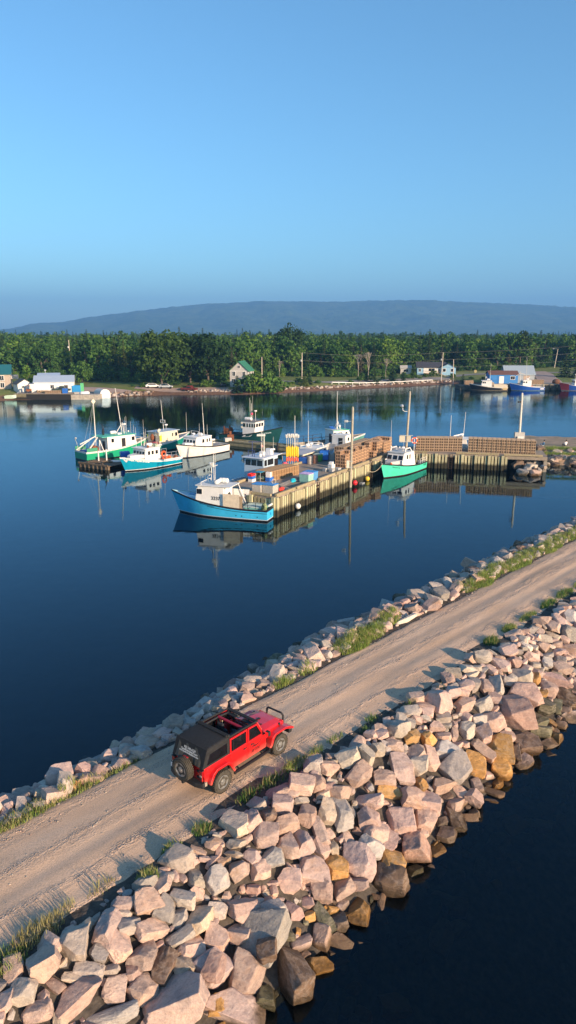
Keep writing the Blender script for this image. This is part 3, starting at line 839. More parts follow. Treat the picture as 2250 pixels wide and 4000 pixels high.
# ---- loose gravel strewn over the road and its verges
def strew(n, seed):
    r = random.Random(seed); VV = []; FF = []; CC = []; base = 0
    octa = np.array([(1, 0, 0), (0, 1, 0), (-1, 0, 0), (0, -1, 0), (.1, .1, .8), (0, 0, -.6)], dtype=np.float32)
    tri = np.array([(0, 1, 4), (1, 2, 4), (2, 3, 4), (3, 0, 4), (1, 0, 5), (2, 1, 5), (3, 2, 5), (0, 3, 5)], dtype=np.int32)
    for _ in range(n):
        s_ = 3 + 52 * r.random() ** 1.6; u = r.random()
        if u < .42: q = 2.3 - abs(r.gauss(0, .22))
        elif u < .80: q = -2.75 + abs(r.gauss(0, .35))
        else: q = r.choice((-1.3, .3, 1.7)) + r.gauss(0, .22)
        l = .012 + .035 * r.random() ** 2.5 + (.04 if r.random() < .04 else 0)
        a = r.uniform(0, 6.28); R_ = np.array([[cos(a), -sin(a), 0], [sin(a), cos(a), 0], [0, 0, 1]])
        p = SO(s_, -17.4 - q, 2.02 - .0096 * q * q - (max(0, q - 2.2) * .8) - (.04 if q < -2.3 else 0))
        V_ = octa * (1 + .5 * np.array([[r.uniform(-1, 1) for _ in range(3)] for _ in range(6)])) * np.array([l, l * r.uniform(.6, 1), l * .7])
        VV.append(V_ @ R_.T + np.array(p)); FF.append(tri + base); base += 6
        c = RCOL[r.choice('ppgbc')]; k = r.uniform(.6, 1.1); CC.append(np.tile(np.array([c[0] * k, c[1] * k, c[2] * k, 1.0]), (6, 1)))
    me = np_mesh('gravel', np.concatenate(VV), np.concatenate(FF), [M_ROCK_J], smooth=False)
    at = me.color_attributes.new('rock_col', 'FLOAT_COLOR', 'POINT'); at.data.foreach_set('color', np.concatenate(CC).astype(np.float32).ravel())
    ob = bpy.data.objects.new('gravel', me); COL.objects.link(ob); ob['kind'] = 'stuff'; ob['label'] = 'loose gravel strewn over the road and along its edges'
strew(9000, 77)
# ---- grass and weeds along the causeway: nobody could count it
def blade_field(name, label, patches, seed, mats):
    r = random.Random(seed); V = []; F = []; MI = []
    for (s, o, rs, ro, n, hmin, hmax, mi, z0) in patches:
        for _ in range(n):
            a = r.uniform(0, 2 * pi); k = sqrt(r.random())
            ss, oo = s + rs * k * cos(a), o + ro * k * sin(a)
            zb = (z_slope(oo, ss) if z0 is None else z0) - 0.03
            i_, j_ = int((ss - S0) / GS), int((oo - O0) / GO)
            if 0 <= i_ < NS and 0 <= j_ < NO: zb = min(max(zb, HF[i_, j_] - 0.12), zb + 0.45)
            h = r.uniform(hmin, hmax) * (1.15 - 0.5 * k); ww = 0.006 + 0.007 * r.random()
            p = SO(ss, oo, zb); d = r.uniform(0, 2 * pi); lean = r.uniform(.05, .75) ** 1.3 * h
            lx, ly = lean * cos(d), lean * sin(d); e = r.uniform(0, 2 * pi); wx, wy = ww * cos(e), ww * sin(e)
            b = len(V)
            V += [(p.x - wx, p.y - wy, p.z), (p.x + wx, p.y + wy, p.z), (p.x + lx * .4 + wx * .8, p.y + ly * .4 + wy * .8, p.z + h * .6),
                  (p.x + lx * .4 - wx * .8, p.y + ly * .4 - wy * .8, p.z + h * .6), (p.x + lx, p.y + ly, p.z + h)]
            F += [(b, b + 1, b + 2, b + 3), (b + 3, b + 2, b + 4)]; MI += [mi, mi]
    me = bpy.data.meshes.new(name); me.from_pydata(V, [], F)
    for m in mats: me.materials.append(m)
    me.polygons.foreach_set('material_index', MI); me.update()
    ob = bpy.data.objects.new(name, me); COL.objects.link(ob); ob['kind'] = 'stuff'; ob['label'] = label
    return ob
def leaf_mat(name, col, col2, trans=0.35):
    m, nt, b = new_mat(name)
    geo = N(nt, 'ShaderNodeNewGeometry')
    n1 = N(nt, 'ShaderNodeTexNoise', Scale=1.7, Detail=3.0); nt.links.new(geo.outputs['Position'], n1.inputs['Vector'])
    c = ramp(nt, n1.outputs['Fac'], [(0.35, col), (0.65, col2)])
    rp = N(nt, 'ShaderNodeMix', data_type='RGBA', blend_type='MULTIPLY')
    nt.links.new(c, b.inputs['Base Color'])
    b.inputs['Roughness'].default_value = 0.7; b.inputs['Specular IOR Level'].default_value = 0.2
    tr = N(nt, 'ShaderNodeBsdfTranslucent'); nt.links.new(c, tr.inputs['Color'])
    mx = N(nt, 'ShaderNodeMixShader'); mx.inputs[0].default_value = trans
    out = [n for n in nt.nodes if n.type == 'OUTPUT_MATERIAL'][0]
    nt.links.new(b.outputs[0], mx.inputs[1]); nt.links.new(tr.outputs[0], mx.inputs[2]); nt.links.new(mx.outputs[0], out.inputs['Surface'])
    return m
M_GR1 = leaf_mat('grass_green', (0.16, 0.25, 0.05), (0.30, 0.36, 0.09))
M_GR2 = leaf_mat('grass_dry', (0.30, 0.26, 0.10), (0.40, 0.36, 0.17))
M_GR3 = leaf_mat('weed_green', (0.07, 0.16, 0.035), (0.15, 0.25, 0.06))
PATCH = []
def gp(s, o, rs, ro, n, h0, h1, mi=0, z0=None): PATCH.append((s, o, rs, ro, n, h0, h1, mi, z0))
for s, o, rs, ro, n in [(6.6, -19.75, 1.2, .38, 900), (8.6, -19.8, 1.4, .40, 1100), (10.6, -19.75, 1.2, .28, 500), (12.3, -19.7, .8, .18, 120)]:
    gp(s, o, rs, ro, int(n * 1.0), .08, .30); gp(s, o, rs, ro, n // 3, .15, .42, 1)
for s, o, rs, ro, n in [(26.0, -20.1, 1.3, .65, 1500), (27.6, -20.3, 1.3, .6, 1300), (29.8, -20.6, .9, .5, 600), (20.8, -19.9, .7, .3, 260), (22.4, -19.9, .6, .3, 160)]:
    gp(s, o, rs, ro, int(n * 1.5), .18, .55); gp(s, o, rs, ro, n // 6, .3, .65, 1)
for i in range(17):
    s = 37.5 + i * 1.35; gp(s, -20.2 + .25 * sin(i * 1.7), 1.1, .60, 1000, .16, .50); gp(s, -20.2, 1.1, .5, 110, .25, .6, 1)
for i in range(8):
    s = 60.5 + i * 1.6; gp(s, -20.3, 1.4, .7, 420, .15, .45)
for s, o, rs, ro, n, m_ in [(16.7, -15.25, .9, .3, 520, 0), (15.4, -15.2, .8, .3, 420, 2), (17.8, -15.3, .5, .2, 150, 0), (14.2, -15.2, .7, .25, 260, 2), (12.1, -15.1, .45, .25, 420, 2),
                           (10.9, -15.0, .5, .3, 460, 2), (9.7, -14.6, .42, .35, 900, 0), (6.6, -15.1, .9, .4, 620, 1), (5.6, -14.9, .8, .45, 620, 0), (4.9, -14.8, .7, .5, 420, 2), (7.4, -15.3, .5, .2, 140, 1),
                           (18.9, -15.35, .6, .15, 90, 0), (21.0, -15.2, .4, .2, 120, 2), (22.9, -14.6, .4, .3, 160, 2), (31.2, -15.3, .7, .35, 700, 2), (33.3, -15.4, .8, .3, 500, 0), (35.5, -15.4, 1.2, .25, 360, 0),
                           (38.2, -15.4, 1.2, .3, 500, 2), (40.5, -15.4, 1.3, .35, 700, 2), (43, -15.4, 1.4, .3, 420, 0), (46, -15.4, 1.6, .3, 420, 0), (25.0, -14.4, .3, .2, 120, 2), (20.2, -14.9, .35, .2, 90, 2), (8.6, -15.25, .6, .2, 90, 1)]:
    k_ = .55 if 4 < s < 19 else .75
    gp(s, o, rs * .8, ro, int(n * k_ * 1.3), .08, .36 if m_ != 1 else .45, m_)
    gp(s, o, rs * .8, ro, n // 9, .2, .55, 1)
blade_field('grass', 'tufts of green grass and weeds along both road edges', PATCH, 5, [M_GR1, M_GR2, M_GR3])
gx = []
def world_patch(x, y, r_, n, z):
    p = Vector((x, y, 0)); return (p.dot(AX), p.dot(NX), r_, r_, n, .2, .55, 0, z)
blade_field('grass', 'green grass on top of the spit beside the wharf', [world_patch(36 + i * 1.1, 97.5 - .22 * i + .6 * sin(i), 1.0, 420, 1.75) for i in range(14)] +
            [world_patch(33.5 + i * 1.1, 94.4 - .2 * i, .7, 300, 1.6) for i in range(8)], 6, [M_GR1, M_GR2, M_GR3])
# ================================================================== WHARF
UX = Vector((0.5, 0.866, 0)).normalized()          # along the main pier, away from the camera
VX = Vector((-UX.y, UX.x, 0))                        # to its left
WA = Vector((-1.25, 66.2, 0))                        # near right corner
PIER_L, PIER_W, DECK = 31.5, 6.95, 1.95
def WP(u, v, z=0.0):
    p = WA + UX * u + VX * v
    return Vector((p.x, p.y, z))
W_YAW = math.atan2(UX.y, UX.x)
LJ = WP(PIER_L, 0)                                   # junction with the right leg
LX = Vector((0.976, -0.218, 0)).normalized(); LYV = Vector((-LX.y, LX.x, 0))
LEG_L, LEG_W = 17.4, 5.6
def LP(u, v, z=0.0):
    p = LJ + LX * u + LYV * v
    return Vector((p.x, p.y, z))
L_YAW = math.atan2(LX.y, LX.x)

def timber_material(name, c1, c2, tide, dark=(0.020, 0.019, 0.012)):
    m, nt, b = new_mat(name)
    geo = N(nt, 'ShaderNodeNewGeometry'); sep = N(nt, 'ShaderNodeSeparateXYZ'); nt.links.new(geo.outputs['Position'], sep.inputs[0])
    mp = N(nt, 'ShaderNodeMapping'); mp.inputs['Scale'].default_value = (9, 9, 0.9); nt.links.new(geo.outputs['Position'], mp.inputs['Vector'])
    n1 = N(nt, 'ShaderNodeTexNoise', Scale=1.0, Detail=5.0, Roughness=0.7); nt.links.new(mp.outputs[0], n1.inputs['Vector'])
    oi = N(nt, 'ShaderNodeObjectInfo')
    c = ramp(nt, n1.outputs['Fac'], [(0.3, c2), (0.7, c1)])
    c = mixc(nt, 0.7, c, ramp(nt, oi.outputs['Random'], [(0.0, (0.66, 0.68, 0.62)), (1.0, (1.12, 1.1, 1.0))]), 'MULTIPLY')
    n2 = N(nt, 'ShaderNodeTexNoise', Scale=1.7, Detail=4.0); nt.links.new(geo.outputs['Position'], n2.inputs['Vector'])
    zz = math_n(nt, 'ADD', sep.outputs['Z'], math_n(nt, 'MULTIPLY', math_n(nt, 'SUBTRACT', n2.outputs['Fac'], 0.5), 0.55))
    weed = math_n(nt, 'SUBTRACT', 1.0, math_n(nt, 'DIVIDE', math_n(nt, 'SUBTRACT', zz, tide), 0.35, True), True)
    c = mixc(nt, math_n(nt, 'MULTIPLY', weed, 0.93), c, dark)
    nt.links.new(c, b.inputs['Base Color']); b.inputs['Roughness'].default_value = 0.85; b.inputs['Specular IOR Level'].default_value = 0.2
    bump_on(nt, b, n1.outputs['Fac'], 0.02)
    return m
M_TIMB = timber_material('wharf_timber', (0.60, 0.55, 0.37), (0.43, 0.40, 0.26), 0.62)
M_TIMB2 = timber_material('wharf_timber_old', (0.34, 0.29, 0.19), (0.22, 0.20, 0.13), 0.55)
M_RAIL = timber_material('bull_rail_timber', (0.42, 0.35, 0.23), (0.28, 0.23, 0.15), -3)
M_DECK = mat('wharf_deck', (0.34, 0.28, 0.215), 0.9, col2=(0.23, 0.195, 0.155), vscale=1.2, bump=0.01, bscale=14, detail=8)
M_DARK = mat('dark_crib', (0.018, 0.017, 0.014), 0.9)

wharf = thing('wharf', 'L-shaped timber wharf with pale fender timbers and gravel grey deck', 'wharf', (0, 0, 0))
d = MB()
def quadpoly(fn, u0, u1, v0, v1, z0, z1, mb):
    pts = [fn(u0, v0), fn(u1, v0), fn(u1, v1), fn(u0, v1)]
    mb._add([(p.x, p.y, z) for z in (z0, z1) for p in pts], [(3, 2, 1, 0), (4, 5, 6, 7), (0, 1, 5, 4), (1, 2, 6, 5), (2, 3, 7, 6), (3, 0, 4, 7)])
quadpoly(WP, 0.06, PIER_L + 2.0, 0.06, PIER_W - 0.06, 1.55, DECK, d)
d.obj('deck', M_DECK, wharf)
d = MB(); quadpoly(LP, -3.6, LEG_L + 1.6, 0.06, LEG_W, 1.50, DECK - 0.006, d); d.obj('deck', M_DECK, wharf)
d = MB(); quadpoly(WP, 0.30, PIER_L + 1.6, 0.30, PIER_W - 0.3, -3.0, 1.54, d); d.obj('crib', M_DARK, wharf)
d = MB(); quadpoly(LP, -3.4, LEG_L - 3.2, 0.30, LEG_W - 0.3, -3.0, 1.49, d); d.obj('crib', M_DARK, wharf)
d = MB(); quadpoly(LP, LEG_L - 3.15, LEG_L + 1.18, 1.6, LEG_W - .3, -3.0, 1.49, d); d.obj('crib', M_DARK, wharf)
d = MB(); quadpoly(LP, LEG_L + 1.2, LEG_L + 1.6, 0.2, LEG_W, -1.0, 1.49, d); d.obj('abutment', mat('abutment_concrete', (0.30, 0.27, 0.22), 0.9, var=.2), wharf)

# upright fender timbers, one mesh each kind, many objects
def upright(w, dth, z0, z1, name):
    b = MB(); b.box((0, 0, (z0 + z1) / 2), (w, dth, z1 - z0)); return b.mesh(name, M_TIMB)
me_plank = upright(0.27, 0.12, -1.2, 1.80, 'fender_timber')
me_pile = upright(0.34, 0.26, -1.2, 1.95, 'fender_pile')
me_plank2 = upright(0.27, 0.12, -1.2, 1.80, 'fender_timber'); me_plank2.materials[0] = M_TIMB2
def add_upright(me, p, yaw, name):
    o = bpy.data.objects.new(name, me); COL.objects.link(o); o.parent = wharf
    o.location = p; o.rotation_euler = (RNG.uniform(-.006, .006), RNG.uniform(-.006, .006), yaw)
    return o
def face(fn, length, yaw, outv, gaps=(), step=0.42, every=7):
    n = int(length / step)
    for i in range(n + 1):
        u = i * step + 0.1
        if any(a < u < b for a, b in gaps): continue
        if i % every == 0: add_upright(me_pile, fn(u, outv * 0.16, RNG.uniform(-.05, .03)), yaw, 'fender_pile')
        elif RNG.random() > 0.03: add_upright(me_plank if RNG.random() < .85 else me_plank2, fn(u, outv * 0.06, RNG.uniform(-.05, .05)), yaw, 'fender_timber')
face(WP, PIER_L - 0.4, W_YAW, -1, gaps=((8.3, 9.1), (22.4, 23.1)))
face(lambda u, v, z=0: WP(-v * -1 if False else v, u, z), PIER_W, W_YAW + pi / 2, -1, gaps=((3.2, 3.75),), every=6)
face(LP, LEG_L - 3.4, L_YAW, -1, gaps=((6.6, 7.3),), every=4)
# outer (left) side piles, seen between boats
for i in range(12): add_upright(me_pile, WP(1.0 + i * 2.6, PIER_W + 0.12, 0), W_YAW, 'fender_pile')
# horizontal walers
w = MB(); w.beam(WP(0.2, -0.02, 1.35), WP(PIER_L - .3, -0.02, 1.35), 0.02, 0.2); w.obj('waler', M_TIMB2, wharf)
# bull rails in lengths
def rails(fn, spans, v, yaw):
    for a, b_ in spans:
        q = MB(); q.beam(fn(a, v, DECK + 0.16), fn(b_, v, DECK + 0.16), 0.26, 0.24)
        o = q.obj('bull_rail', M_RAIL, wharf, bevel=0.02)
        for u in (a + .4, b_ - .4):
            k = MB(); k.beam(fn(u - .18, v, DECK + 0.02), fn(u + .18, v, DECK + 0.02), 0.24, 0.06); k.obj('rail_block', M_RAIL, wharf)
rails(WP, [(0.3, 4.0), (4.3, 8.2), (9.2, 13.0), (13.3, 17.4), (17.7, 22.3), (23.2, 27.0), (27.3, 30.9)], 0.10, W_YAW)
rails(WP, [(0.3, 3.4), (3.8, 6.8), (15.0, 18.8), (21.5, 25)], PIER_W - 0.15, W_YAW)
rails(lambda u, v, z: WP(v, u, z), [(0.5, 2.9), (3.8, 6.6)], 0.12, 0)
rails(LP, [(0.2, 3.9), (7.6, 13.0)], 0.10, L_YAW)
rails(LP, [(13.6, 18.4)], 0.02, L_YAW)
# ladders
def ladder(fn, u):
    l = MB()
    for du in (-.22, .22): l.bar(fn(u + du, -.14, -.6), fn(u + du, -.14, 1.95), .03, n=5)
    for k in range(8): l.bar(fn(u - .22, -.14, -.3 + k * .32), fn(u + .22, -.14, -.3 + k * .32), .022, n=5)
    l.obj('ladder', mat('rusty_steel', (0.06, 0.035, 0.02), .8, .3), wharf)
ladder(WP, 8.7); ladder(WP, 22.75); ladder(LP, 6.95); ladder(lambda u, v, z: WP(v, u, z), 3.45)

# ---- finger dock to the left of the wharf and the old raft
def plank_float(name, label, A, B, width, zt, thick, nplank, m, group=None, logs=True):
    A = Vector(A); B = Vector(B); dv = (B - A); L_ = dv.length; yaw = math.atan2(dv.y, dv.x)
    t = thing(name, label, 'floating dock', ((A + B) / 2), yaw)
    step = L_ / nplank
    me = MB().box((0, 0, 0), (step * .90, width, 0.07)).mesh('plank', m)
    for i in range(nplank):
        o = bpy.data.objects.new('plank', me); COL.objects.link(o); o.parent = t
        o.location = (-L_ / 2 + (i + .5) * step, RNG.uniform(-.04, .04), zt + RNG.uniform(-.012, .012)); o.rotation_euler = (0, 0, RNG.uniform(-.01, .01))
    for s_ in (-1, 1):
        q = MB().box((0, s_ * (width / 2 - .16), zt - thick / 2 - .05), (L_, .30, thick)); q.obj('stringer', m, t)
        if logs:
            q = MB().beam((-L_ / 2, s_ * (width / 2 + .02), zt + .12), (L_ / 2, s_ * (width / 2 + .02), zt + .12), .18, .2); q.obj('edge_rail', m, t)
    return t
M_DOCK = mat('dock_planks', (0.34, 0.31, 0.19), .85, col2=(0.18, 0.165, 0.10), vscale=2.0, bump=.01, bscale=30)
M_RAFT = mat('raft_planks', (0.23, 0.17, 0.11), .9, col2=(0.10, 0.07, 0.045), vscale=2.0, bump=.01, bscale=30)
fd = plank_float('floating_dock', 'long low timber dock running left from the wharf', (3.2, 105.6, 0), (-11.5, 114.6, 0), 2.0, 0.55, 0.5, 40, M_DOCK)
rf = plank_float('work_raft', 'old brown timber raft floating beside the green trawler', (-27.0, 95.0, 0), (-22.4, 92.2, 0), 3.6, 0.45, 0.5, 14, M_RAFT)
for k in range(7):
    q = MB().box((-2.3 + k * .77, -1.86, .18), (.16, .08, .5)); q.obj('raft_stud', M_RAFT, rf)
# ================================================================== BOATS
M_GLASS = mat('dark_glass', (0.012, 0.014, 0.016), 0.06, spec=0.6)
M_WHITE = mat('white_paint', (0.78, 0.76, 0.72), 0.45, var=0.06, vscale=1.5)
M_CREAM = mat('cream_paint', (0.72, 0.62, 0.46), 0.5, var=0.08)
M_BLACKP = mat('black_paint', (0.015, 0.015, 0.017), 0.45)
M_STEEL = mat('galvanised_steel', (0.52, 0.53, 0.53), 0.4, 0.6)
M_MAST = mat('mast_paint', (0.66, 0.64, 0.58), 0.5)
M_ORANGE = mat('orange_plastic', (0.80, 0.13, 0.03), 0.45)
M_REDP = mat('red_plastic', (0.66, 0.03, 0.025), 0.4)
M_YELLOW = mat('yellow_plastic', (0.80, 0.52, 0.03), 0.4)
M_BLUEP = mat('blue_plastic', (0.03, 0.14, 0.50), 0.45, var=.15)
M_GREYDK = mat('grey_deck_paint', (0.24, 0.25, 0.26), 0.7, var=.2)
M_WOOD = mat('weathered_wood', (0.40, 0.29, 0.18), 0.85, var=.25, vscale=6)
M_ROPE = mat('rope', (0.50, 0.44, 0.32), 0.9)
M_RUST = mat('rust', (0.20, 0.07, 0.03), 0.85, var=.3)

def text_mesh(txt, size, m, name='lettering', shear=0.0, bold=0.0):
    cu = bpy.data.curves.new(name, 'FONT'); cu.body = txt; cu.size = size; cu.align_x = 'CENTER'; cu.shear = shear; cu.offset = bold; cu.resolution_u = 3
    o = bpy.data.objects.new(name, cu); COL.objects.link(o)
    dg = bpy.context.evaluated_depsgraph_get()
    me = bpy.data.meshes.new_from_object(o.evaluated_get(dg))
    bpy.data.objects.remove(o); bpy.data.curves.remove(cu)
    me.materials.clear(); me.materials.append(m)
    return me
def place_mesh(me, fn, name, parent):
    for v in me.vertices: v.co = fn(v.co.x, v.co.y)
    me.update()
    o = bpy.data.objects.new(name, me); COL.objects.link(o); o.parent = parent
    return o

class Boat:
    def __init__(s, name, label, pos, bow_to, L, B, zb, zs, mats, tf=0.60, zd=0.45, bul=True, deckm=None, group=None, rake=0.9):
        """pos = stern (x, y), bow_to = stem at the waterline"""
        P_ = Vector((*pos, 0)); Q = Vector((*bow_to, 0)); dv = Q - P_; s.L = L if L else dv.length
        L = s.L; s.B = B; s.zb = zb; s.zs = zs; s.rake = rake; s.tf = tf; s.zd = zd
        c = P_ + dv.normalized() * (L / 2)
        s.t = thing(name, label, 'boat', (c.x, c.y, 0), math.atan2(dv.y, dv.x), group)
        n = 26
        tt = [i / (n - 1) for i in range(n)]
        b = MB()
        zrow = lambda t: [-0.5, -0.02, 0.13, 0.19, 0.45 * s.sheer(t) + .1, s.sheer(t) - 0.24, s.sheer(t) - 0.17, s.sheer(t)]
        for sd in (1, -1):
            rows = []
            for t in tt:
                rows.append([s.pt(t, z, sd) for z in zrow(t)])
            m = len(rows[0])
            base = b._add([p for r in rows for p in r], [])
            slot = [0, 0, 1, 2, 2, 3, 4]
            for j in range(n - 1):
                for i in range(m - 1):
                    f = (base + j * m + i, base + (j + 1) * m + i, base + (j + 1) * m + i + 1, base + j * m + i + 1)
                    b.f.append(f if sd > 0 else f[::-1]); b.m.append(slot[i])
        zr = zrow(0); slot = [0, 0, 1, 2, 2, 3, 4]
        for i in range(len(zr) - 1):
            b.cur = slot[i]
            b.quad(s.pt(0, zr[i], 1), s.pt(0, zr[i], -1), s.pt(0, zr[i + 1], -1), s.pt(0, zr[i + 1], 1))
        b.cur = 0
        # gunwale cap + inner wall
        ins = 0.10
        b.cur = 4
        for sd in (1, -1):
            for t0, t1 in zip(tt[:-1], tt[1:]):
                a, c_ = s.pt(t0, s.sheer(t0), sd), s.pt(t1, s.sheer(t1), sd)
                a2, c2 = s.inner(t0, sd, ins), s.inner(t1, sd, ins)
                b.quad(a, c_, (c2[0], c2[1], s.sheer(t1)), (a2[0], a2[1], s.sheer(t0)))
        a, c_ = s.pt(0, s.sheer(0), 1), s.pt(0, s.sheer(0), -1)
        b.quad(a, c_, (c_[0] + ins, c_[1] + ins, c_[2]), (a[0] + ins, a[1] - ins, a[2]))
        b.cur = 5
        for sd in (1, -1):
            for t0, t1 in zip(tt[:-1], tt[1:]):
                a2, c2 = s.inner(t0, sd, ins), s.inner(t1, sd, ins)
                z0, z1 = s.deckz(t0), s.deckz(t1)
                lo0, lo1 = s.inner(t0, sd, ins, z0), s.inner(t1, sd, ins, z1)
                b.quad((a2[0], a2[1], s.sheer(t0)), (c2[0], c2[1], s.sheer(t1)), (lo1[0], lo1[1], z1), (lo0[0], lo0[1], z0))
        a2, c2 = s.inner(0, 1, ins), s.inner(0, -1, ins)
        b.quad((a2[0] + ins, a2[1], s.sheer(0)), (c2[0] + ins, c2[1], s.sheer(0)), (c2[0] + ins, c2[1], s.zd), (a2[0] + ins, a2[1], s.zd))
        s.hull = b.obj('hull', mats, s.t, fix=False)
        dk = MB()
        for t0, t1 in zip(tt[:-1], tt[1:]):
            z0, z1 = s.deckz(t0), s.deckz(t1); a, c_ = s.inner(t0, 1, ins, z0), s.inner(t1, 1, ins, z1)
            dk.quad((a[0], -a[1], z0), (c_[0], -c_[1], z1), (c_[0], c_[1], z1), (a[0], a[1], z0))
        dk.obj('deck', deckm or M_GREYDK, s.t, fix=False)
    def bc(s, t):
        if t < 0.55: return 0.90 + 0.10 * sin(pi * t / 1.1)
        return max(0.0, 1 - ((t - .55) / .45) ** 2.3)
    def sheer(s, t):
        return s.zs + (s.zb - s.zs) * max(0, (t - .18) / .82) ** 1.9
    def pt(s, t, z, sd=1):
        zz = max(0.0, min(1.0, z / s.sheer(t)))
        x = -s.L / 2 + t * s.L + s.rake * zz * t ** 6
        w = s.B / 2 * s.bc(t) * (1 - 0.42 * t ** 3 * (1 - zz)) * (0.93 + 0.07 * zz)
        if z < -.1: w *= 0.62
        return (x, sd * w, z)
    def inner(s, t, sd, ins, z=None):
        p = s.pt(t, s.sheer(t) if z is None else z, 1)
        return (p[0] - (ins if t > .97 else 0), sd * max(0.0, p[1] - ins), 0)
    def deckz(s, t):
        return s.sheer(t) - 0.10 if t >= s.tf else s.zd
    def X(s, t): return -s.L / 2 + t * s.L
    # ---- parts
    def house(s, t0, t1, w, zr, rake=0.35, m=None, roofm=None, over=0.35, side=(), front=3, z0=None, wz=None, wh=.5, trim=None, roof_aft=0.0, door=True, fz=None, taper=.94):
        """wheelhouse from t0 (aft) to t1 (front foot)"""
        m = m or M_WHITE; x0, x1 = s.X(t0), s.X(t1)
        z0 = s.zd if z0 is None else z0
        zf = s.sheer(t1) - .15 if fz is None else fz
        b = MB()
        prof = [(x0, z0), (x1, zf - .05), (x1, zf + .3), (x1 - rake, zr), (x0, zr)]
        n = len(prof); vs_ = []
        for sd in (-1, 1):
            for x, z in prof:
                k = w * (taper + (1 - taper) * (1 - (z - z0) / (zr - z0)))
                vs_.append((x, sd * k, z))
        b._add(vs_, [tuple(range(n)), tuple(range(2 * n - 1, n - 1, -1))] + [((i + 1) % n, i, n + i, n + (i + 1) % n) for i in range(n)])
        h = b.obj('wheelhouse', m, s.t, bevel=.025)
        wz = zr - .55 if wz is None else wz
        yk = lambda z: w * (taper + (1 - taper) * (1 - (z - z0) / (zr - z0)))
        for (xc, ww) in side:
            for sd in (1, -1):
                q = MB().box((xc, sd * yk(wz), wz), (ww + .07, .03, wh + .07)); f = q.obj('window', trim or m, h)
                q = MB().box((xc, sd * (yk(wz) + .012), wz), (ww, .03, wh)); q.obj('pane', M_GLASS, f)
        if front:
            ang = math.atan2(rake, zr - zf - .3)
            ww = (2 * w * .9) / front
            R_ = Matrix.Rotation(-ang, 3, 'Y')
            xm = x1 - rake * (wz - zf - .3) / (zr - zf - .3)
            for k in range(front):
                yy = -w * .9 + ww * (k + .5)
                q = MB().box((xm, yy, wz), (.03, ww * .86, wh + .05), rot=R_); f = q.obj('window', trim or m, h)
                q = MB().box((xm + .012, yy, wz), (.03, ww * .76, wh - .04), rot=R_); q.obj('pane', M_GLASS, f)
        if door:
            q = MB().box((x0 - .005, -w * .25, z0 + .95), (.03, .7, 1.7)); q.obj('doorway', M_BLACKP, h)
        r = MB().box(((x0 - roof_aft + x1 - rake + over) / 2, 0, zr + .04), (x1 - rake - x0 + over + roof_aft, 2 * w * taper + .22, .09))
        s.roof = r.obj('roof', roofm or M_WHITE, s.t, bevel=.03)
        s.zr = zr + .085; s.hw = w
        return h
    def part(s, name, m, fn, **kw):
        b = MB(); fn(b); return b.obj(name, m, s.t, **kw)
    def antenna(s, x, y, h, lean=0.0, r=.016, m=None, z=None):
        z = s.zr if z is None else z
        s.part('antenna', m or M_MAST, lambda b: b.bar((x, y, z - .02), (x + lean, y, z + h), r * 1.5, r * .8, n=5))
    def mast(s, x, y, h, z=None, r=.05, lean=0.0):
        z = s.zr if z is None else z
        s.part('mast', M_MAST, lambda b: b.bar((x, y, z - .02), (x + lean, y, z + h), r, r * .55, n=7))
    def radar(s, x, y, z=None, post=.5, r=.24):
        z = s.zr if z is None else z
        s.part('radar_post', M_MAST, lambda b: b.bar((x, y, z - .02), (x, y, z + post), .035))
        s.part('radar_dome', M_WHITE, lambda b: b.lathe([(.05, 0), (r, .02), (r, .13), (r * .8, .19), (.03, .21)], (x, y, z + post), n=12))
    def raft(s, x, y, axis='y', l=.95, r=.24):
        s.part('raft_canister', M_WHITE, lambda b: b.lathe([(.05, -l / 2), (r * .8, -l / 2 + .02), (r, -l / 2 + .1), (r, -.06), (r * 1.06, -.05), (r * 1.06, .05), (r, .06), (r, l / 2 - .1), (r * .8, l / 2 - .02), (.05, l / 2)], (x, y, s.zr + r + .05), axis, 12), smooth=False)
    def ring(s, x, y, z, axis='y', m=None):
        s.part('life_ring', m or M_ORANGE, lambda b: b.torus((x, y, z), .30, .075, axis, 16, 6))
    def buoy(s, x, y, z, r=.22, m=None):
        s.part('buoy', m or M_ORANGE, lambda b: b.ball((x, y, z), r))
    def rail(s, pts, h, r=.02, m=None, mid=True):
        def fn(b):
            for a, c in zip(pts[:-1], pts[1:]):
                b.bar((a[0], a[1], a[2] + h), (c[0], c[1], c[2] + h), r, n=5)
                if mid: b.bar((a[0], a[1], a[2] + h * .5), (c[0], c[1], c[2] + h * .5), r * .8, n=5)
            for a in pts: b.bar(a, (a[0], a[1], a[2] + h), r, n=5)
        s.part('rail', m or M_STEEL, fn)
    def gun(s, t, sd, ins=.05):
        p = s.pt(t, s.sheer(t), sd); return (p[0], p[1] - sd * ins, p[2])
    def text(s, txt, size, tc, z, sd, m, shear=0, bold=0, dz=0):
        me = text_mesh(txt, size, m, shear=shear, bold=bold)
        xc = s.X(tc)
        def fn(u, v):
            x = xc + (-u if sd > 0 else u)
            t = (x + s.L / 2) / s.L
            zz = z + v + (s.sheer(t) - s.sheer(tc)) * dz
            for _ in range(4):
                p = s.pt(t, zz, sd); t += (x - p[0]) / s.L
            p = s.pt(t, zz, sd)
            return (x, p[1] + sd * .015, zz)
        return place_mesh(me, fn, 'lettering', s.t)
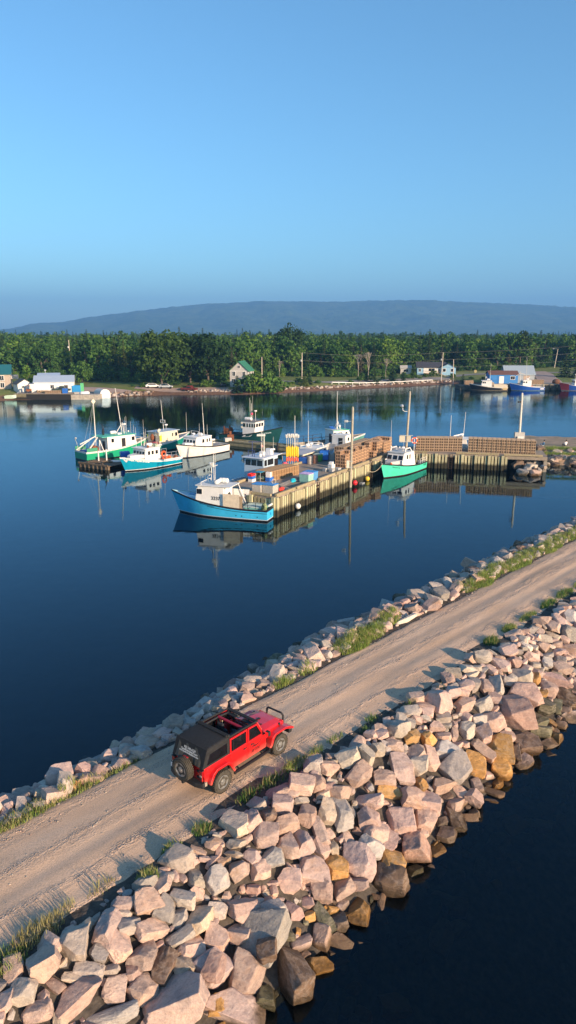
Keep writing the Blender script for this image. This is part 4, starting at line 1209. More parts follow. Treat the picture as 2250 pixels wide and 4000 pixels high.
    def stripe(s, t0, t1, off, w, m, sd, n=14):
        b = MB()
        for i in range(n):
            ta, tb_ = t0 + (t1 - t0) * i / n, t0 + (t1 - t0) * (i + 1) / n
            za, zb_ = s.sheer(ta) - off, s.sheer(tb_) - off
            a, c = s.pt(ta, za, sd), s.pt(tb_, zb_, sd); a2, c2 = s.pt(ta, za - w, sd), s.pt(tb_, zb_ - w, sd)
            e = .012 * sd
            b.quad(*[(p[0], p[1] + e, p[2]) for p in (a, c, c2, a2)])
        return b.obj('stripe', m, s.t, fix=False)

def hm(top, low=None, band=None, rail=None, inside=None, stripe=None):
    def pm(c, nm): return c if not isinstance(c, tuple) else mat(nm + '_%d_%d_%d' % tuple(int(255 * v) for v in c), c, .4, var=.10, vscale=1.3, col2=None)
    top = pm(top, 'hull'); return [pm(low or (0.015, 0.015, 0.016), 'hull'), pm(stripe, 'hull') if stripe else top, top, pm(band, 'hull') if band else top, pm(rail or (0.03, 0.03, 0.03), 'hull'), pm(inside or (0.55, 0.54, 0.50), 'hull')]

# ---------- 1: blue boat at the wharf end
b = Boat('fishing_boat', 'bright blue fishing boat numbered 3237 moored across the wharf end', (-1.55, 65.55), (-10.75, 68.6), None, 3.0, 2.2, 1.12,
         hm((0.05, 0.48, 0.78), rail=(0.02, 0.02, 0.03), inside=(0.30, 0.50, 0.55), stripe=(0.55, 0.62, 0.66)), tf=.70, zd=.45, deckm=mat('boat_deck_blue', (0.45, 0.58, 0.66), .6, var=.1))
b.house(.46, .765, 1.13, 3.0, rake=.28, front=3, side=[(b.X(.72), .55)], over=.25, roof_aft=.75, wh=.5, taper=.97, roofm=mat('roof_grey_white', (0.62, 0.63, 0.62), .6, var=.12, vscale=2))
M_PALE = mat('bare_plywood', (0.66, 0.56, 0.42), .8, var=.12, vscale=3)
for sd in (1, -1):
    b.part('side_screen', M_PALE if sd > 0 else M_WHITE, lambda q: q.b2((b.X(.285), sd * 1.27, .98), (b.X(.46), sd * 1.31, 2.42)))
    b.part('screen_window', M_CREAM, lambda q: q.b2((b.X(.435), sd * 1.325, 1.75), (b.X(.39), sd * 1.33, 2.15)))
    b.part('roof_post', M_WHITE, lambda q: q.bar((b.X(.30), sd * 1.2, .6), (b.X(.40), sd * 1.15, 3.0), .035))
    b.part('screen_post', M_WOOD, lambda q: q.b2((b.X(.255), sd * 1.26, .95), (b.X(.283), sd * 1.32, 2.30)))
    place_mesh(text_mesh('3237', .48, M_BLACKP, bold=.006), lambda u, v, sd=sd: (b.X(.545) + (-u if sd > 0 else u), sd * 1.145, 1.72 + v), 'lettering', b.t)
    b.stripe(.0, .62, .30, .05, M_BLACKP, sd); b.stripe(.55, .70, .20, .045, M_BLACKP, sd)
    b.rail([(b.X(.03), sd * 1.25, 1.16), (b.X(.12), sd * 1.3, 1.16), (b.X(.2), sd * 1.3, 1.16), (b.X(.255), sd * 1.3, 1.16)], .62, .025, M_BLACKP)
b.part('foredeck_hatch', mat('hatch_blue', (0.05, 0.24, 0.45), .5), lambda q: q.box((b.X(.85), 0, b.sheer(.85)), (.7, .75, .14)), bevel=.03)
b.part('trunk', mat('trunk_pale_blue', (0.42, 0.62, 0.74), .5), lambda q: q.prism([(b.X(.77), -.75), (b.X(.90), -.34), (b.X(.90), .34), (b.X(.77), .75)], b.sheer(.77) - .12, b.sheer(.85) + .02, 'z'), bevel=.04)
b.part('hatch_cover', mat('hatch_teal', (0.16, 0.42, 0.38), .6, var=.2), lambda q: q.b2((b.X(.06), -.9, .45), (b.X(.25), .9, 1.18)))
b.part('hatch_lid', mat('pale_lid', (0.50, 0.62, 0.56), .6), lambda q: q.b2((b.X(.05), -.98, 1.18), (b.X(.26), .98, 1.27)))
b.part('stern_roller', M_WHITE, lambda q: q.bar((b.X(.015), -.9, 1.36), (b.X(.015), .4, 1.36), .10, n=10))
b.part('net_bundle', mat('dull_green_net', (0.20, 0.25, 0.12), .9, var=.4), lambda q: (q.ball((b.X(.04), .95, 1.4), .28, sz=1.3), q.ball((b.X(.05), .85, 1.15), .3)))
for u in (.10, .26, .32):
    for sd in (1, -1): b.part('scupper', M_BLACKP, lambda q: q.bar((b.X(u), sd * (b.pt(u, .42, 1)[1] - .01), .42), (b.X(u), sd * (b.pt(u, .42, 1)[1] + .015), .42), .055, n=8))
for yy in (-.55, .35): b.part('transom_port', mat('port_blue', (0.02, 0.22, 0.5), .5), lambda q: q.bar((b.X(0) + .01, yy, .62), (b.X(0) - .02, yy, .62), .13, n=10))
b.raft(b.X(.52), -.35, 'x'); b.raft(b.X(.56), .25, 'y', .8, .2)
b.mast(b.X(.60), .2, 2.9, r=.045); b.radar(b.X(.66), -.5, post=1.75, r=.22)
b.antenna(b.X(.60), -.1, 3.4, -.05); b.part('crosstree', M_MAST, lambda q: (q.bar((b.X(.60), -.7, b.zr + 1.7), (b.X(.60), .5, b.zr + 1.7), .03), q.box((b.X(.60), .45, b.zr + 1.95), (.22, .3, .35))))
b.part('mast_arch', M_WHITE, lambda q: q.tube([(b.X(.68), -.2, b.zr), (b.X(.69), -.2, b.zr + .55), (b.X(.66), -.2, b.zr + .8)], .05))
b.part('deck_light_bar', M_BLACKP, lambda q: q.bar((b.X(.69), -.9, b.zr + .85), (b.X(.62), .4, b.zr + 1.0), .05))
b.rail([(b.X(.70), -1.1, b.zr), (b.X(.70), 1.1, b.zr)], .28, .03, M_WHITE, False)
BLUE = b

# ---------- 2: mint green boat in the wharf corner
b = Boat('fishing_boat', 'mint green fishing boat with white cabin moored inside the wharf corner', (17.15, 92.9), (11.76, 85.45), None, 3.15, 1.95, 1.0,
         hm((0.07, 0.62, 0.42), low=(0.035, 0.012, 0.010), rail=(0.03, 0.05, 0.05), inside=(0.5, 0.5, 0.48)), tf=.60, zd=.45, deckm=mat('boat_deck_grey', (0.42, 0.42, 0.41), .6, var=.1))
b.house(.40, .72, 1.28, 2.75, rake=.42, front=3, side=[(b.X(.585), .38), (b.X(.51), .30)], over=.12, wh=.58, taper=.88, trim=M_WHITE, roofm=mat('roof_grey', (0.50, 0.53, 0.53), .6, var=.1))
b.part('aft_panel', M_WHITE, lambda q: q.prism([(b.X(.32), .45), (b.X(.40), .45), (b.X(.40), 2.74), (b.X(.385), 2.74)], -1.2, 1.2), bevel=.03)
b.part('trunk', mat('trunk_grey', (0.46, 0.46, 0.46), .6), lambda q: q.prism([(b.X(.71), -.95), (b.X(.90), -.42), (b.X(.90), .42), (b.X(.71), .95)], 1.45, 1.92, 'z'), bevel=.05)
for sd in (1, -1):
    b.part('cabin_skirt', M_WHITE, lambda q: q.prism([(b.X(.34), 1.0), (b.X(.60), 1.2), (b.X(.74), 1.5), (b.X(.74), 1.95), (b.X(.6), 2.0), (b.X(.36), 1.6)], sd * 1.16, sd * 1.22))
    b.rail([b.gun(.03, sd), b.gun(.10, sd), b.gun(.17, sd), b.gun(.24, sd)], .62, .022, M_WHITE)
    b.text('Shaunna Liz', .26, .86, b.sheer(.86) - .50, sd, M_BLACKP, .3, dz=1)
    b.text('150103', .34, .085, .55, sd, mat('letter_dark_green', (0.01, 0.09, 0.06), .5), 0, .004)
    b.stripe(.40, .52, .10, .06, M_BLACKP, sd)
b.part('roof_arch', M_WHITE, lambda q: (q.tube([(b.X(.62), -1.05, b.zr), (b.X(.61), -.95, b.zr + .42), (b.X(.61), .95, b.zr + .42), (b.X(.62), 1.05, b.zr)], .07), q.tube([(b.X(.44), -1.05, b.zr), (b.X(.47), -.95, b.zr + .42), (b.X(.61), -.95, b.zr + .42)], .07), q.tube([(b.X(.44), 1.05, b.zr), (b.X(.47), .95, b.zr + .42), (b.X(.61), .95, b.zr + .42)], .07)))
b.radar(b.X(.54), .3, post=.38, r=.25); b.antenna(b.X(.63), -1.0, 3.9, z=b.zr); b.antenna(b.X(.5), .2, 1.3)
b.part('horn_light', M_WHITE, lambda q: (q.ball((b.X(.62), -.95, b.zr + .5), .12), q.ball((b.X(.6), .1, b.zr + .55), .1)))
b.part('life_raft_strap', M_ORANGE, lambda q: q.ball((b.X(.90), .45, 1.72), .14))
b.part('bow_rail', M_STEEL, lambda q: q.tube([b.gun(.84, -1), (b.gun(.84, -1)[0], b.gun(.84, -1)[1], 2.2), (b.gun(.94, -1)[0], b.gun(.94, -1)[1], 2.35), b.gun(.94, -1)], .02))
MINT = b

# ---------- 3: teal boat beside the raft
b = Boat('fishing_boat', 'teal fishing boat with white cabin and orange life ring beside the raft', (-15.5, 96.7), (-20.86, 89.82), None, 3.2, 1.95, 1.0,
         hm((0.0, 0.26, 0.40), stripe=(0.75, 0.75, 0.73), band=(0.02, 0.36, 0.44), rail=(0.70, 0.72, 0.72), inside=(0.5, 0.5, 0.48)), tf=.60, zd=.45)
b.house(.44, .74, 1.25, 2.70, rake=.20, front=4, side=[(b.X(.66), .36), (b.X(.59), .36), (b.X(.51), .40)], over=.30, wh=.48, taper=.97, roof_aft=.1)
b.part('cabin_top', M_WHITE, lambda q: q.prism([(b.X(.73), -1.05), (b.X(.86), -.72), (b.X(.93), -.32), (b.X(.93), .32), (b.X(.86), .72), (b.X(.73), 1.05)], 1.5, 2.0, 'z'), bevel=.08)
for sd in (1, -1):
    b.text('Edge, Playful Brother', .32, .83, b.sheer(.83) - .42, sd, M_WHITE, .25, .012, dz=1)
    b.text('Bay St. Law', .20, .10, .62, sd, M_WHITE, .1, .006)
    b.stripe(.0, .70, .22, .09, M_WHITE, sd)
    place_mesh(text_mesh('V', .42, mat('bird_grey', (0.6, 0.55, 0.55), .5), bold=.05), lambda u, v, sd=sd: (lambda t: (b.pt(t, b.sheer(t) - .55 + v, sd)[0], b.pt(t, b.sheer(t) - .55 + v, sd)[1] + sd * .016, b.sheer(t) - .55 + v))(.955 + (u if sd < 0 else -u) / b.L), 'emblem', b.t)
    b.rail([b.gun(.04, sd), b.gun(.14, sd), b.gun(.24, sd), b.gun(.36, sd)], .85, .025, M_STEEL)
b.ring(b.X(.385), 1.38, 1.75, 'y'); b.ring(b.X(.40), -1.38, 1.75, 'y')
b.part('orange_rope', M_ORANGE, lambda q: q.torus((b.X(.38), 1.3, 1.75), .42, .03, 'y', 16, 5))
b.buoy(b.X(.33), 1.35, 1.2, .2); b.buoy(b.X(.28), 1.42, 1.25, .22); b.buoy(b.X(.40), 1.35, 1.1, .2)
b.part('deck_gear', M_WOOD, lambda q: (q.b2((b.X(.12), -1.0, .45), (b.X(.30), .7, 1.0)), q.b2((b.X(.05), -.9, .45), (b.X(.12), .9, .8))))
b.part('gear_pile', M_RUST, lambda q: q.ball((b.X(.07), .7, .85), .35))
b.raft(b.X(.55), .2, 'x', .9, .22); b.mast(b.X(.62), 0, 2.0, r=.05); b.antenna(b.X(.70), -.8, 2.6); b.antenna(b.X(.46), .9, 1.5); b.antenna(b.X(.5), -.9, 2.2)
b.part('mast_arm', M_MAST, lambda q: (q.bar((b.X(.62), -.6, b.zr + 1.7), (b.X(.62), .6, b.zr + 1.7), .025), q.bar((b.X(.62), -.5, b.zr + 1.3), (b.X(.62), .5, b.zr + 1.3), .025)))
b.part('roof_baskets', mat('roof_gear', (0.30, 0.36, 0.26), .8, var=.4), lambda q: (q.b2((b.X(.45), -.9, b.zr), (b.X(.50), .9, b.zr + .35)), q.ball((b.X(.58), -.5, b.zr + .2), .22)))
b.buoy(b.X(.63), .75, b.zr + .16, .18, M_RUST)

# ---------- 4: green trawler
b = Boat('trawler', 'green and white trawler with rusty winch and tall mast, leftmost boat', (-29.1, 98.6), (-21.7, 105.9), None, 3.7, 2.2, 1.25,
         hm((0.01, 0.33, 0.17), band=(0.62, 0.64, 0.58), rail=(0.66, 0.66, 0.62), inside=(0.40, 0.36, 0.30)), tf=.72, zd=.55, deckm=M_WOOD)
b.house(.34, .80, 1.45, 3.0, rake=.30, front=3, side=[(b.X(.745), .5), (b.X(.42), .42)], over=.3, wh=.55, taper=.97, roof_aft=.9, roofm=mat('roof_green', (0.10, 0.46, 0.34), .6, var=.25, vscale=1.2))
for sd in (1, -1):
    b.part('side_door', M_BLACKP, lambda q: q.b2((b.X(.56), sd * 1.42, 1.15), (b.X(.62), sd * 1.46, 2.65)))
    b.part('bulwark_net', mat('green_net', (0.05, 0.26, 0.16), .9), lambda q: q.b2((b.X(.01), sd * 1.62, 1.2), (b.X(.17), sd * 1.66, 1.75)))
    b.part('gallows', M_MAST, lambda q: q.beam((b.X(.02), sd * 1.55, 1.2), (b.X(.24), sd * .5, 3.0), .14, .14))
    b.part('frame_leg', M_WHITE, lambda q: (q.bar((b.X(.30), sd * 1.3, .55), (b.X(.27), sd * .5, 2.6), .05), q.bar((b.X(.22), sd * 1.3, .55), (b.X(.27), sd * .5, 2.6), .05)))
b.part('winch', M_RUST, lambda q: (q.lathe([(.2, -.5), (.55, -.45), (.55, -.38), (.25, -.36), (.25, .36), (.55, .38), (.55, .45), (.2, .5)], (b.X(.22), .3, 1.25), 'y', 14), q.b2((b.X(.19), -.4, .55), (b.X(.26), 1.0, 1.0))))
b.mast(b.X(.24), 0, 5.4, z=2.6, r=.09); b.part('mast_head', M_CREAM, lambda q: q.box((b.X(.24), 0, 8.0), (.5, .1, .5), rot=Euler((0, rad(45), 0)).to_matrix()))
b.part('stay', M_STEEL, lambda q: (q.bar((b.X(.24), 0, 7.9), (b.X(.06), .4, 1.4), .012, n=4), q.bar((b.X(.24), 0, 7.9), (b.X(.10), -.4, 1.4), .012, n=4)))
b.part('boom', M_MAST, lambda q: q.bar((b.X(.24), 0, 3.1), (b.X(.0), 0, 2.2), .08, n=7))
b.part('exhaust_stack', M_BLACKP, lambda q: (q.bar((b.X(.40), .7, b.zr), (b.X(.40), .7, b.zr + .9), .16, n=10), q.tube([(b.X(.40), .7, b.zr + .9), (b.X(.40), .7, b.zr + 1.25), (b.X(.37), .7, b.zr + 1.6)], .06)))
b.mast(b.X(.66), 0, 6.6, r=.07, lean=-.75); b.part('mast_brace', M_MAST, lambda q: (q.bar((b.X(.55), 0, b.zr), (b.X(.655), 0, b.zr + 1.4), .05), q.bar((b.X(.66), .5, b.zr), (b.X(.66), .1, b.zr + 1.8), .04), q.bar((b.X(.66), -.5, b.zr), (b.X(.66), -.1, b.zr + 1.8), .04)))
b.radar(b.X(.70), .1, post=1.25, r=.28); b.raft(b.X(.53), .3, 'x', .95, .22); b.antenna(b.X(.76), .8, 2.2); b.antenna(b.X(.69), -.7, 2.6)
b.part('mast_gear', M_BLACKP, lambda q: (q.box((b.X(.655), .15, b.zr + 1.7), (.3, .8, .12)), q.box((b.X(.65), .3, b.zr + 2.0), (.2, .25, .35)), q.box((b.X(.65), -.3, b.zr + 1.9), (.2, .2, .4))))
b.part('roof_light', M_WHITE, lambda q: (q.ball((b.X(.79), .5, b.zr + .18), .14), q.b2((b.X(.56), -.5, b.zr), (b.X(.62), .2, b.zr + .2))))
b.part('stern_davit', M_STEEL, lambda q: (q.tube([(b.X(.02), .9, 1.2), (b.X(.0), .9, 2.4), (b.X(-.02), .9, 2.9)], .04), q.ball((b.X(-.01), .9, 3.0), .16)))
b.part('blue_tote', M_BLUEP, lambda q: q.b2((b.X(.04), -.2, .55), (b.X(.12), .8, 1.3)))
b.text('SJ 1105', .28, .30, .75, -1, M_BLACKP); b.text('SJ 1105', .28, .30, .75, 1, M_BLACKP)

# ---------- 5: cream cabin boat behind
b = Boat('fishing_boat', 'cream cabin fishing boat with green hull and yellow oilskins, behind the teal boat', (-22.6, 103.6), (-16.2, 112.2), None, 3.2, 2.15, 1.15,
         hm((0.01, 0.24, 0.19), band=(0.60, 0.62, 0.60), rail=(0.62, 0.64, 0.64), inside=(0.5, 0.42, 0.32)), tf=.66, zd=.5)
b.house(.36, .74, 1.3, 2.85, rake=.25, front=3, side=[(b.X(.69), .45), (b.X(.61), .40)], over=.45, wh=.55, m=M_CREAM, roofm=mat('roof_bluegrey', (0.42, 0.50, 0.55), .6, var=.1), roof_aft=.2, trim=M_WHITE)
for sd in (1, -1):
    b.part('side_sheet', M_CREAM, lambda q: q.b2((b.X(.40), sd * 1.32, 1.0), (b.X(.60), sd * 1.35, 2.6)))
    b.part('oilskin', mat('neon_yellow', (0.75, 0.80, 0.03), .6), lambda q: q.b2((b.X(.36), sd * 1.33, 1.6), (b.X(.395), sd * 1.40, 2.45)), bevel=.05)
b.part('fish_box', mat('maroon_box', (0.22, 0.035, 0.05), .6), lambda q: q.b2((b.X(.20), -1.2, .5), (b.X(.34), -.2, 1.55)))
b.part('rope_pile', M_RUST, lambda q: (q.ball((b.X(.16), -.6, 1.1), .5), q.ball((b.X(.20), .5, 1.0), .5), q.ball((b.X(.25), -1.0, 2.3), .3, sz=1.8)))
for k in range(3): b.buoy(b.X(.36 + .04 * k), -1.1 + .35 * k, b.zr + .2, .2, M_CREAM)
b.mast(b.X(.56), 0, 4.6, r=.05, lean=-.35); b.radar(b.X(.60), -.1, post=.7, r=.26)
b.part('mast_frame', M_MAST, lambda q: q.ring([(-.5, b.zr + 1.1), (.5, b.zr + 1.1), (.5, b.zr + 1.6), (-.5, b.zr + 1.6)], [(-.42, b.zr + 1.18), (.42, b.zr + 1.18), (.42, b.zr + 1.52), (-.42, b.zr + 1.52)], b.X(.545), b.X(.55), 'x'))
b.antenna(b.X(.30), -1.2, 2.0, z=1.2); b.antenna(b.X(.05), 1.2, 3.6, z=1.1); b.antenna(b.X(.08), -1.2, 4.0, z=1.1); b.antenna(b.X(.02), .2, 3.2, z=1.1)
b.part('stern_frame', M_WHITE, lambda q: q.tube([(b.X(.03), -1.2, 1.1), (b.X(.03), -1.2, 2.6), (b.X(.03), 1.2, 2.6), (b.X(.03), 1.2, 1.1)], .05))

# ---------- 6: white boat
b = Boat('fishing_boat', 'all white fishing boat with long open stern at the floating dock', (-10.0, 107.4), (-15.26, 99.95), None, 3.3, 2.15, 1.2,
         hm((0.74, 0.71, 0.66), low=(0.02, 0.02, 0.02), rail=(0.03, 0.03, 0.03), inside=(0.62, 0.60, 0.56)), tf=.56, zd=.55, deckm=mat('deck_mid_grey', (0.30, 0.30, 0.30), .7, var=.1))
b.house(.42, .80, 1.3, 2.75, rake=.25, front=4, side=[(b.X(.62), .42), (b.X(.53), .28), (b.X(.47), .28)], over=.15, wh=.5, taper=.95, trim=M_WHITE)
b.part('trunk', M_WHITE, lambda q: q.prism([(b.X(.78), -.85), (b.X(.93), -.32), (b.X(.93), .32), (b.X(.78), .85)], 1.6, 2.06, 'z'), bevel=.06)
for sd in (1, -1): b.text('DARWIN M.L.B', .20, .86, b.sheer(.86) - .52, sd, mat('letter_grey', (0.3, 0.29, 0.27), .6), 0, .0, dz=1)
b.part('deck_house', mat('deck_house_olive', (0.34, 0.33, 0.27), .7), lambda q: q.b2((b.X(.36), -1.0, .55), (b.X(.41), 1.0, 2.0)))
b.part('engine_box', mat('engine_grey', (0.26, 0.26, 0.25), .7), lambda q: q.b2((b.X(.10), -.9, .55), (b.X(.32), .9, 1.15)), bevel=.04)
b.part('wash_board', M_WHITE, lambda q: (q.b2((b.X(.28), -.2, 1.9), (b.X(.37), .8, 2.1)), q.bar((b.X(.30), -.2, 1.0), (b.X(.30), -.2, 1.95), .04)))
b.radar(b.X(.66), -.3, post=.25, r=.26); b.raft(b.X(.58), .3, 'y', .8, .2); b.antenna(b.X(.72), -1.1, 3.4); b.antenna(b.X(.55), .9, 3.3, .15); b.mast(b.X(.45), 0, 4.6, r=.035, lean=.2)
b.part('roof_rack', M_MAST, lambda q: q.tube([(b.X(.64), -.9, b.zr), (b.X(.64), -.9, b.zr + .7), (b.X(.64), .6, b.zr + .7), (b.X(.64), .6, b.zr)], .03)); b.antenna(b.X(.47), -.7, 1.6); b.antenna(b.X(.43), .5, 1.5)

# ---------- 7: dark green boat behind the floating dock
b = Boat('fishing_boat', 'dark green fishing boat with white wheelhouse behind the floating dock', (-10.9, 119.6), (-1.6, 114.4), None, 3.4, 2.75, 1.1,
         hm((0.012, 0.075, 0.075), rail=(0.02, 0.03, 0.03), inside=(0.10, 0.12, 0.12)), tf=.56, zd=.5)
b.house(.44, .66, 1.35, 3.35, rake=-.18, front=3, side=[(b.X(.475), .5), (b.X(.53), .3), (b.X(.575), .3), (b.X(.62), .3), (b.X(.66), .26)], over=.1, wh=.6, taper=1.0, roofm=mat('roof_dark', (0.20, 0.19, 0.18), .7), fz=1.4)
for sd in (1, -1):
    b.text("E'Dan & Brenda", .30, .83, b.sheer(.83) - .62, sd, mat('letter_pale', (0.55, 0.68, 0.68), .5), .0, .008, dz=.6)
    b.part('white_flash', M_WHITE, lambda q: q.quad(*[(p[0], p[1] + sd * .013, p[2]) for p in (b.pt(.44, .85, sd), b.pt(.59, 1.0, sd), b.pt(.63, 1.32, sd), b.pt(.48, 1.18, sd))]), fix=False)
b.raft(b.X(.50), -.5, 'x', 1.3, .26); b.antenna(b.X(.47), .6, 3.6, -.1, .022); b.mast(b.X(.53), 0, 2.8, r=.05); b.antenna(b.X(.545), .1, 4.0); b.antenna(b.X(.51), .1, 3.3); b.radar(b.X(.60), 0, post=1.5, r=.26)
b.part('exhaust_pipe', M_BLACKP, lambda q: q.bar((b.X(.45), .2, b.zr), (b.X(.445), .2, b.zr + 1.2), .07)); b.buoy(b.X(.54), -.1, b.zr + 1.1, .2, mat('pink_buoy', (0.75, 0.10, 0.18), .5))
for dz in (0, -.7): b.buoy(b.X(.425), -1.2, 3.1 + dz, .24, M_CREAM)
b.part('net_drum', M_RUST, lambda q: (q.lathe([(.1, -.7), (.5, -.65), (.5, -.6), (.25, -.58), (.25, .58), (.5, .6), (.5, .65), (.1, .7)], (b.X(.1), 0, 1.5), 'y', 12), q.b2((b.X(.07), -.9, .5), (b.X(.13), .9, .9)), q.b2((b.X(.06), -.9, .5), (b.X(.08), -.8, 2.3)), q.b2((b.X(.06), .8, .5), (b.X(.08), .9, 2.3))))
b.rail([b.gun(.10, -1), b.gun(.24, -1), b.gun(.40, -1)], .4, .03, M_BLACKP, False); b.rail([b.gun(.10, 1), b.gun(.24, 1), b.gun(.40, 1)], .4, .03, M_BLACKP, False)

# ---------- 8: pale blue cabin boat along the outer side of the wharf
c8 = WP(13.4, PIER_W + 1.95)
b = Boat('fishing_boat', 'pale grey blue cabin boat tied behind the near end of the wharf', tuple(WP(16.4, PIER_W + 1.9))[:2], tuple(WP(5.8, PIER_W + 1.9))[:2], None, 3.0, 1.75, 1.05,
         hm((0.36, 0.44, 0.52), rail=(0.42, 0.50, 0.57), inside=(0.40, 0.46, 0.52)), tf=.70, zd=.5)
b.house(.30, .60, 1.3, 3.55, rake=.10, front=3, side=[(b.X(.555), .45), (b.X(.455), 1.15)], over=.45, wh=.6, taper=1.0, m=mat('cabin_grey_blue', (0.44, 0.55, 0.64), .5, var=.06), roofm=mat('roof_pale', (0.52, 0.56, 0.62), .5), roof_aft=.9, fz=1.2, trim=M_BLACKP)
for sd in (1, -1):
    b.part('side_door', M_BLACKP, lambda q: q.b2((b.X(.30), sd * 1.28, 1.35), (b.X(.375), sd * 1.312, 3.2)))
b.part('screen', mat('white_screen', (0.7, 0.72, 0.76), .5), lambda q: q.box((b.X(.36), .5, b.zr + .35), (.5, .8, .7), taper=.8))
b.mast(b.X(.44), 0, 3.9, r=.04); b.antenna(b.X(.50), .6, 2.9); b.radar(b.X(.30), .7, post=.45, r=.2); b.antenna(b.X(.30), .7, 2.0)
b.part('roof_bars', mat('navy_bars', (0.03, 0.05, 0.14), .5), lambda q: (q.tube([(b.X(.57), -.9, b.zr), (b.X(.57), -.9, b.zr + .7), (b.X(.57), -.1, b.zr + .7), (b.X(.57), -.1, b.zr)], .04), q.bar((b.X(.55), -.5, b.zr), (b.X(.55), -.5, b.zr + 1.7), .05), q.bar((b.X(.55), -1.0, b.zr + 1.6), (b.X(.46), .3, b.zr + 1.6), .05)))
b.part('deck_gear', M_BLACKP, lambda q: (q.ball((b.X(.68), -.8, 1.0), .3), q.ball((b.X(.72), -.5, 1.05), .25), q.b2((b.X(.65), -.2, .8), (b.X(.7), .4, 1.3))))
b.part('white_gear', M_WHITE, lambda q: (q.ball((b.X(.57), .7, b.zr + .22), .2), q.box((b.X(.44), .1, b.zr + .25), (.4, .5, .4))))

# ---------- 9: white boat with the corrugated canopy
b = Boat('fishing_boat', 'white cabin boat with corrugated silver canopy along the outer wharf side', tuple(WP(18.0, PIER_W + 1.6))[:2], tuple(WP(29.0, PIER_W + 1.6))[:2], None, 3.1, 1.9, 1.1,
         hm((0.68, 0.69, 0.70), rail=(0.45, 0.48, 0.52), inside=(0.42, 0.34, 0.26)), tf=.72, zd=.5)
b.house(.40, .68, 1.3, 3.0, rake=.35, front=3, side=[(b.X(.60), .5), (b.X(.49), .9)], over=.2, wh=.6, taper=.95)
def corr(q):
    n = 34; x0, x1 = b.X(.02), b.X(.42); rows = []
    for i in range(n + 1):
        x = x0 + (x1 - x0) * i / n; z = 2.95 + (.035 if i % 2 else -.035); rows.append([(x, -1.55, z - .12), (x, 0, z), (x, 1.55, z - .12)])
    q.grid(rows); q.grid([[(p[0], p[1], p[2] - .02) for p in r][::-1] for r in rows])
b.part('canopy', mat('corrugated_metal', (0.55, 0.56, 0.58), .4, .5), corr, fix=False)
for sd in (1, -1):
    for u in (.03, .16, .3): b.part('canopy_post', M_WOOD, lambda q: q.bar((b.X(u), sd * 1.4, 1.0), (b.X(u), sd * 1.4, 2.85), .035))
b.part('canopy_rail', M_CREAM, lambda q: (q.beam((b.X(.015), -1.55, 2.82), (b.X(.42), -1.55, 2.82), .06, .16), q.beam((b.X(.015), -1.55, 2.82), (b.X(.015), 1.55, 2.82), .06, .16)))
b.part('gear', M_RUST, lambda q: (q.b2((b.X(.1), -1.0, .5), (b.X(.2), .6, 1.3)), q.ball((b.X(.3), .3, 1.0), .5)))
b.part('oilskins', mat('red_cloth', (0.70, 0.06, 0.04), .8), lambda q: (q.b2((b.X(.035), -1.52, 1.6), (b.X(.06), -1.42, 2.6)), q.b2((b.X(.075), -1.52, 1.5), (b.X(.10), -1.42, 2.4))))
b.mast(b.X(.30), 1.3, 6.2, z=1.0, r=.055); b.antenna(b.X(.20), 1.3, 3.6, z=1.0, r=.03); b.antenna(b.X(.44), .2, 3.4, r=.03); b.radar(b.X(.50), .1, post=.3); b.raft(b.X(.46), .4, 'x', .9, .2)
b.part('roof_arch', M_WHITE, lambda q: q.tube([(b.X(.60), -1.1, b.zr), (b.X(.585), -1.0, b.zr + .4), (b.X(.585), 1.0, b.zr + .4), (b.X(.60), 1.1, b.zr)], .07))
b.part('bow_gear', M_CREAM, lambda q: (q.ball((b.X(.78), -.6, 2.0), .3), q.ball((b.X(.82), -.2, 2.0), .3), q.b2((b.X(.72), -.9, 1.7), (b.X(.8), -.2, 2.1))))

# ---------- 10: small white boat with the green roof edge
b = Boat('fishing_boat', 'small white boat with green roof edge beyond the floating dock', (1.2, 106.8), (11.6, 112.6), None, 3.1, 1.85, 1.0,
         hm((0.10, 0.28, 0.25), band=(0.62, 0.66, 0.64), rail=(0.66, 0.68, 0.68), inside=(0.30, 0.26, 0.2)), tf=.66, zd=.45, deckm=M_WOOD)
b.house(.50, .78, 1.25, 2.75, rake=.5, front=4, side=[(b.X(.60), .75), (b.X(.70), .35)], over=.1, wh=.55, roofm=mat('roof_mint_edge', (0.03, 0.42, 0.24), .5))
b.part('roof_top', mat('roof_pale_green', (0.50, 0.58, 0.54), .6), lambda q: q.b2((b.X(.49), -1.2, b.zr - .01), (b.X(.66), 1.2, b.zr + .03)))
for sd in (1, -1):
    b.part('side_door', M_BLACKP, lambda q: q.b2((b.X(.505), sd * 1.24, 1.0), (b.X(.545), sd * 1.262, 2.5)))
    b.rail([b.gun(.05, sd), b.gun(.18, sd), b.gun(.32, sd), b.gun(.46, sd)], .95, .035, mat('dark_rail', (0.03, 0.04, 0.06), .5))
b.part('ramp_board', M_STEEL, lambda q: q.beam((b.X(.46), -1.2, 2.2), (b.X(.6), -2.2, .9), .25, .05)); b.radar(b.X(.66), .1, post=.35)
b.mast(b.X(.62), .1, 5.8, r=.05); b.mast(b.X(.64), .2, 3.2, r=.035, lean=-.2); b.antenna(b.X(.61), -.3, 2.6)
b.part('mast_cage', M_STEEL, lambda q: (q.tube([(b.X(.60), -.4, b.zr), (b.X(.62), 0, b.zr + 1.2), (b.X(.60), .5, b.zr)], .035), q.tube([(b.X(.65), -.4, b.zr), (b.X(.63), 0, b.zr + 1.2), (b.X(.65), .5, b.zr)], .035)))
b.part('solar_panel', M_BLUEP, lambda q: q.box((b.X(.56), .3, b.zr + .25), (.7, .9, .04), rot=Euler((.3, 0, 0)).to_matrix()))

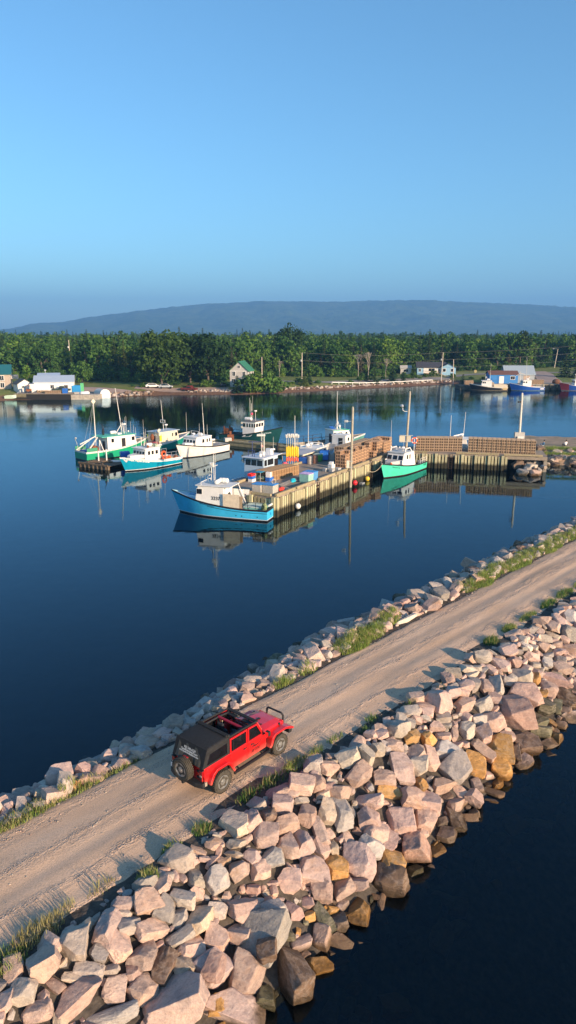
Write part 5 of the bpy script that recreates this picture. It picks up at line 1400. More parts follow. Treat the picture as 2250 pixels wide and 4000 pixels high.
# ---------- 11, 12: boats mostly hidden behind the stacked traps
b = Boat('fishing_boat', 'white boat behind the left trap stack with only roof and twin aerials showing', tuple(LP(2.4, LEG_W + 2.2))[:2], tuple(LP(12.4, LEG_W + 2.2))[:2], None, 3.1, 1.9, 1.1, hm((0.66, 0.67, 0.68)), tf=.62, zd=.45)
b.house(.40, .70, 1.3, 2.95, rake=.4, front=3, side=[(b.X(.5), .6)], wh=.55)
b.part('roof_arch', M_WHITE, lambda q: q.tube([(b.X(.46), -.9, b.zr), (b.X(.49), -.9, b.zr + .35), (b.X(.6), .0, b.zr + .5), (b.X(.62), .9, b.zr)], .08)); b.antenna(b.X(.44), -.8, 3.2, r=.03); b.antenna(b.X(.62), .3, 3.6, .15, r=.03); b.radar(b.X(.6), .2, post=.4)
b = Boat('fishing_boat', 'white railed boat hidden behind the long trap stack on the main pier', tuple(WP(31.0, PIER_W + 5.0))[:2], tuple(WP(42.0, PIER_W + 4.6))[:2], None, 3.2, 1.9, 1.15, hm((0.62, 0.66, 0.68), rail=(.6, .6, .6)), tf=.60, zd=.45)
b.house(.62, .80, 1.2, 2.6, rake=.3, front=3, side=[(b.X(.7), .5)], wh=.5); b.antenna(b.X(.7), .2, 1.6); b.antenna(b.X(.74), -.3, 1.8); b.rail([(b.X(.1), -1.4, 1.2), (b.X(.3), -1.45, 1.2), (b.X(.5), -1.45, 1.2)], .9, .03)

# ---------- far boats along the other shore
b = Boat('fishing_boat', 'black and white fishing boat moored at the far bank left of the blue boat', (69.3, 227.0), (58.6, 229.2), None, 3.6, 2.2, 1.15, hm((0.016, 0.016, 0.018), stripe=(.5, .4, .25), band=(0.70, 0.66, 0.58), rail=(.7, .68, .62)), tf=.55, zd=.5)
b.house(.45, .74, 1.35, 3.1, rake=.25, front=3, side=[(b.X(.69), .42), (b.X(.64), .42)], wh=.5); b.part('aft_shelter', mat('shelter_tan', (0.42, 0.33, 0.25), .7), lambda q: q.b2((b.X(.39), -1.3, .5), (b.X(.45), 1.3, 2.6)))
for sd in (1, -1):
    b.part('stern_side', M_CREAM, lambda q: q.b2((b.X(.01), sd * 1.62, .6), (b.X(.38), sd * 1.66, 1.9))); b.part('name_plate', mat('plate_yellow', (0.6, 0.45, 0.22), .6), lambda q: q.b2((b.X(.02), sd * 1.66, .35), (b.X(.14), sd * 1.70, 1.05)))
b.mast(b.X(.5), 0, 5.2, r=.05); b.radar(b.X(.62), 0, post=.9, r=.3); b.raft(b.X(.55), .4, 'x'); b.antenna(b.X(.64), .2, 2.2)
b = Boat('fishing_boat', 'royal blue fishing boat with white cabin moored below the blue shed', (81.0, 228.2), (71.0, 228.2), None, 3.5, 2.5, 1.2, hm((0.01, 0.075, 0.36), stripe=(.3, .5, .6), rail=(0.62, 0.64, 0.66), band=(0.04, 0.15, 0.42)), tf=.55, zd=.5)
b.house(.42, .70, 1.35, 3.2, rake=.15, front=3, side=[(b.X(.66), .45), (b.X(.585), .5)], wh=.5)
for sd in (1, -1): b.part('stern_number', M_WHITE, lambda q: q.b2((b.X(.03), sd * 1.585, .45), (b.X(.15), sd * 1.60, .8)))
b.part('transom_panel', M_WHITE, lambda q: q.b2((b.X(0) - .02, -1.5, .2), (b.X(0) - .01, 1.5, 1.18)))
b.mast(b.X(.55), 0, 7.0, r=.06, lean=.4); b.mast(b.X(.75), 0, 4.2, r=.08, z=2.0); b.radar(b.X(.48), .3, post=.7, r=.3); b.raft(b.X(.5), -.4, 'x'); b.part('derrick', M_CREAM, lambda q: (q.bar((b.X(.75), 0, 5.6), (b.X(.88), 0, 4.6), .06), q.bar((b.X(.75), 0, 5.4), (b.X(.60), 0, 5.0), .06)))
b.buoy(b.X(.40), 1.2, 1.4, .25); b.rail([b.gun(.02, 1), b.gun(.2, 1), b.gun(.4, 1)], .7, .03)
b = Boat('fishing_boat', 'blue fishing boat with maroon bow cut by the right edge of the picture', (97.0, 227.6), (86.6, 227.6), None, 3.5, 2.6, 1.3, hm((0.02, 0.08, 0.34), stripe=(.5, .5, .5), rail=(.6, .6, .6)), tf=.55, zd=.5)
b.house(.35, .66, 1.35, 3.3, rake=.15, front=3, side=[(b.X(.6), .45)], wh=.5); b.mast(b.X(.6), 0, 3.4, lean=-1.0); b.radar(b.X(.62), .2, post=1.6)
for sd in (1, -1):
    q = MB()
    for i in range(8):
        ta, tb_ = .80 + .2 * i / 8, .80 + .2 * (i + 1) / 8
        q.quad(*[(p[0], p[1] + sd * .012, p[2]) for p in (b.pt(ta, .2, sd), b.pt(tb_, .2, sd), b.pt(tb_, b.sheer(tb_) - .02, sd), b.pt(ta, b.sheer(ta) - .02, sd))])
    q.obj('maroon_bow', mat('maroon_paint', (0.16, 0.02, 0.035), .45), b.t, fix=False)
# ================================================================== THINGS ON THE WHARF
ORD = ['first', 'second', 'third', 'fourth', 'fifth', 'sixth', 'seventh', 'eighth', 'ninth', 'tenth', 'eleventh', 'twelfth', 'thirteenth', 'fourteenth', 'fifteenth', 'sixteenth', 'seventeenth', 'eighteenth', 'nineteenth', 'twentieth', 'twenty-first', 'twenty-second', 'twenty-third', 'twenty-fourth', 'twenty-fifth', 'twenty-sixth', 'twenty-seventh', 'twenty-eighth']
TIER = ['bottom', 'second', 'middle', 'fourth', 'top', 'topmost']
M_LATH = mat('trap_lath', (0.56, 0.41, 0.27), .85, col2=(0.38, 0.26, 0.165), vscale=5.0)
M_NET = mat('trap_netting', (0.10, 0.065, 0.04), .95, var=.4, vscale=14)
M_LATH2 = mat('trap_lath_orange', (0.64, 0.40, 0.24), .85, col2=(0.44, 0.26, 0.15), vscale=5.0)
def trap_mesh(w, l, h, m):
    """lobster trap: lath frame round dark netting; x = width, y = length"""
    b = MB(); t = .045
    b.cur = 1; b.box((0, 0, h / 2), (w - .05, l - .05, h - .05)); b.cur = 0
    for sx in (-1, 1):
        for sy in (-1, 1): b.box((sx * (w / 2 - t / 2), sy * (l / 2 - t / 2), h / 2), (t, t, h))
        for z in (t / 2, h - t / 2): b.box((sx * (w / 2 - t / 2), 0, z), (t * .96, l - 2 * t, t * .96))
        b.box((sx * (w / 2 - t / 2), 0, h / 2), (t * .8, t, h - 2 * t))
        b.box((sx * (w / 2 - t / 2 + .002), 0, h * .52), (t * .7, l - 2 * t, t * .8))
    for sy in (-1, 1):
        for z in (t / 2, h - t / 2): b.box((0, sy * (l / 2 - t / 2), z), (w - 2 * t, t * .96, t * .96))
        b.box((0, sy * (l / 2 - t / 2), h / 2), (t, t * .8, h - 2 * t))
    for k in range(6):
        b.box((0, -l / 2 + l * (k + .5) / 6, h - .006), (w - .08, l / 6 * .52, .018))
    return b.mesh('lobster_trap', [m, M_NET])
TRAP_A = trap_mesh(.58, .98, .355, M_LATH)
TRAP_C = trap_mesh(.62, .92, .375, M_LATH2)
def put_trap(me, p, yaw, label, group):
    o = bpy.data.objects.new('lobster_trap', me); COL.objects.link(o)
    o.location = (p[0] + RNG.uniform(-.012, .012), p[1] + RNG.uniform(-.012, .012), p[2]); o.rotation_euler = (0, 0, yaw + RNG.uniform(-.025, .025))
    return tag(o, label, 'lobster trap', group)
def trap_wall(fn, yaw, u0, v0, du_dv, cols, deep, tiers, stackname, group, me=TRAP_A, cw=.605, ch=.358, dl=1.0, tops=None):
    for c in range(cols):
        tt = tiers if tops is None else tops[c]
        for d in range(deep):
            for k in range(tt):
                # traps wholly shut in by others are left out
                if d > 0 and k < tt - 1 and 0 < c < cols - 1: continue
                u = u0 + cw * (c + .5); v = v0 + du_dv * (u - u0) + dl * (d + .5)
                p = fn(u, v, DECK + k * ch)
                row = '' if deep == 1 else (' front row' if d == 0 else ' back row' if d == 1 else ' third row')
                put_trap(me, p, yaw, f'wooden lobster trap, {ORD[c]} column, {TIER[min(k, 5)]} tier,{row}, {stackname}', group)
trap_wall(LP, L_YAW, 2.35, 1.25, .16, 10, 2, 5, 'the left wharf-leg stack', 'traps stacked on the wharf leg')
trap_wall(LP, L_YAW, 9.2, 2.25, -.08, 14, 2, 5, 'the right wharf-leg stack', 'traps stacked on the wharf leg')
def pier_block(u0, v0, nu, nv, tops, name, me=TRAP_C):
    """long axis of every trap along the pier"""
    for a in range(nu):
        for c in range(nv):
            tt = tops[a][c]
            for k in range(tt):
                if 0 < a < nu - 1 and 0 < c and k < min(tops[a - 1][c], tt) - 1: continue
                p = WP(u0 + .97 * (a + .5), v0 + .65 * (c + .5), DECK + k * .378)
                put_trap(me, p, W_YAW + pi / 2, f'wooden lobster trap, {TIER[min(k, 5)]} tier, {ORD[a]} from near end, {["right", "middle", "left"][c]} file, {name}', 'traps stacked on the main pier')
pier_block(17.5, .95, 7, 2, [[4, 5], [5, 5], [4, 4], [5, 4], [4, 5], [5, 5], [4, 4]], 'the near pier stack')
pier_block(20.5, 2.6, 9, 2, [[5, 5]] * 9, 'the long pier stack', trap_mesh(.62, .92, .375, mat('trap_lath_grey', (0.46, 0.34, 0.23), .85, col2=(0.30, 0.21, 0.14), vscale=5.0)))
pier_block(25.6, .85, 3, 2, [[2, 5], [5, 5], [5, 5]], 'the third pier stack')
pier_block(29.2, 1.0, 3, 3, [[4, 5, 5], [4, 4, 5], [5, 5, 5]], 'the corner pier stack')

# slatted wooden traps standing on end behind the pale blue boat
def slat_crate():
    b = MB(); w, d_, h = .46, .95, 1.02
    b.cur = 1; b.box((0, 0, h / 2), (w - .06, d_ - .06, h - .06)); b.cur = 0
    for sy in (-1, 1):
        for k in range(4): b.box((-w / 2 + .06 + k * (w - .12) / 3, sy * d_ / 2, h / 2), (.05, .025, h))
        for z in (.04, h / 2, h - .04): b.box((0, sy * (d_ / 2 - .02), z), (w, .03, .06))
    for sx in (-1, 1):
        for k in range(5): b.box((sx * w / 2, -d_ / 2 + .08 + k * (d_ - .16) / 4, h / 2), (.025, .06, h))
    for k in range(4): b.box((-w / 2 + .06 + k * (w - .12) / 3, 0, h), (.06, d_, .02))
    return b.mesh('slat_trap', [mat('new_slats', (0.58, 0.37, 0.19), .8, col2=(0.40, 0.24, 0.12), vscale=4), M_NET])
me_sl = slat_crate()
for i in range(11):
    p = WP(6.7 + .52 * i * .88, 4.72 + .04 * sin(i * 2.1), DECK)
    for r in range(2):
        q = WP(6.7 + .52 * i * .88, 4.85 - .06 * i + 1.0 * r, DECK)
        o = bpy.data.objects.new('slat_trap', me_sl); COL.objects.link(o); o.location = q; o.rotation_euler = (0, 0, W_YAW + RNG.uniform(-.05, .05))
        tag(o, f'upright slatted wooden trap, {ORD[i]} from the near end, {"deck side" if r == 0 else "boat side"} of the row', 'slatted trap', 'slatted traps in a row on the wharf')

# insulated fish tubs
def fish_tub(label, p, yaw, w, d_, h, m, lid, name='fish_tub'):
    t = thing(name, label, 'fish tub', p, yaw)
    b = MB().box((0, 0, h / 2 + .08), (w, d_, h), taper=1.03); b.obj('body', m, t, bevel=.05)
    for k in range(5):
        for s_ in (-1, 1): MB().box((-w * .38 + k * w * .19, s_ * d_ * .51, h / 2 + .08), (.06, .03, h * .8)).obj('rib', m, t)
    for s_ in (-1, 1): MB().box((s_ * w * .33, 0, .05), (w * .2, d_ * .96, .1)).obj('foot', m, t)
    if lid:
        l = MB().box((0, 0, h + .12), (w * 1.06, d_ * 1.06, .09)).obj('lid', lid, t, bevel=.025)
        for k in range(3): MB().box((0, -d_ * .3 + k * d_ * .3, h + .172), (w * .98, .06, .02)).obj('lid_ridge', lid, l)
    return t
M_TUBG = mat('tub_grey', (0.44, 0.41, 0.36), .7, var=.15, vscale=5); M_LIDB = mat('lid_blue', (0.05, 0.22, 0.52), .5, var=.15)
M_TUBM = mat('tub_mint', (0.32, 0.56, 0.46), .6, var=.1); M_LIDP = mat('lid_lilac', (0.50, 0.38, 0.62), .5); M_TUBB = mat('tub_blue', (0.10, 0.30, 0.56), .55, var=.1)
fish_tub('grey insulated tub with blue lid, left of the pair at the wharf corner', WP(1.0, 2.45, DECK), W_YAW + .08, 1.05, 1.0, .82, M_TUBG, M_LIDB)
fish_tub('grey insulated tub with blue lid, right of the pair at the wharf corner', WP(1.25, 1.28, DECK), W_YAW + .04, 1.1, 1.22, .84, M_TUBG, M_LIDB)
fish_tub('mint green insulated tub with lilac lid beside the blue tub', WP(7.85, .85, DECK), W_YAW - .05, 1.0, 1.15, .85, M_TUBM, M_LIDP)
fish_tub('blue insulated tub behind the mint green tub', WP(9.0, 1.0, DECK), W_YAW - .03, 1.1, 1.25, .85, M_TUBB, M_LIDB)
o = MB().torus((0, 0, 0), .22, .035, 'y', 14, 5).obj('rope_coil', M_ROPE); o.location = WP(1.55, 1.05, DECK + 1.20); o.rotation_euler = (0, .2, .5); tag(o, 'pale rope coil lying on the right grey tub lid', 'rope coil')
# red mesh heap
b = MB()
for i in range(9): b.ball((RNG.uniform(-.3, .3), RNG.uniform(-.25, .25), .12 + RNG.uniform(0, .22)), RNG.uniform(.12, .2), 7, 4)
o = b.obj('net_heap', mat('red_net', (0.68, 0.05, 0.035), .8, var=.3, vscale=20)); o.location = WP(2.6, .85, DECK); tag(o, 'small heap of red netting beside the grey tubs', 'net')
# teal bundles with poles
t = thing('flag_pole_bundle', 'bundle of dan buoy poles with turquoise floats lying on the deck', 'pole bundle', WP(6.4, 1.95, DECK), W_YAW - .05)
for k in range(5): MB().bar((-2.0, -.25 + .1 * k, .10 + .03 * k), (1.9, -.12 + .07 * k, .22 + .05 * k), .02).obj('pole', mat('pole_grey', (.28, .26, .24), .6), t)
for k in range(4): MB().lathe([(.02, -.4), (.13, -.32), (.15, 0), (.13, .32), (.02, .4)], (.35 + .14 * k, -.12 + .11 * k, .22 + .05 * (k % 2)), 'x', 10).obj('float', mat('turquoise', (0.02, 0.42, 0.55), .45), t)
o = MB().box((0, 0, .02), (2.2, .9, .03)).obj('rubber_mat', M_BLACKP); o.location = WP(5.9, .95, DECK); o.rotation_euler = (0, 0, W_YAW - .15); tag(o, 'flat black rubber mat by the bull rail', 'mat')
# crates, table, box by the pale blue cabin boat
def crate(label, p, yaw, m, h=.3, w=.75, d_=.5):
    o = MB().ring([(-w / 2, -d_ / 2), (w / 2, -d_ / 2), (w / 2, d_ / 2), (-w / 2, d_ / 2)], [(-w / 2 + .04, -d_ / 2 + .04), (w / 2 - .04, -d_ / 2 + .04), (w / 2 - .04, d_ / 2 - .04), (-w / 2 + .04, d_ / 2 - .04)], 0, h, 'z')
    o.box((0, 0, h * .55), (w - .05, d_ - .05, .03))
    o = o.obj('crate', m); o.location = p; o.rotation_euler = (0, 0, yaw); return tag(o, label, 'crate', 'crates beside the cabin boat')
crate('white crate under the red and blue crates', WP(5.35, 6.05, DECK), W_YAW, M_WHITE)
crate('blue crate in the middle of the crate stack', WP(5.4, 6.1, DECK + .31), W_YAW + .1, M_BLUEP)
crate('red crate on top of the blue crate', WP(5.38, 6.12, DECK + .62), W_YAW - .05, M_REDP, .24)
t = thing('work_table', 'blue topped work table with gear under it beside the cabin boat', 'table', WP(6.3, 5.55, DECK), W_YAW)
MB().box((0, 0, .98), (1.3, .75, .05)).obj('table_top', mat('table_blue', (0.03, 0.27, 0.40), .5), t)
for sx in (-1, 1):
    for sy in (-1, 1): MB().bar((sx * .55, sy * .3, 0), (sx * .55, sy * .3, .96), .03).obj('leg', M_STEEL, t)
MB().box((0, 0, .3), (1.1, .65, .04)).obj('lower_shelf', M_WOOD, t)
o = MB().ball((-.15, 0, .3), .3).ball((.3, .1, .28), .27).obj('tarp_heap', mat('tarp_green', (.06, .11, .09), .8)); o.location = WP(6.1, 5.5, DECK + .02); tag(o, 'dark green tarp heap under the blue table', 'tarp')
o = MB().box((0, 0, .22), (.8, .55, .44)).obj('carton', M_BLUEP, bevel=.02); o.location = WP(6.55, 4.62, DECK); o.rotation_euler = (0, 0, W_YAW); tag(o, 'blue fish box under the white carton', 'box')
o = MB().box((0, 0, .28), (.75, .5, .55)).obj('carton', M_WHITE); o.location = WP(6.55, 4.62, DECK + .45); o.rotation_euler = (0, 0, W_YAW + .1); tag(o, 'white carton standing on the blue fish box', 'box')
# dan buoys: tall yellow floats with radar reflectors
def danbuoy(i, p):
    t = thing('dan_buoy', f'yellow float dan buoy with white reflector, {ORD[i]} from the left', 'dan buoy', p, RNG.uniform(0, 3), 'dan buoys standing by the kerb')
    MB().bar((0, 0, .0), (0, 0, 3.65), .022).obj('pole', mat('pole_cream', (.72, .64, .42), .6), t)
    MB().lathe([(.03, 0), (.09, .08), (.115, .35), (.115, .95), (.09, 1.2), (.03, 1.28)], (0, 0, 1.15), n=10).obj('float', M_YELLOW, t)
    MB().lathe([(.03, 0), (.09, .1), (.08, .45), (.03, .5)], (0, 0, .62), n=9).obj('float', M_ORANGE, t)
    q = MB()
    for a in range(3): q.box((0, 0, 3.65), (.36, .02, .36), rot=Matrix.Rotation(a * pi / 3, 3, 'Z'))
    q.box((0, 0, 3.65), (.34, .34, .02)); q.obj('radar_reflector', M_WHITE, t)
    return t
for i in range(7): danbuoy(i, WP(14.6 + .10 * i, 7.15 - .19 * i, DECK + (.1 if i % 2 else 0)))
o = MB().ball((0, 0, 0), .36, 12, 8).obj('buoy', mat('pink_float', (0.80, 0.10, 0.16), .5)); o.location = WP(13.9, 7.0, DECK + .38); tag(o, 'round pink float left of the yellow dan buoys', 'buoy')
# barrels and totes
def barrel(label, p, m, r=.30, h=.92):
    o = MB().lathe([(r * .92, 0), (r, .03), (r, h * .33), (r * 1.04, h * .35), (r, h * .37), (r, h * .66), (r * 1.04, h * .68), (r, h * .70), (r, h - .03), (r * .94, h), (r * .80, h - .02)], n=16).obj('barrel', m)
    o.location = p; return tag(o, label, 'barrel')
barrel('grey metal barrel in front of the canopy boat', WP(17.7, 5.75, DECK), mat('barrel_grey', (.36, .33, .31), .5, .3, var=.2), .34, 1.0)
barrel('brown barrel right of the grey barrel', WP(18.5, 5.45, DECK), mat('barrel_brown', (.22, .11, .08), .6, var=.2), .33, 1.0)
fish_tub('open blue tub beside the grey barrel at the kerb', WP(17.9, 6.55, DECK), W_YAW, .9, 1.1, .62, M_BLUEP, None)
fish_tub('green plastic tote behind the barrels', WP(19.9, 5.8, DECK), W_YAW + .1, .85, .95, .78, mat('tote_green', (.10, .34, .07), .5, var=.15), mat('tote_lid_grey', (.34, .40, .33), .5))
# blue folding frame (wheeled bin on its side)
t = thing('wheeled_bin', 'bright blue wheeled bin tipped against the canopy boat', 'bin', WP(20.9, 5.45, DECK), W_YAW + .3)
MB().prism([(-.5, .1), (.5, .1), (.62, 1.2), (-.30, 1.15)], -.55, .55).obj('body', mat('bin_blue', (.02, .15, .55), .4, var=.1), t, bevel=.04)
for k in range(4): MB().box((-.42 + .03, -.42 + .28 * k, .65), (.05, .05, 1.0), rot=Matrix.Rotation(.18, 3, 'Y')).obj('rib', M_BLUEP, t)
for sy in (-1, 1): MB().lathe([(.12, -.03), (.13, 0), (.12, .03)], (.45, sy * .45, .12), 'y', 10).obj('wheel', M_BLACKP, t)
# white foam boxes and concrete blocks
def foam(label, u, v, z, w=.62, d_=.42, h=.30, m=None):
    b = MB().box((0, 0, h / 2), (w, d_, h)); b.box((0, 0, h + .035), (w * 1.04, d_ * 1.04, .07))
    o = b.obj('foam_box', m or M_WHITE, bevel=.015); o.location = WP(u, v, DECK + z); o.rotation_euler = (0, 0, W_YAW + RNG.uniform(-.2, .2)); tag(o, label, 'box', 'pale boxes in front of the traps')
M_CBLK = mat('concrete_block', (.40, .40, .39), .85, var=.15)
foam('pale grey box at the bottom of the boxes by the traps', 14.7, 1.35, 0, .7, .6, .38, M_CBLK); foam('white box in the middle of the boxes by the traps', 14.72, 1.35, .46, .66, .55, .30); foam('small white box on top of the boxes by the traps', 14.75, 1.4, .84, .5, .4, .2)
foam('grey block left of the pale box stack', 14.4, 1.95, 0, .55, .45, .34, M_CBLK); foam('grey block right of the pale box stack', 15.3, .8, 0, .6, .5, .32, M_CBLK); foam('grey block in front of the pale box stack', 14.3, 1.1, 0, .45, .4, .28, M_CBLK)

# ---- light poles
M_POLE = mat('pole_wood', (.46, .41, .31), .85, col2=(.33, .30, .24), vscale=3, bump=.01, bscale=25)
def light_pole(label, p, z0, z1, lean=(0, 0), r=.17, lamp=None, box=None, shade=None):
    t = thing('light_pole', label, 'light pole', p)
    MB().bar((0, 0, z0), (lean[0], lean[1], z1), r, r * .72, n=12).lathe([(r * .72, 0), (r * .4, .12), (.01, .16)], (lean[0], lean[1], z1), n=12).obj('pole', shade or M_POLE, t)
    return t
p1 = light_pole('tall wooden light pole standing in the water against the main pier', WP(16.3, -.30, 0), -2.5, 9.1, (.12, 0))
l = MB().tube([(.1, 0, 7.6), (-.5, -.1, 7.6)], .03); l.obj('lamp_arm', M_STEEL, p1); MB().box((-.62, -.1, 7.62), (.42, .26, .26)).obj('lamp', M_STEEL, p1, bevel=.04)
MB().box((-.32, -.12, 2.7), (.32, .2, .85)).obj('meter_box', mat('box_cream', (.60, .58, .48), .6), p1); MB().box((-.1, -.12, 2.35), (.7, .06, .08)).obj('bracket', M_STEEL, p1); MB().box((-.1, -.12, 3.05), (.7, .06, .08)).obj('bracket', M_STEEL, p1)
p2 = light_pole('tall wooden light pole at the corner of the wharf with curved lamp arm', LP(1.1, .55, 0), DECK - 1.2, 9.8, (.25, 0))
MB().tube([(.16, 0, 7.3), (-.35, 0, 7.3), (-.6, 0, 7.45), (-.62, 0, 7.8)], .035).obj('lamp_arm', M_WHITE, p2); MB().lathe([(.05, 0), (.24, .06), (.26, .18), (.16, .34), (.04, .36)], (-.75, 0, 7.85), n=12).obj('lamp', M_STEEL, p2)
MB().box((-.55, -.05, 3.7), (.75, .18, .95)).obj('panel_box', mat('box_tan', (.52, .47, .36), .6), p2); MB().box((.38, -.02, 3.7), (.45, .16, .9)).obj('panel_box', mat('box_tan2', (.46, .42, .33), .6), p2)
for dz in (3.3, 4.15): MB().box((0, -.2, dz), (1.7, .06, .07)).obj('bracket', M_STEEL, p2)
p3 = light_pole('light pole with grey meter box behind the right trap stack', (31.9, 97.4, 0), -1.5, 9.3, (-.1, 0), .19, shade=mat('pole_pale', (.62, .58, .50), .8, var=.1))
MB().box((-.42, -.05, 8.2), (.4, .25, .22)).obj('lamp', M_BLACKP, p3); MB().box((-.05, 0, 3.6), (1.35, .5, .95)).obj('panel_board', mat('board_grey', (.40, .39, .37), .7), p3); MB().box((0, -.3, 3.1), (.85, .35, .9)).obj('meter_box', mat('box_white', (.62, .61, .58), .6), p3); MB().box((-.5, -.2, 2.6), (.12, .12, 1.5)).obj('board_post', M_POLE, p3)
# life ring on its stand
t = thing('life_ring_stand', 'orange and white life ring on a white post at the wharf corner', 'life ring', LP(2.15, 1.0, DECK))
MB().bar((0, 0, 0), (0, 0, 1.75), .045).obj('post', M_WHITE, t); MB().torus((0, -.1, 1.5), .36, .09, 'y', 18, 7).obj('ring', M_ORANGE, t)
for a in (0, pi / 2, pi, 3 * pi / 2): MB().torus((0, -.1, 1.5), .36, .095, 'y', 3, 7, a + .6, a + .95).obj('white_band', M_WHITE, t)
# ---- fender buoys along the pier face
def fender(label, u, v, z, r, m):
    t = thing('fender_buoy', label, 'buoy', WP(u, v, z)); MB().ball((0, 0, 0), r, 14, 9).obj('ball', m, t); MB().lathe([(.05, 0), (.07, .05), (.03, .1)], (0, 0, r - .01), n=8).obj('eye', M_BLACKP, t)
    MB().bar((0, 0, r), (-VX.x * -.1, VX.y * .1, DECK - z), .012, n=4).obj('rope', M_ROPE, t); return t
fender('white ball fender hanging low on the near pier face', 3.75, -.42, .38, .30, M_WHITE)
fender('red ball fender beside the pole on the pier face', 16.9, -.62, .45, .30, mat('fender_red', (.75, .03, .04), .35))
fender('yellow ball fender near the bow of the mint boat', 20.7, -.5, .25, .30, mat('fender_yellow', (.78, .52, .05), .4))
o = MB().box((0, 0, .06), (.75, .45, .22)).obj('float_box', M_GREYDK, bevel=.03); o.location = WP(18.7, -.7, 0); o.rotation_euler = (0, 0, W_YAW); tag(o, 'grey box floating at the foot of the pier', 'float')
o = MB().ball((0, 0, 0), .30).obj('fender_buoy', mat('fender_pink', (.72, .30, .26), .5)); o.location = (-4.0, 108.9, .45); tag(o, 'faded pink ball fender hanging on the floating dock', 'buoy')
# mooring line of the mint boat
def sag(p, q, s_, n=14):
    p = Vector(p); q = Vector(q); return [p.lerp(q, i / n) - Vector((0, 0, s_ * 4 * (i / n) * (1 - i / n))) for i in range(n + 1)]
def rope(label, p, q, s_, r=.03, m=None):
    o = MB().tube(sag(p, q, s_), r, 5).obj('mooring_line', m or M_ROPE); return tag(o, label, 'rope')
_mb = MINT.t.matrix_basis
def bow_pt(B_, t=.985): 
    M_ = Matrix.Translation(B_.t.location) @ Euler(B_.t.rotation_euler).to_matrix().to_4x4(); return M_ @ Vector(B_.pt(t, B_.sheer(t), 1))
rope('slack mooring line from the mint boat bow to the pier', bow_pt(MINT), WP(20.4, .05, DECK + .2), 1.05)
rope('mooring line from the blue boat to the wharf corner', Matrix.Translation(BLUE.t.location) @ Euler(BLUE.t.rotation_euler).to_matrix().to_4x4() @ Vector(BLUE.gun(.02, -1)), WP(.5, .3, DECK + .25), .15)
# gear on the raft and docks
M_RAFTW = mat('raft_white', (.7, .68, .64), .6)
o = MB().box((0, 0, .05), (1.5, .8, .1)).box((.1, 0, .14), (1.3, .6, .1)).obj('foam_float', M_RAFTW, bevel=.03); o.location = (-23.2, 94.2, .52); tag(o, 'white foam floats lying on the old raft', 'float')
for k, (x, y) in enumerate([(-25.4, 94.1), (-24.3, 94.0)]):
    o = MB().bar((0, 0, 0), (0, 0, 1.55 + .2 * k), .10, .085, n=10).obj('float_post', M_RAFTW, bevel=.02); o.location = (x, y, .48); tag(o, f'white pipe standing up on the old raft, {["left", "right"][k]} one', 'pipe')
fish_tub('blue fish tub standing on the raft behind the teal boat bow', (-22.2, 95.6, .50), .4, 1.2, 1.1, 1.0, M_BLUEP, M_BLUEP)
o = MB()
for i in range(22): o.beam((RNG.uniform(-1.8, 1.8), RNG.uniform(-1.2, 1.2), .06 + RNG.uniform(0, .15)), (RNG.uniform(-1.8, 1.8), RNG.uniform(-1.2, 1.2), .08 + RNG.uniform(0, .2)), .1, .06)
o = o.obj('lumber_heap', M_RAFT); o.location = (-25.0, 93.4, .5); o.rotation_euler = (0, 0, -.5); tag(o, 'heap of old lumber scattered on the raft', 'lumber')
o = MB().box((0, 0, .5), (.9, .6, 1.0)).bar((-.5, 0, .6), (.5, 0, .6), .42, n=12).box((0, 0, 1.25), (.3, .3, .6)).obj('deck_winch', M_RUST); o.location = (-9.2, 113.3, .6); tag(o, 'rusty winch standing on the floating dock', 'winch')
o = MB().box((0, 0, .3), (1.1, .8, .6)).obj('dock_box', mat('dockbox', (.48, .47, .44), .7), bevel=.03); o.location = (-9.6, 112.4, .6); o.rotation_euler = (0, 0, .4); tag(o, 'pale grey box on the floating dock', 'box')
o = MB().ball((0, 0, .25), .35, sz=.7).box((.5, .1, .15), (.7, .5, .3)).obj('gear_bag', M_CREAM); o.location = (1.2, 107.2, .6); tag(o, 'cream gear bag on the right end of the floating dock', 'bag')
o = MB().bar((0, 0, -1.5), (0, 0, 1.2), .14, n=10).obj('mooring_pile', M_BLACKP); o.location = (-1.6, 107.2, 0); tag(o, 'short black pile beside the floating dock', 'pile')
t = thing('dock_lamp', 'thin lamp post with flat white lamp on the floating dock', 'lamp post', WP(11.2, PIER_W + 1.2, 0)); 
MB().bar((0, 0, 0.5), (0, 0, 6.1), .05).obj('post', M_MAST, t); MB().box((-.35, 0, 6.05), (.95, .35, .22)).obj('lamp', M_MAST, t, bevel=.04)

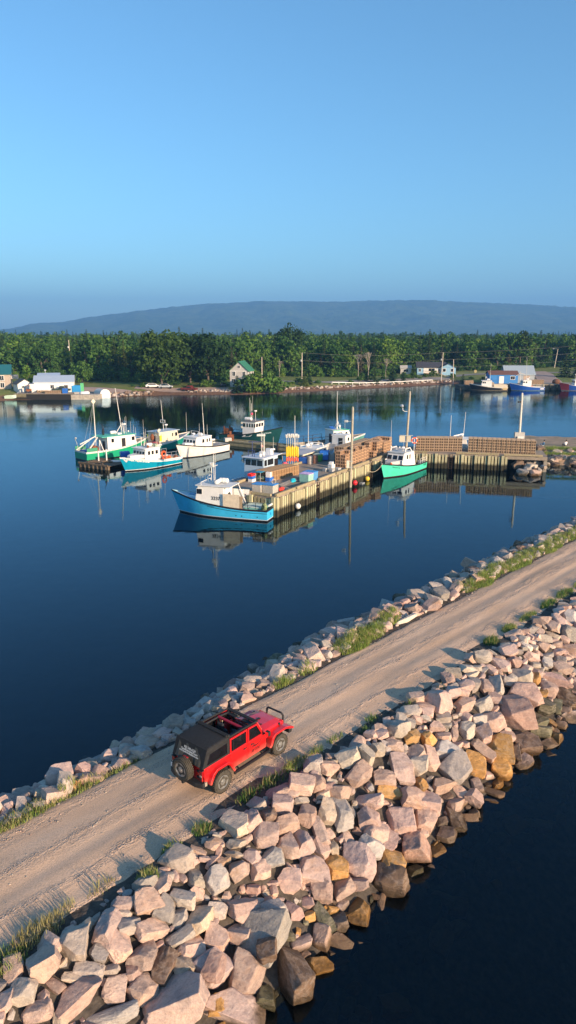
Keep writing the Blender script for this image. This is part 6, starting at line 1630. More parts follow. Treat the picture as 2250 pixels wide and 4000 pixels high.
# ---- people sitting on the spit
def sitter(label, loc, rz, shirt, hair, legs):
    t = thing('person', label, 'person', loc, rz)
    me = bpy.data.meshes.new('body')
    J = [(0, 0, .16), (0, .02, .38), (0, .05, .60), (0, .05, .70), (0, .06, .80), (0, .05, .92),
         (.19, .04, .60), (.26, -.10, .40), (.16, -.30, .36), (-.19, .04, .60), (-.26, -.10, .40), (-.16, -.30, .36),
         (.10, -.05, .14), (.13, -.40, .42), (.13, -.52, .04), (.13, -.66, .03), (-.10, -.05, .14), (-.13, -.40, .42), (-.13, -.52, .04), (-.13, -.66, .03)]
    E_ = [(0, 1), (1, 2), (2, 3), (3, 4), (4, 5), (2, 6), (6, 7), (7, 8), (2, 9), (9, 10), (10, 11), (0, 12), (12, 13), (13, 14), (14, 15), (0, 16), (16, 17), (17, 18), (18, 19)]
    Rr = [.15, .14, .15, .055, .085, .075, .065, .045, .035, .065, .045, .035, .09, .065, .045, .035, .09, .065, .045, .035]
    me.from_pydata(J, E_, [])
    o = bpy.data.objects.new('body', me); COL.objects.link(o); o.parent = t
    md = o.modifiers.new('skin', 'SKIN'); md.use_smooth_shade = True
    for v, r in zip(me.skin_vertices[0].data, Rr): v.radius = (r, r)
    me.skin_vertices[0].data[0].use_root = True
    sm = o.modifiers.new('sub', 'SUBSURF'); sm.levels = 1; sm.render_levels = 1
    m, nt, bb_ = new_mat('person_' + label[:12])
    tc = N(nt, 'ShaderNodeTexCoord'); sp = N(nt, 'ShaderNodeSeparateXYZ'); nt.links.new(tc.outputs['Object'], sp.inputs[0])
    c = ramp(nt, math_n(nt, 'ADD', sp.outputs['Z'], 0.0), [(0.0, legs), (0.20, legs), (0.24, shirt), (0.655, shirt), (0.69, (.45, .27, .19)), (1.0, (.45, .27, .19))])
    f = math_n(nt, 'GREATER_THAN', math_n(nt, 'MULTIPLY', sp.outputs['Y'], -1), .13)
    nt.links.new(mixc(nt, f, c, legs), bb_.inputs['Base Color']); bb_.inputs['Roughness'].default_value = .85
    me.materials.append(m)
    MB().ball((0, .075, .885), .108, 10, 7, 1.05).obj('hair', mat('hair_' + label[:9], hair, .7), t, smooth=True)
    return t
sitter('person in white shirt with dark hair sitting on the spit', (39.3, 99.8, 1.72), rad(-160), (.75, .75, .76), (.015, .012, .01), (.05, .05, .07))
sitter('person in dark blue clothes crouching behind the right trap stack', (36.1, 99.6, 1.72), rad(-130), (.03, .10, .20), (.02, .015, .01), (.55, .56, .58))
# ================================================================== THE RED OFF-ROAD CAR
M_RED = mat('car_red', (0.62, 0.004, 0.008), 0.32, coat=0.7, spec=0.5)
def _dust():
    nt = M_RED.node_tree; b = nt.nodes['Principled BSDF']
    tc = N(nt, 'ShaderNodeTexCoord'); sp = N(nt, 'ShaderNodeSeparateXYZ'); nt.links.new(tc.outputs['Object'], sp.inputs[0])
    nz = N(nt, 'ShaderNodeTexNoise', Scale=4.0, Detail=5.0, Roughness=.7); nt.links.new(tc.outputs['Object'], nz.inputs['Vector'])
    f = math_n(nt, 'SUBTRACT', 1.0, math_n(nt, 'DIVIDE', math_n(nt, 'SUBTRACT', sp.outputs['Z'], 0.50), 0.32, True), True)
    f = math_n(nt, 'MULTIPLY', math_n(nt, 'ADD', math_n(nt, 'MULTIPLY', f, .55), .05), nz.outputs['Fac'])
    nt.links.new(mixc(nt, f, (0.62, 0.004, 0.008), (0.42, 0.28, 0.19)), b.inputs['Base Color'])
    nt.links.new(math_n(nt, 'ADD', .28, math_n(nt, 'MULTIPLY', f, 1.2)), b.inputs['Roughness'])
_dust()
M_SOFT = mat('soft_top', (0.016, 0.016, 0.017), 0.85, var=.3, vscale=9, bump=.004, bscale=60)
M_BLKPL = mat('black_plastic', (0.018, 0.018, 0.019), 0.6)
M_TYRE = mat('tyre_rubber', (0.060, 0.052, 0.040), 0.9, var=.35, vscale=10, bump=.004, bscale=40)
M_RIM = mat('rim_alloy', (0.42, 0.41, 0.39), 0.35, 0.7)
M_VINYL = mat('dusty_vinyl', (0.085, 0.070, 0.050), 0.45, col2=(0.045, 0.04, 0.032), vscale=3.5, bump=.02, bscale=5)
M_TINT = mat('tinted_glass', (0.008, 0.008, 0.010), 0.05, spec=0.6)
M_SEAT = mat('seat_cloth', (0.030, 0.032, 0.038), 0.9)
M_TAIL = mat('tail_lamp', (0.28, 0.006, 0.008), 0.25)
JC = (Vector((-2.25, 21.04, 0)) + Vector((-.33, 23.32, 0))) / 2
jd = (Vector((-.33, 23.32, 0)) - Vector((-2.25, 21.04, 0))).normalized()
JLEFT = Vector((-jd.y, jd.x, 0))
JPOS = JC + JLEFT * 0.83
car = thing('off_road_car', 'bright red open-topped off-road car driving along the gravel causeway road', 'car', (JPOS.x, JPOS.y, 2.01), math.atan2(jd.y, jd.x))
def cp(name, m, fn, parent=None, **kw):
    b = MB(); fn(b); return b.obj(name, m, parent or car, **kw)

# --- tub: side panels, floor, tailgate
tub = [(0.84, 1.16), (0.84, .54), (-.88, .54), (-.98, .62), (-1.06, .86), (-1.20, .98), (-1.74, .98), (-1.90, .86), (-1.98, .64), (-2.17, .62), (-2.19, 1.17)]
for sd in (1, -1):
    cp('side_panel', M_RED, lambda b: b.prism(tub, sd * .70, sd * .765), bevel=.018)
cp('floor', M_BLKPL, lambda b: b.b2((-2.12, -.70, .55), (.84, .70, .62)))
tg = cp('tailgate', M_RED, lambda b: b.b2((-2.20, -.68, .64), (-2.13, .68, 1.165)), bevel=.02)
cp('tailgate_seam', M_BLKPL, lambda b: (b.b2((-2.207, -.60, .69), (-2.20, -.585, 1.13)), b.b2((-2.207, .585, .69), (-2.20, .60, 1.13)), b.b2((-2.207, -.60, .69), (-2.20, .60, .70))), tg)
cp('hinge', M_BLKPL, lambda b: (b.b2((-2.23, -.66, .98), (-2.20, -.44, 1.06)), b.b2((-2.23, -.66, .76), (-2.20, -.44, .84))), tg)
cp('cowl', M_RED, lambda b: b.b2((.66, -.72, 1.10), (.86, .72, 1.17)), bevel=.02)
# --- bonnet with tapering sides
def bonnet(b):
    rows = []
    for x, w, zt, ze in [(.84, .715, 1.205, 1.13), (1.1, .70, 1.20, 1.11), (1.5, .66, 1.165, 1.07), (1.85, .625, 1.115, 1.02), (1.99, .60, 1.05, .98)]:
        rows.append([(x, -w, .84), (x, -w, ze - .02), (x, -w + .05, ze + .03), (x, -w * .55, zt - .005), (x, 0, zt), (x, w * .55, zt - .005), (x, w - .05, ze + .03), (x, w, ze - .02), (x, w, .84)])
    b.grid(rows)
    b.quad(*rows[-1]); b.quad(*rows[0][::-1])
bn = cp('bonnet', M_RED, bonnet, fix=True, smooth=False, bevel=.012)
for sd in (1, -1):
    cp('bonnet_latch', M_BLKPL, lambda b: b.box((1.72, sd * .645, 1.0), (.09, .035, .14)), bn)
    cp('bonnet_bump', M_BLKPL, lambda b: b.lathe([(.035, 0), (.035, .02), (.01, .03)], (1.05 + .0, sd * .34, 1.195), n=10), bn)
cp('washer_nozzle', M_BLKPL, lambda b: (b.box((.98, .2, 1.212), (.07, .05, .03)), b.box((.98, -.2, 1.212), (.07, .05, .03)), b.box((1.28, 0, 1.196), (.16, .09, .02))), bn)
# --- grille
gr = cp('grille', M_RED, lambda b: b.b2((1.96, -.60, .62), (2.02, .60, 1.04)), bevel=.03)
for k in range(7): cp('grille_slot', M_BLKPL, lambda b: b.b2((2.015, -.285 + k * .095 - .03, .70), (2.03, -.285 + k * .095 + .03, .98)), gr)
for sd in (1, -1):
    hl = cp('headlight', M_STEEL, lambda b: b.lathe([(.11, 0), (.105, .03), (.02, .045)], (2.02, sd * .46, .86), 'x', 16)); cp('lens', mat('lens', (.6, .6, .62), .1), lambda b: b.lathe([(.085, .0), (.06, .03), (.01, .035)], (2.035, sd * .46, .86), 'x', 14), hl)
cp('engine_bay', M_BLKPL, lambda b: b.b2((.86, -.58, .50), (1.95, .58, .95)))
# --- wings (flares)
ff = [(.86, .56), (.94, .60), (1.04, .86), (1.20, .975), (1.78, .985), (2.06, .90), (2.23, .80), (2.23, .73), (2.05, .80), (1.78, .905), (1.24, .895), (1.13, .80), (1.04, .57), (.95, .50)]
rfl = [(-.86, .56), (-.96, .72), (-1.06, .92), (-1.22, 1.03), (-1.74, 1.03), (-1.92, .92), (-2.04, .70), (-2.08, .58), (-2.00, .56), (-1.93, .70), (-1.83, .86), (-1.70, .94), (-1.26, .94), (-1.14, .86), (-1.04, .68), (-.95, .52)]
for sd in (1, -1):
    cp('front_wing', M_RED, lambda b: b.prism(ff, sd * .58, sd * .935), bevel=.02)
    cp('rear_flare', M_RED, lambda b: b.prism(rfl, sd * .76, sd * .935), bevel=.02)
    cp('wheel_liner', M_BLKPL, lambda b: b.b2((-1.9, sd * .62, .56), (-1.04, sd * .70, .96)))
    cp('mud_flap', M_BLKPL, lambda b: b.b2((.86, sd * .74, .38), (.90, sd * .92, .56)))
    # doors
    fd_ = cp('door', M_RED, lambda b: b.prism([(.76, .585), (.80, .66), (.80, 1.17), (-.10, 1.17), (-.10, .585)], sd * .765, sd * .785), bevel=.012)
    rd = cp('door', M_RED, lambda b: b.prism([(-.13, .585), (-.13, 1.17), (-.985, 1.17), (-.985, 1.02), (-.90, .86), (-.80, .585)], sd * .765, sd * .785), bevel=.012)
    cp('window_frame', M_RED, lambda b: b.ring([(.72, 1.165), (.40, 1.70), (-.10, 1.715), (-.10, 1.165)], [(.61, 1.20), (.335, 1.645), (-.045, 1.655), (-.045, 1.20)], sd * .725, sd * .782), fd_, bevel=.008)
    cp('window_pane', M_TINT, lambda b: b.prism([(.62, 1.19), (.335, 1.65), (-.05, 1.66), (-.05, 1.19)], sd * .745, sd * .752), fd_)
    cp('window_frame', M_RED, lambda b: b.ring([(-.13, 1.165), (-.13, 1.715), (-.985, 1.715), (-.985, 1.165)], [(-.19, 1.205), (-.19, 1.655), (-.925, 1.655), (-.925, 1.205)], sd * .725, sd * .782), rd, bevel=.008)
    cp('window_pane', M_TINT, lambda b: b.prism([(-.18, 1.195), (-.18, 1.66), (-.93, 1.66), (-.93, 1.195)], sd * .745, sd * .752), rd)
    cp('window_bar', M_BLKPL, lambda b: b.b2((-.80, sd * .744, 1.2), (-.785, sd * .757, 1.66)), rd)
    for xx, dd in ((.02, fd_), (-.30 - .05, rd)):
        cp('handle', M_BLKPL, lambda b: (b.b2((xx, sd * .785, 1.02), (xx + .15, sd * .812, 1.05)), b.b2((xx - .0, sd * .785, 1.0), (xx + .05, sd * .80, 1.07))), dd)
    for xx, dd in ((.77, fd_), (-.15, rd)):
        for zz in (.72, 1.05): cp('hinge', M_RED, lambda b: b.b2((xx - .04, sd * .785, zz - .03), (xx + .05, sd * .80, zz + .03)), dd)
    mr = cp('mirror', M_BLKPL, lambda b: (b.b2((.62, sd * .93, 1.18), (.74, sd * 1.10, 1.36)), b.b2((.66, sd * .78, 1.18), (.70, sd * .95, 1.23))), bevel=.02); cp('mirror_glass', mat('mirror_glass', (.75, .78, .8), .03, 1.0), lambda b: b.b2((.612, sd * .945, 1.20), (.619, sd * 1.085, 1.34)), mr)
    cp('side_step', M_BLKPL, lambda b: (b.bar((-.88, sd * .86, .40), (.92, sd * .86, .40), .045, n=8), b.b2((-.85, sd * .78, .405), (.90, sd * .92, .43)), b.bar((-.6, sd * .6, .5), (-.6, sd * .84, .40), .03), b.bar((.6, sd * .6, .5), (.6, sd * .84, .40), .03)))
    tl = cp('tail_light', M_TAIL, lambda b: b.b2((-2.27, sd * .60, .86), (-2.17, sd * .75, 1.12)), bevel=.02); cp('reverse_lens', mat('reverse_lens', (.55, .42, .34), .3), lambda b: b.b2((-2.278, sd * .63, .89), (-2.268, sd * .73, .95)), tl)
    cp('lamp_guard', M_BLKPL, lambda b: b.b2((-2.275, sd * .59, 1.115), (-2.17, sd * .76, 1.135)), tl)
    place_mesh(text_mesh('Jeep', .13, mat('badge_silver', (.6, .58, .56), .35, .5), bold=.004), lambda u, v: (.93 + (-u if sd > 0 else u), sd * .7675, 1.02 + v), 'badge', car)
    # door decal: line drawing and two lines of lettering
    dc = mat('decal_black', (.035, .004, .005), .6)
    dr = cp('decal', dc, lambda b: [b.quad(*[(x, sd * .7875, z) for x, z in q_]) for q_ in ([(.06, .93), (.24, .87), (.46, .90), (.40, .945), (.30, .93), (.22, .95)], [(.40, .905), (.50, .93), (.60, 1.02), (.66, 1.10), (.56, 1.03), (.46, .95)], [(.10, .955), (.18, .955), (.30, 1.0), (.20, .99)], [(.05, .90), (.12, .875), (.16, .90)])], fd_, fix=False)
    for tx, zz in (('Cape Breton', .765), ('JEEP TOURS', .695)):
        place_mesh(text_mesh(tx, .085, dc, bold=.003), lambda u, v: (.27 + (-u if sd > 0 else u), sd * .7878, zz + v), 'lettering', fd_)
# --- windscreen
def ws(b):
    b.ring([(-.72, 0), (.72, 0), (.70, .66), (-.70, .66)], [(-.655, .06), (.655, .06), (.64, .60), (-.64, .60)], -.02, .02, 'x')
wsf = cp('windscreen_frame', M_RED, ws, bevel=.012); wsf.location = (.775, 0, 1.145); wsf.rotation_euler = (0, rad(-31), 0)
gl_m, gnt, gb = new_mat('clear_glass'); gb.inputs['Transmission Weight'].default_value = 1.0; gb.inputs['Roughness'].default_value = .0; gb.inputs['IOR'].default_value = 1.1; gb.inputs['Base Color'].default_value = (.8, .85, .85, 1)
wp_ = MB().b2((-.004, -.655, .06), (.004, .655, .60)).obj('windscreen_pane', gl_m, wsf)
cp('header_bar', M_SOFT, lambda b: b.b2((.36, -.71, 1.69), (.50, .71, 1.75)), bevel=.02)
for sd in (1, -1): cp('wiper', M_BLKPL, lambda b: b.bar((.80, sd * .1 - .1, 1.19), (.72, sd * .1 + .42, 1.25), .012))
# --- soft top
def ros(x, w, z, zs, n=6):
    pts = [(x, -w, zs)]
    for i in range(n + 1):
        a = pi / 2 * i / n; pts.append((x, -w + .10 - .10 * cos(a), z - .10 + .10 * sin(a)))
    for i in range(n + 1):
        a = pi / 2 * (1 - i / n); pts.append((x, w - .10 + .10 * cos(a), z - .10 + .10 * sin(a)))
    pts.append((x, w, zs)); return pts
def rear_top(b):
    rows = [ros(-.97, .745, 1.80, 1.70), ros(-1.25, .748, 1.815, 1.68), ros(-1.6, .748, 1.81, 1.66), ros(-1.93, .745, 1.785, 1.62), ros(-2.0, .74, 1.75, 1.60)]
    b.grid(rows)
st = cp('soft_top', M_SOFT, rear_top, smooth=True)
for sd in (1, -1):
    cp('side_curtain', M_SOFT, lambda b: b.ring([(-.985, 1.165), (-.985, 1.72), (-1.98, 1.66), (-2.20, 1.165)], [(-1.10, 1.23), (-1.10, 1.62), (-1.90, 1.585), (-2.05, 1.23)], sd * .725, sd * .75), st)
    cp('curtain_window', M_TINT, lambda b: b.prism([(-1.09, 1.22), (-1.09, 1.63), (-1.905, 1.60), (-2.06, 1.22)], sd * .733, sd * .74), st)
    cp('corner_fold', M_SOFT, lambda b: b.prism([(-1.93, 1.62), (-2.03, 1.66), (-2.25, 1.17), (-2.12, 1.165)], sd * .60, sd * .752), st, bevel=.02)
    cp('side_rail', M_SOFT, lambda b: b.tube([(.42, sd * .70, 1.735), (-.2, sd * .705, 1.755), (-1.0, sd * .71, 1.76)], .035, 8), st)
    cp('roll_bar', M_BLKPL, lambda b: b.tube([(.62, sd * .60, 1.25), (.40, sd * .60, 1.64), (-.12, sd * .60, 1.70), (-1.0, sd * .60, 1.70), (-1.75, sd * .62, 1.55), (-1.95, sd * .62, 1.1)], .04, 8))
    cp('roll_bar', M_BLKPL, lambda b: b.tube([(-.18, sd * .60, 1.70), (-.20, sd * .66, 1.1), (-.20, sd * .66, .62)], .04, 8))
rw = cp('rear_curtain', M_SOFT, lambda b: b.prism([(-1.97, 1.77), (-2.02, 1.77), (-2.24, 1.17), (-2.19, 1.165)], -.74, .74), st, bevel=.01)
def vin(b):
    rows = []
    for i in range(13):
        v = i / 12; x = -2.035 + (-2.238 + 2.035) * v; z = 1.70 + (1.20 - 1.70) * v; r = []
        for j in range(25):
            y = -.56 + 1.12 * j / 24; k = .010 * sin(j * 1.9 + v * 2) * v + .006 * sin(j * .7 + 3 * v)
            r.append((x - .006 + k, y * (1 + .08 * v), z))
        rows.append(r)
    b.grid(rows)
cp('rear_window', M_VINYL, vin, rw, fix=False, smooth=True)
LW = mat('letter_white', (.62, .58, .52), .7)
for tx, sz, v in (('902 540-6534', .10, .30), ('CapeBretonJeepTours', .088, .44), ('www.capebretonjeeptours.com', .072, .56)):
    place_mesh(text_mesh(tx, sz, LW, bold=.004), lambda uu, vv: (-2.052 - .203 * (v - vv / .5) - .008, -uu, 1.70 - .50 * v + vv), 'lettering', rw)
cp('fold_roll', M_SOFT, lambda b: (b.bar((-.99, -.72, 1.815), (-.99, .72, 1.815), .055, n=9), b.bar((-1.07, -.70, 1.835), (-1.07, .70, 1.835), .04, n=8), b.bar((-1.0, -.70, 1.75), (-1.0, .70, 1.75), .05, n=8)), st)
cp('cross_bar', mat('bar_red', (.34, .012, .03), .5), lambda b: b.bar((-.18, -.60, 1.70), (-.18, .60, 1.70), .055, n=10))
cp('cross_bar', M_BLKPL, lambda b: b.bar((-1.0, -.60, 1.70), (-1.0, .60, 1.70), .045, n=8))
cp('sun_visor', M_BLKPL, lambda b: (b.box((.30, .35, 1.66), (.16, .42, .02)), b.box((.30, -.35, 1.66), (.16, .42, .02))))
# --- cabin
cp('dashboard', M_BLKPL, lambda b: b.prism([(.84, .62), (.84, 1.15), (.62, 1.14), (.50, 1.02), (.52, .80), (.62, .62)], -.69, .69), bevel=.03)
def seat(x, y, w):
    s_ = cp('seat', M_SEAT, lambda b: b.b2((x - .26, y - w / 2, .72), (x + .26, y + w / 2, .88)), bevel=.05)
    cp('backrest', M_SEAT, lambda b: b.prism([(x - .22, .84), (x - .08, .84), (x - .24, 1.42), (x - .36, 1.40)], y - w / 2, y + w / 2), s_, bevel=.04)
    return s_
for y in (.36, -.36):
    s_ = seat(.02, y, .50); cp('headrest', M_SEAT, lambda b: b.b2((-.36, y - .14, 1.42), (-.25, y + .14, 1.60)), s_, bevel=.04)
s_ = seat(-.88, 0, 1.15)
for y in (.36, -.36): cp('headrest', M_SEAT, lambda b: b.b2((-1.26, y - .13, 1.42), (-1.16, y + .13, 1.58)), s_, bevel=.03)
o = cp('steering_wheel', M_BLKPL, lambda b: b.torus((0, 0, 0), .19, .018, 'x', 18, 6)); o.location = (.38, .36, 1.12); o.rotation_euler = (0, .45, 0)
cp('console', M_BLKPL, lambda b: b.b2((-.25, -.09, .62), (.5, .09, .92)), bevel=.02); cp('shift_lever', M_STEEL, lambda b: (b.bar((.28, 0, .9), (.24, 0, 1.08), .012), b.ball((.24, 0, 1.1), .03)))
cp('rear_shelf', M_BLKPL, lambda b: b.b2((-2.1, -.68, .9), (-1.35, .68, .98)))
cp('bag', mat('bag_tan', (.32, .22, .16), .8), lambda b: b.ball((-.62, -.28, 1.0), .2, sz=.8)); cp('speaker_pod', mat('pod_cream', (.55, .45, .30), .6), lambda b: b.box((-.02, .62, 1.45), (.03, .12, .18)))
# --- bumpers, hoop, plate
cp('front_bumper', M_BLKPL, lambda b: b.b2((2.10, -.80, .52), (2.28, .80, .70)), bevel=.03)
cp('bull_hoop', M_BLKPL, lambda b: b.tube([(2.20, -.42, .70), (2.22, -.40, 1.08), (2.20, -.32, 1.16), (2.20, .32, 1.16), (2.22, .40, 1.08), (2.20, .42, .70)], .036, 8))
cp('rear_bumper', M_BLKPL, lambda b: b.prism([(-2.20, -.80), (-2.20, .80), (-2.30, .80), (-2.40, .52), (-2.40, -.52), (-2.30, -.80)], .50, .68, 'z'), bevel=.025)
cp('bumper_end', mat('dusty_bracket', (.30, .25, .2), .8), lambda b: b.b2((-2.22, -.82, .56), (-2.12, -.77, .70)))
cp('number_plate', M_WHITE, lambda b: b.b2((-2.30, .50, .72), (-2.29, .78, .88)), bevel=.004)
cp('plate_holder', M_BLKPL, lambda b: b.b2((-2.29, .48, .70), (-2.20, .78, .90)))
cp('tow_hook', M_BLKPL, lambda b: b.box((-2.43, 0, .52), (.12, .08, .08)))
cp('chassis', M_BLKPL, lambda b: (b.b2((-2.1, -.48, .40), (2.1, -.36, .54)), b.b2((-2.1, .36, .40), (2.1, .48, .54)), b.bar((-1.475, -.7, .40), (-1.475, .7, .40), .06, n=8), b.bar((1.475, -.7, .40), (1.475, .7, .40), .06, n=8), b.b2((-.5, -.3, .36), (.4, .3, .52))))
cp('brake_light', M_TAIL, lambda b: b.b2((-2.34, -.10, 1.33), (-2.27, .10, 1.41)), bevel=.01)
cp('brake_light_stalk', M_BLKPL, lambda b: b.b2((-2.30, -.03, .98), (-2.24, .03, 1.35)))
# --- wheels
def tyre_mesh():
    b = MB(); R_, W_ = .402, .26
    b.lathe([(.235, -W_ / 2 + .03), (.27, -W_ / 2), (.345, -W_ / 2 - .004), (.385, -W_ / 2 + .03), (R_ - .012, -W_ / 2 + .055), (R_ - .012, W_ / 2 - .055), (.385, W_ / 2 - .03), (.345, W_ / 2 + .004), (.27, W_ / 2), (.235, W_ / 2 - .03)], axis='y', n=40)
    for k in range(34):
        a = 2 * pi * k / 34
        for y, da in ((-.095, 0), (-.035, .09), (.03, 0), (.092, .09)):
            aa = a + da; M_ = Matrix.Rotation(-aa, 3, 'Y')
            b.box((cos(aa) * (R_ - .006), y, sin(aa) * (R_ - .006)), (.03, .05, .046), rot=M_)
    return b.mesh('tyre', M_TYRE, fix=True)
def rim_mesh():
    b = MB(); b.cur = 0
    b.lathe([(.205, -.09), (.235, -.09), (.243, -.115), (.228, -.118), (.215, -.095)], axis='y', n=36)
    b.lathe([(.03, -.128), (.055, -.125), (.062, -.10), (.062, -.05)], axis='y', n=16)
    for k in range(5):
        a = 2 * pi * k / 5 + .3
        for da in (0,):
            ca, sa = cos(a), sin(a); M_ = Matrix.Rotation(-a, 3, 'Y')
            pts = [(.05, -.050), (.14, -.045), (.225, -.095), (.225, .095), (.14, .045), (.05, .050)]
            vs_ = []
            for y in (-.112, -.07):
                for r_, t_ in pts:
                    vs_.append((ca * r_ - sa * t_, y + (.018 if .1 < r_ < .2 else 0), sa * r_ + ca * t_))
            n = 6
            b._add(vs_, [(i, (i + 1) % n, n + (i + 1) % n, n + i) for i in range(n)] + [tuple(range(n - 1, -1, -1)), tuple(range(n, 2 * n))])
    b.cur = 1
    b.lathe([(.236, -.03), (.236, .02), (.10, .02), (.02, .03)], axis='y', n=30)
    return b.mesh('rim', [M_RIM, M_BLKPL])
ME_T, ME_R = tyre_mesh(), rim_mesh()
def wheel(name, loc, rz, ry=0):
    w_ = bpy.data.objects.new(name, ME_T); COL.objects.link(w_); w_.parent = car; w_.location = loc; w_.rotation_euler = (0, ry, rz)
    r_ = bpy.data.objects.new('rim', ME_R); COL.objects.link(r_); r_.parent = w_
    return w_
for x in (1.475, -1.475):
    wheel('wheel', (x, -.80, .395), 0, .4 * x); wheel('wheel', (x, .80, .395), pi, .9)
wheel('spare_wheel', (-2.42, .02, 1.0), -pi / 2, .2)
cp('spare_carrier', M_BLKPL, lambda b: b.b2((-2.32, -.12, .86), (-2.20, .12, 1.12)))
# ================================================================== FAR SHORE: BUILDINGS
M_SHING = mat('grey_shingle', (0.46, 0.44, 0.41), .85, var=.12, vscale=3)
M_WINF = mat('window_trim', (0.72, 0.71, 0.68), .5)
def gz(x, y): return ground_z(x, y)
class House:
    def __init__(s, name, label, x, y, w, d, rz, cat='house', z=None):
        """front faces local -Y"""
        s.t = thing(name, label, cat, (x, y, (gz(x, y) if z is None else z) - .05), rz); s.w = w; s.d = d
    def p(s, name, m, fn, parent=None, **kw):
        b = MB(); fn(b); return b.obj(name, m, parent or s.t, **kw)
    def walls(s, h, m): s.h = h; s.wall = s.p('wall', m, lambda b: b.b2((-s.w / 2, -s.d / 2, -.6), (s.w / 2, s.d / 2, h)))
    def gable(s, rise, roofm, wallm, axis='x', over=.35):
        """ridge along axis"""
        h = s.h; w, d = s.w, s.d
        if axis == 'x':
            s.p('gable_wall', wallm, lambda b: b.prism([(-d / 2, h - .02), (d / 2, h - .02), (0, h + rise)], -w / 2, w / 2, 'x'))
            k = rise / (d / 2)
            prof = [(-d / 2 - over, h - k * over), (0, h + rise + .02), (d / 2 + over, h - k * over), (d / 2 + over, h - k * over + .16), (0, h + rise + .20), (-d / 2 - over, h - k * over + .16)]
            s.roof = s.p('roof', roofm, lambda b: b.prism(prof, -w / 2 - over, w / 2 + over, 'x'))
        else:
            s.p('gable_wall', wallm, lambda b: b.prism([(-w / 2, h - .02), (w / 2, h - .02), (0, h + rise)], -d / 2, d / 2, 'y'))
            k = rise / (w / 2)
            prof = [(-w / 2 - over, h - k * over), (0, h + rise + .02), (w / 2 + over, h - k * over), (w / 2 + over, h - k * over + .16), (0, h + rise + .20), (-w / 2 - over, h - k * over + .16)]
            s.roof = s.p('roof', roofm, lambda b: b.prism(prof, -d / 2 - over, d / 2 + over, 'y'))
    def window(s, x, z, w, h, face='front', trim=None):
        if face == 'front': a, b_ = (lambda e: ((x - w / 2 - e, -s.d / 2 - .05 - (.03 if e == 0 else 0), z - h / 2 - e), (x + w / 2 + e, -s.d / 2 + .02, z + h / 2 + e))), None
        elif face == 'right': a = lambda e: ((s.w / 2 - .02, x - w / 2 - e, z - h / 2 - e), (s.w / 2 + .05 + (.03 if e == 0 else 0), x + w / 2 + e, z + h / 2 + e))
        else: a = lambda e: ((-s.w / 2 - .05 - (.03 if e == 0 else 0), x - w / 2 - e, z - h / 2 - e), (-s.w / 2 + .02, x + w / 2 + e, z + h / 2 + e))
        f = s.p('window', trim or M_WINF, lambda b: b.b2(*a(.12))); s.p('pane', M_GLASS, lambda b: b.b2(*a(0)), f)
        if face == 'front': s.p('mullion', trim or M_WINF, lambda b: b.b2((x - .03, -s.d / 2 - .09, z - h / 2), (x + .03, -s.d / 2 - .05, z + h / 2)), f)
    def door(s, x, w, h, m, face='front'): 
        if face == 'front': s.p('door', m, lambda b: b.b2((x - w / 2, -s.d / 2 - .06, 0), (x + w / 2, -s.d / 2 + .02, h)))
# white gable house
h = House('house', 'tall pale shingled house with green roof behind the bushes', -14.4, 225.6, 5.8, 7.6, rad(-10))
h.walls(4.6, M_SHING); h.gable(2.7, mat('roof_green_metal', (0.035, 0.17, 0.085), .6, var=.1), M_SHING, 'y', .3)
for x in (-1.6, 1.6): h.window(x, 3.7, .8, 1.3)
h.window(-1.7, 1.5, 1.0, 1.3); h.window(0, 5.8, .7, .8); h.door(.9, .9, 2.0, M_WHITE)
for y in (-2, 1.5): h.window(y, 3.8, .8, 1.2, 'right'); h.window(y, 3.8, .8, 1.2, 'left')
h.p('fascia', M_WINF, lambda b: b.b2((-2.95, -3.87, 4.45), (2.95, -3.82, 4.6)))
# blue-white bungalow
M_PBLUE = mat('pale_blue_siding', (0.26, 0.45, 0.60), .6, var=.05); M_WSID = mat('white_siding', (0.70, 0.69, 0.66), .6, var=.05)
h = House('house', 'long pale blue bungalow with dark roof and white porch wall', 55.5, 282.0, 10.6, 7.0, rad(-6))
h.walls(2.9, M_PBLUE); h.gable(1.7, mat('roof_asphalt', (0.055, 0.055, 0.065), .85, var=.2), M_PBLUE, 'x', .4)
h.p('front_wall_panel', M_WSID, lambda b: b.b2((-2.9, -3.56, -.5), (3.6, -3.5, 2.8)))
h.window(.2, 1.9, 2.3, 1.1); h.window(-4.3, 1.8, .8, 1.0); h.door(3.0, .9, 2.1, mat('door_mauve', (.34, .25, .33), .6))
h.p('wing', M_PBLUE, lambda b: b.b2((3.7, -4.4, -.6), (9.2, 2.6, 2.9)))
h.p('wing_gable', M_PBLUE, lambda b: b.prism([(3.7, 2.88), (9.2, 2.88), (6.45, 4.25)], -4.4, 2.6, 'y'))
h.p('wing_roof', MATS['roof_asphalt'], lambda b: b.prism([(3.35, 2.75), (6.45, 4.27), (9.55, 2.75), (9.55, 2.9), (6.45, 4.44), (3.35, 2.9)], -4.75, 2.9, 'y'))
for x in (4.9, 7.9):
    f = h.p('window', M_WINF, lambda b: b.b2((x - .65, -4.45, 1.15), (x + .65, -4.38, 2.55))); h.p('pane', M_GLASS, lambda b: b.b2((x - .5, -4.48, 1.3), (x + .5, -4.44, 2.4)), f)
dk = h.p('deck', M_WOOD, lambda b: b.b2((-2.6, -6.0, .5), (2.6, -3.6, .7)))
for k in range(12): h.p('baluster', M_WOOD, lambda b: b.b2((-2.6 + k * .47, -6.0, .7), (-2.52 + k * .47, -5.93, 1.5)), dk)
h.p('deck_rail', M_WOOD, lambda b: b.b2((-2.65, -6.02, 1.45), (2.65, -5.9, 1.55)), dk)
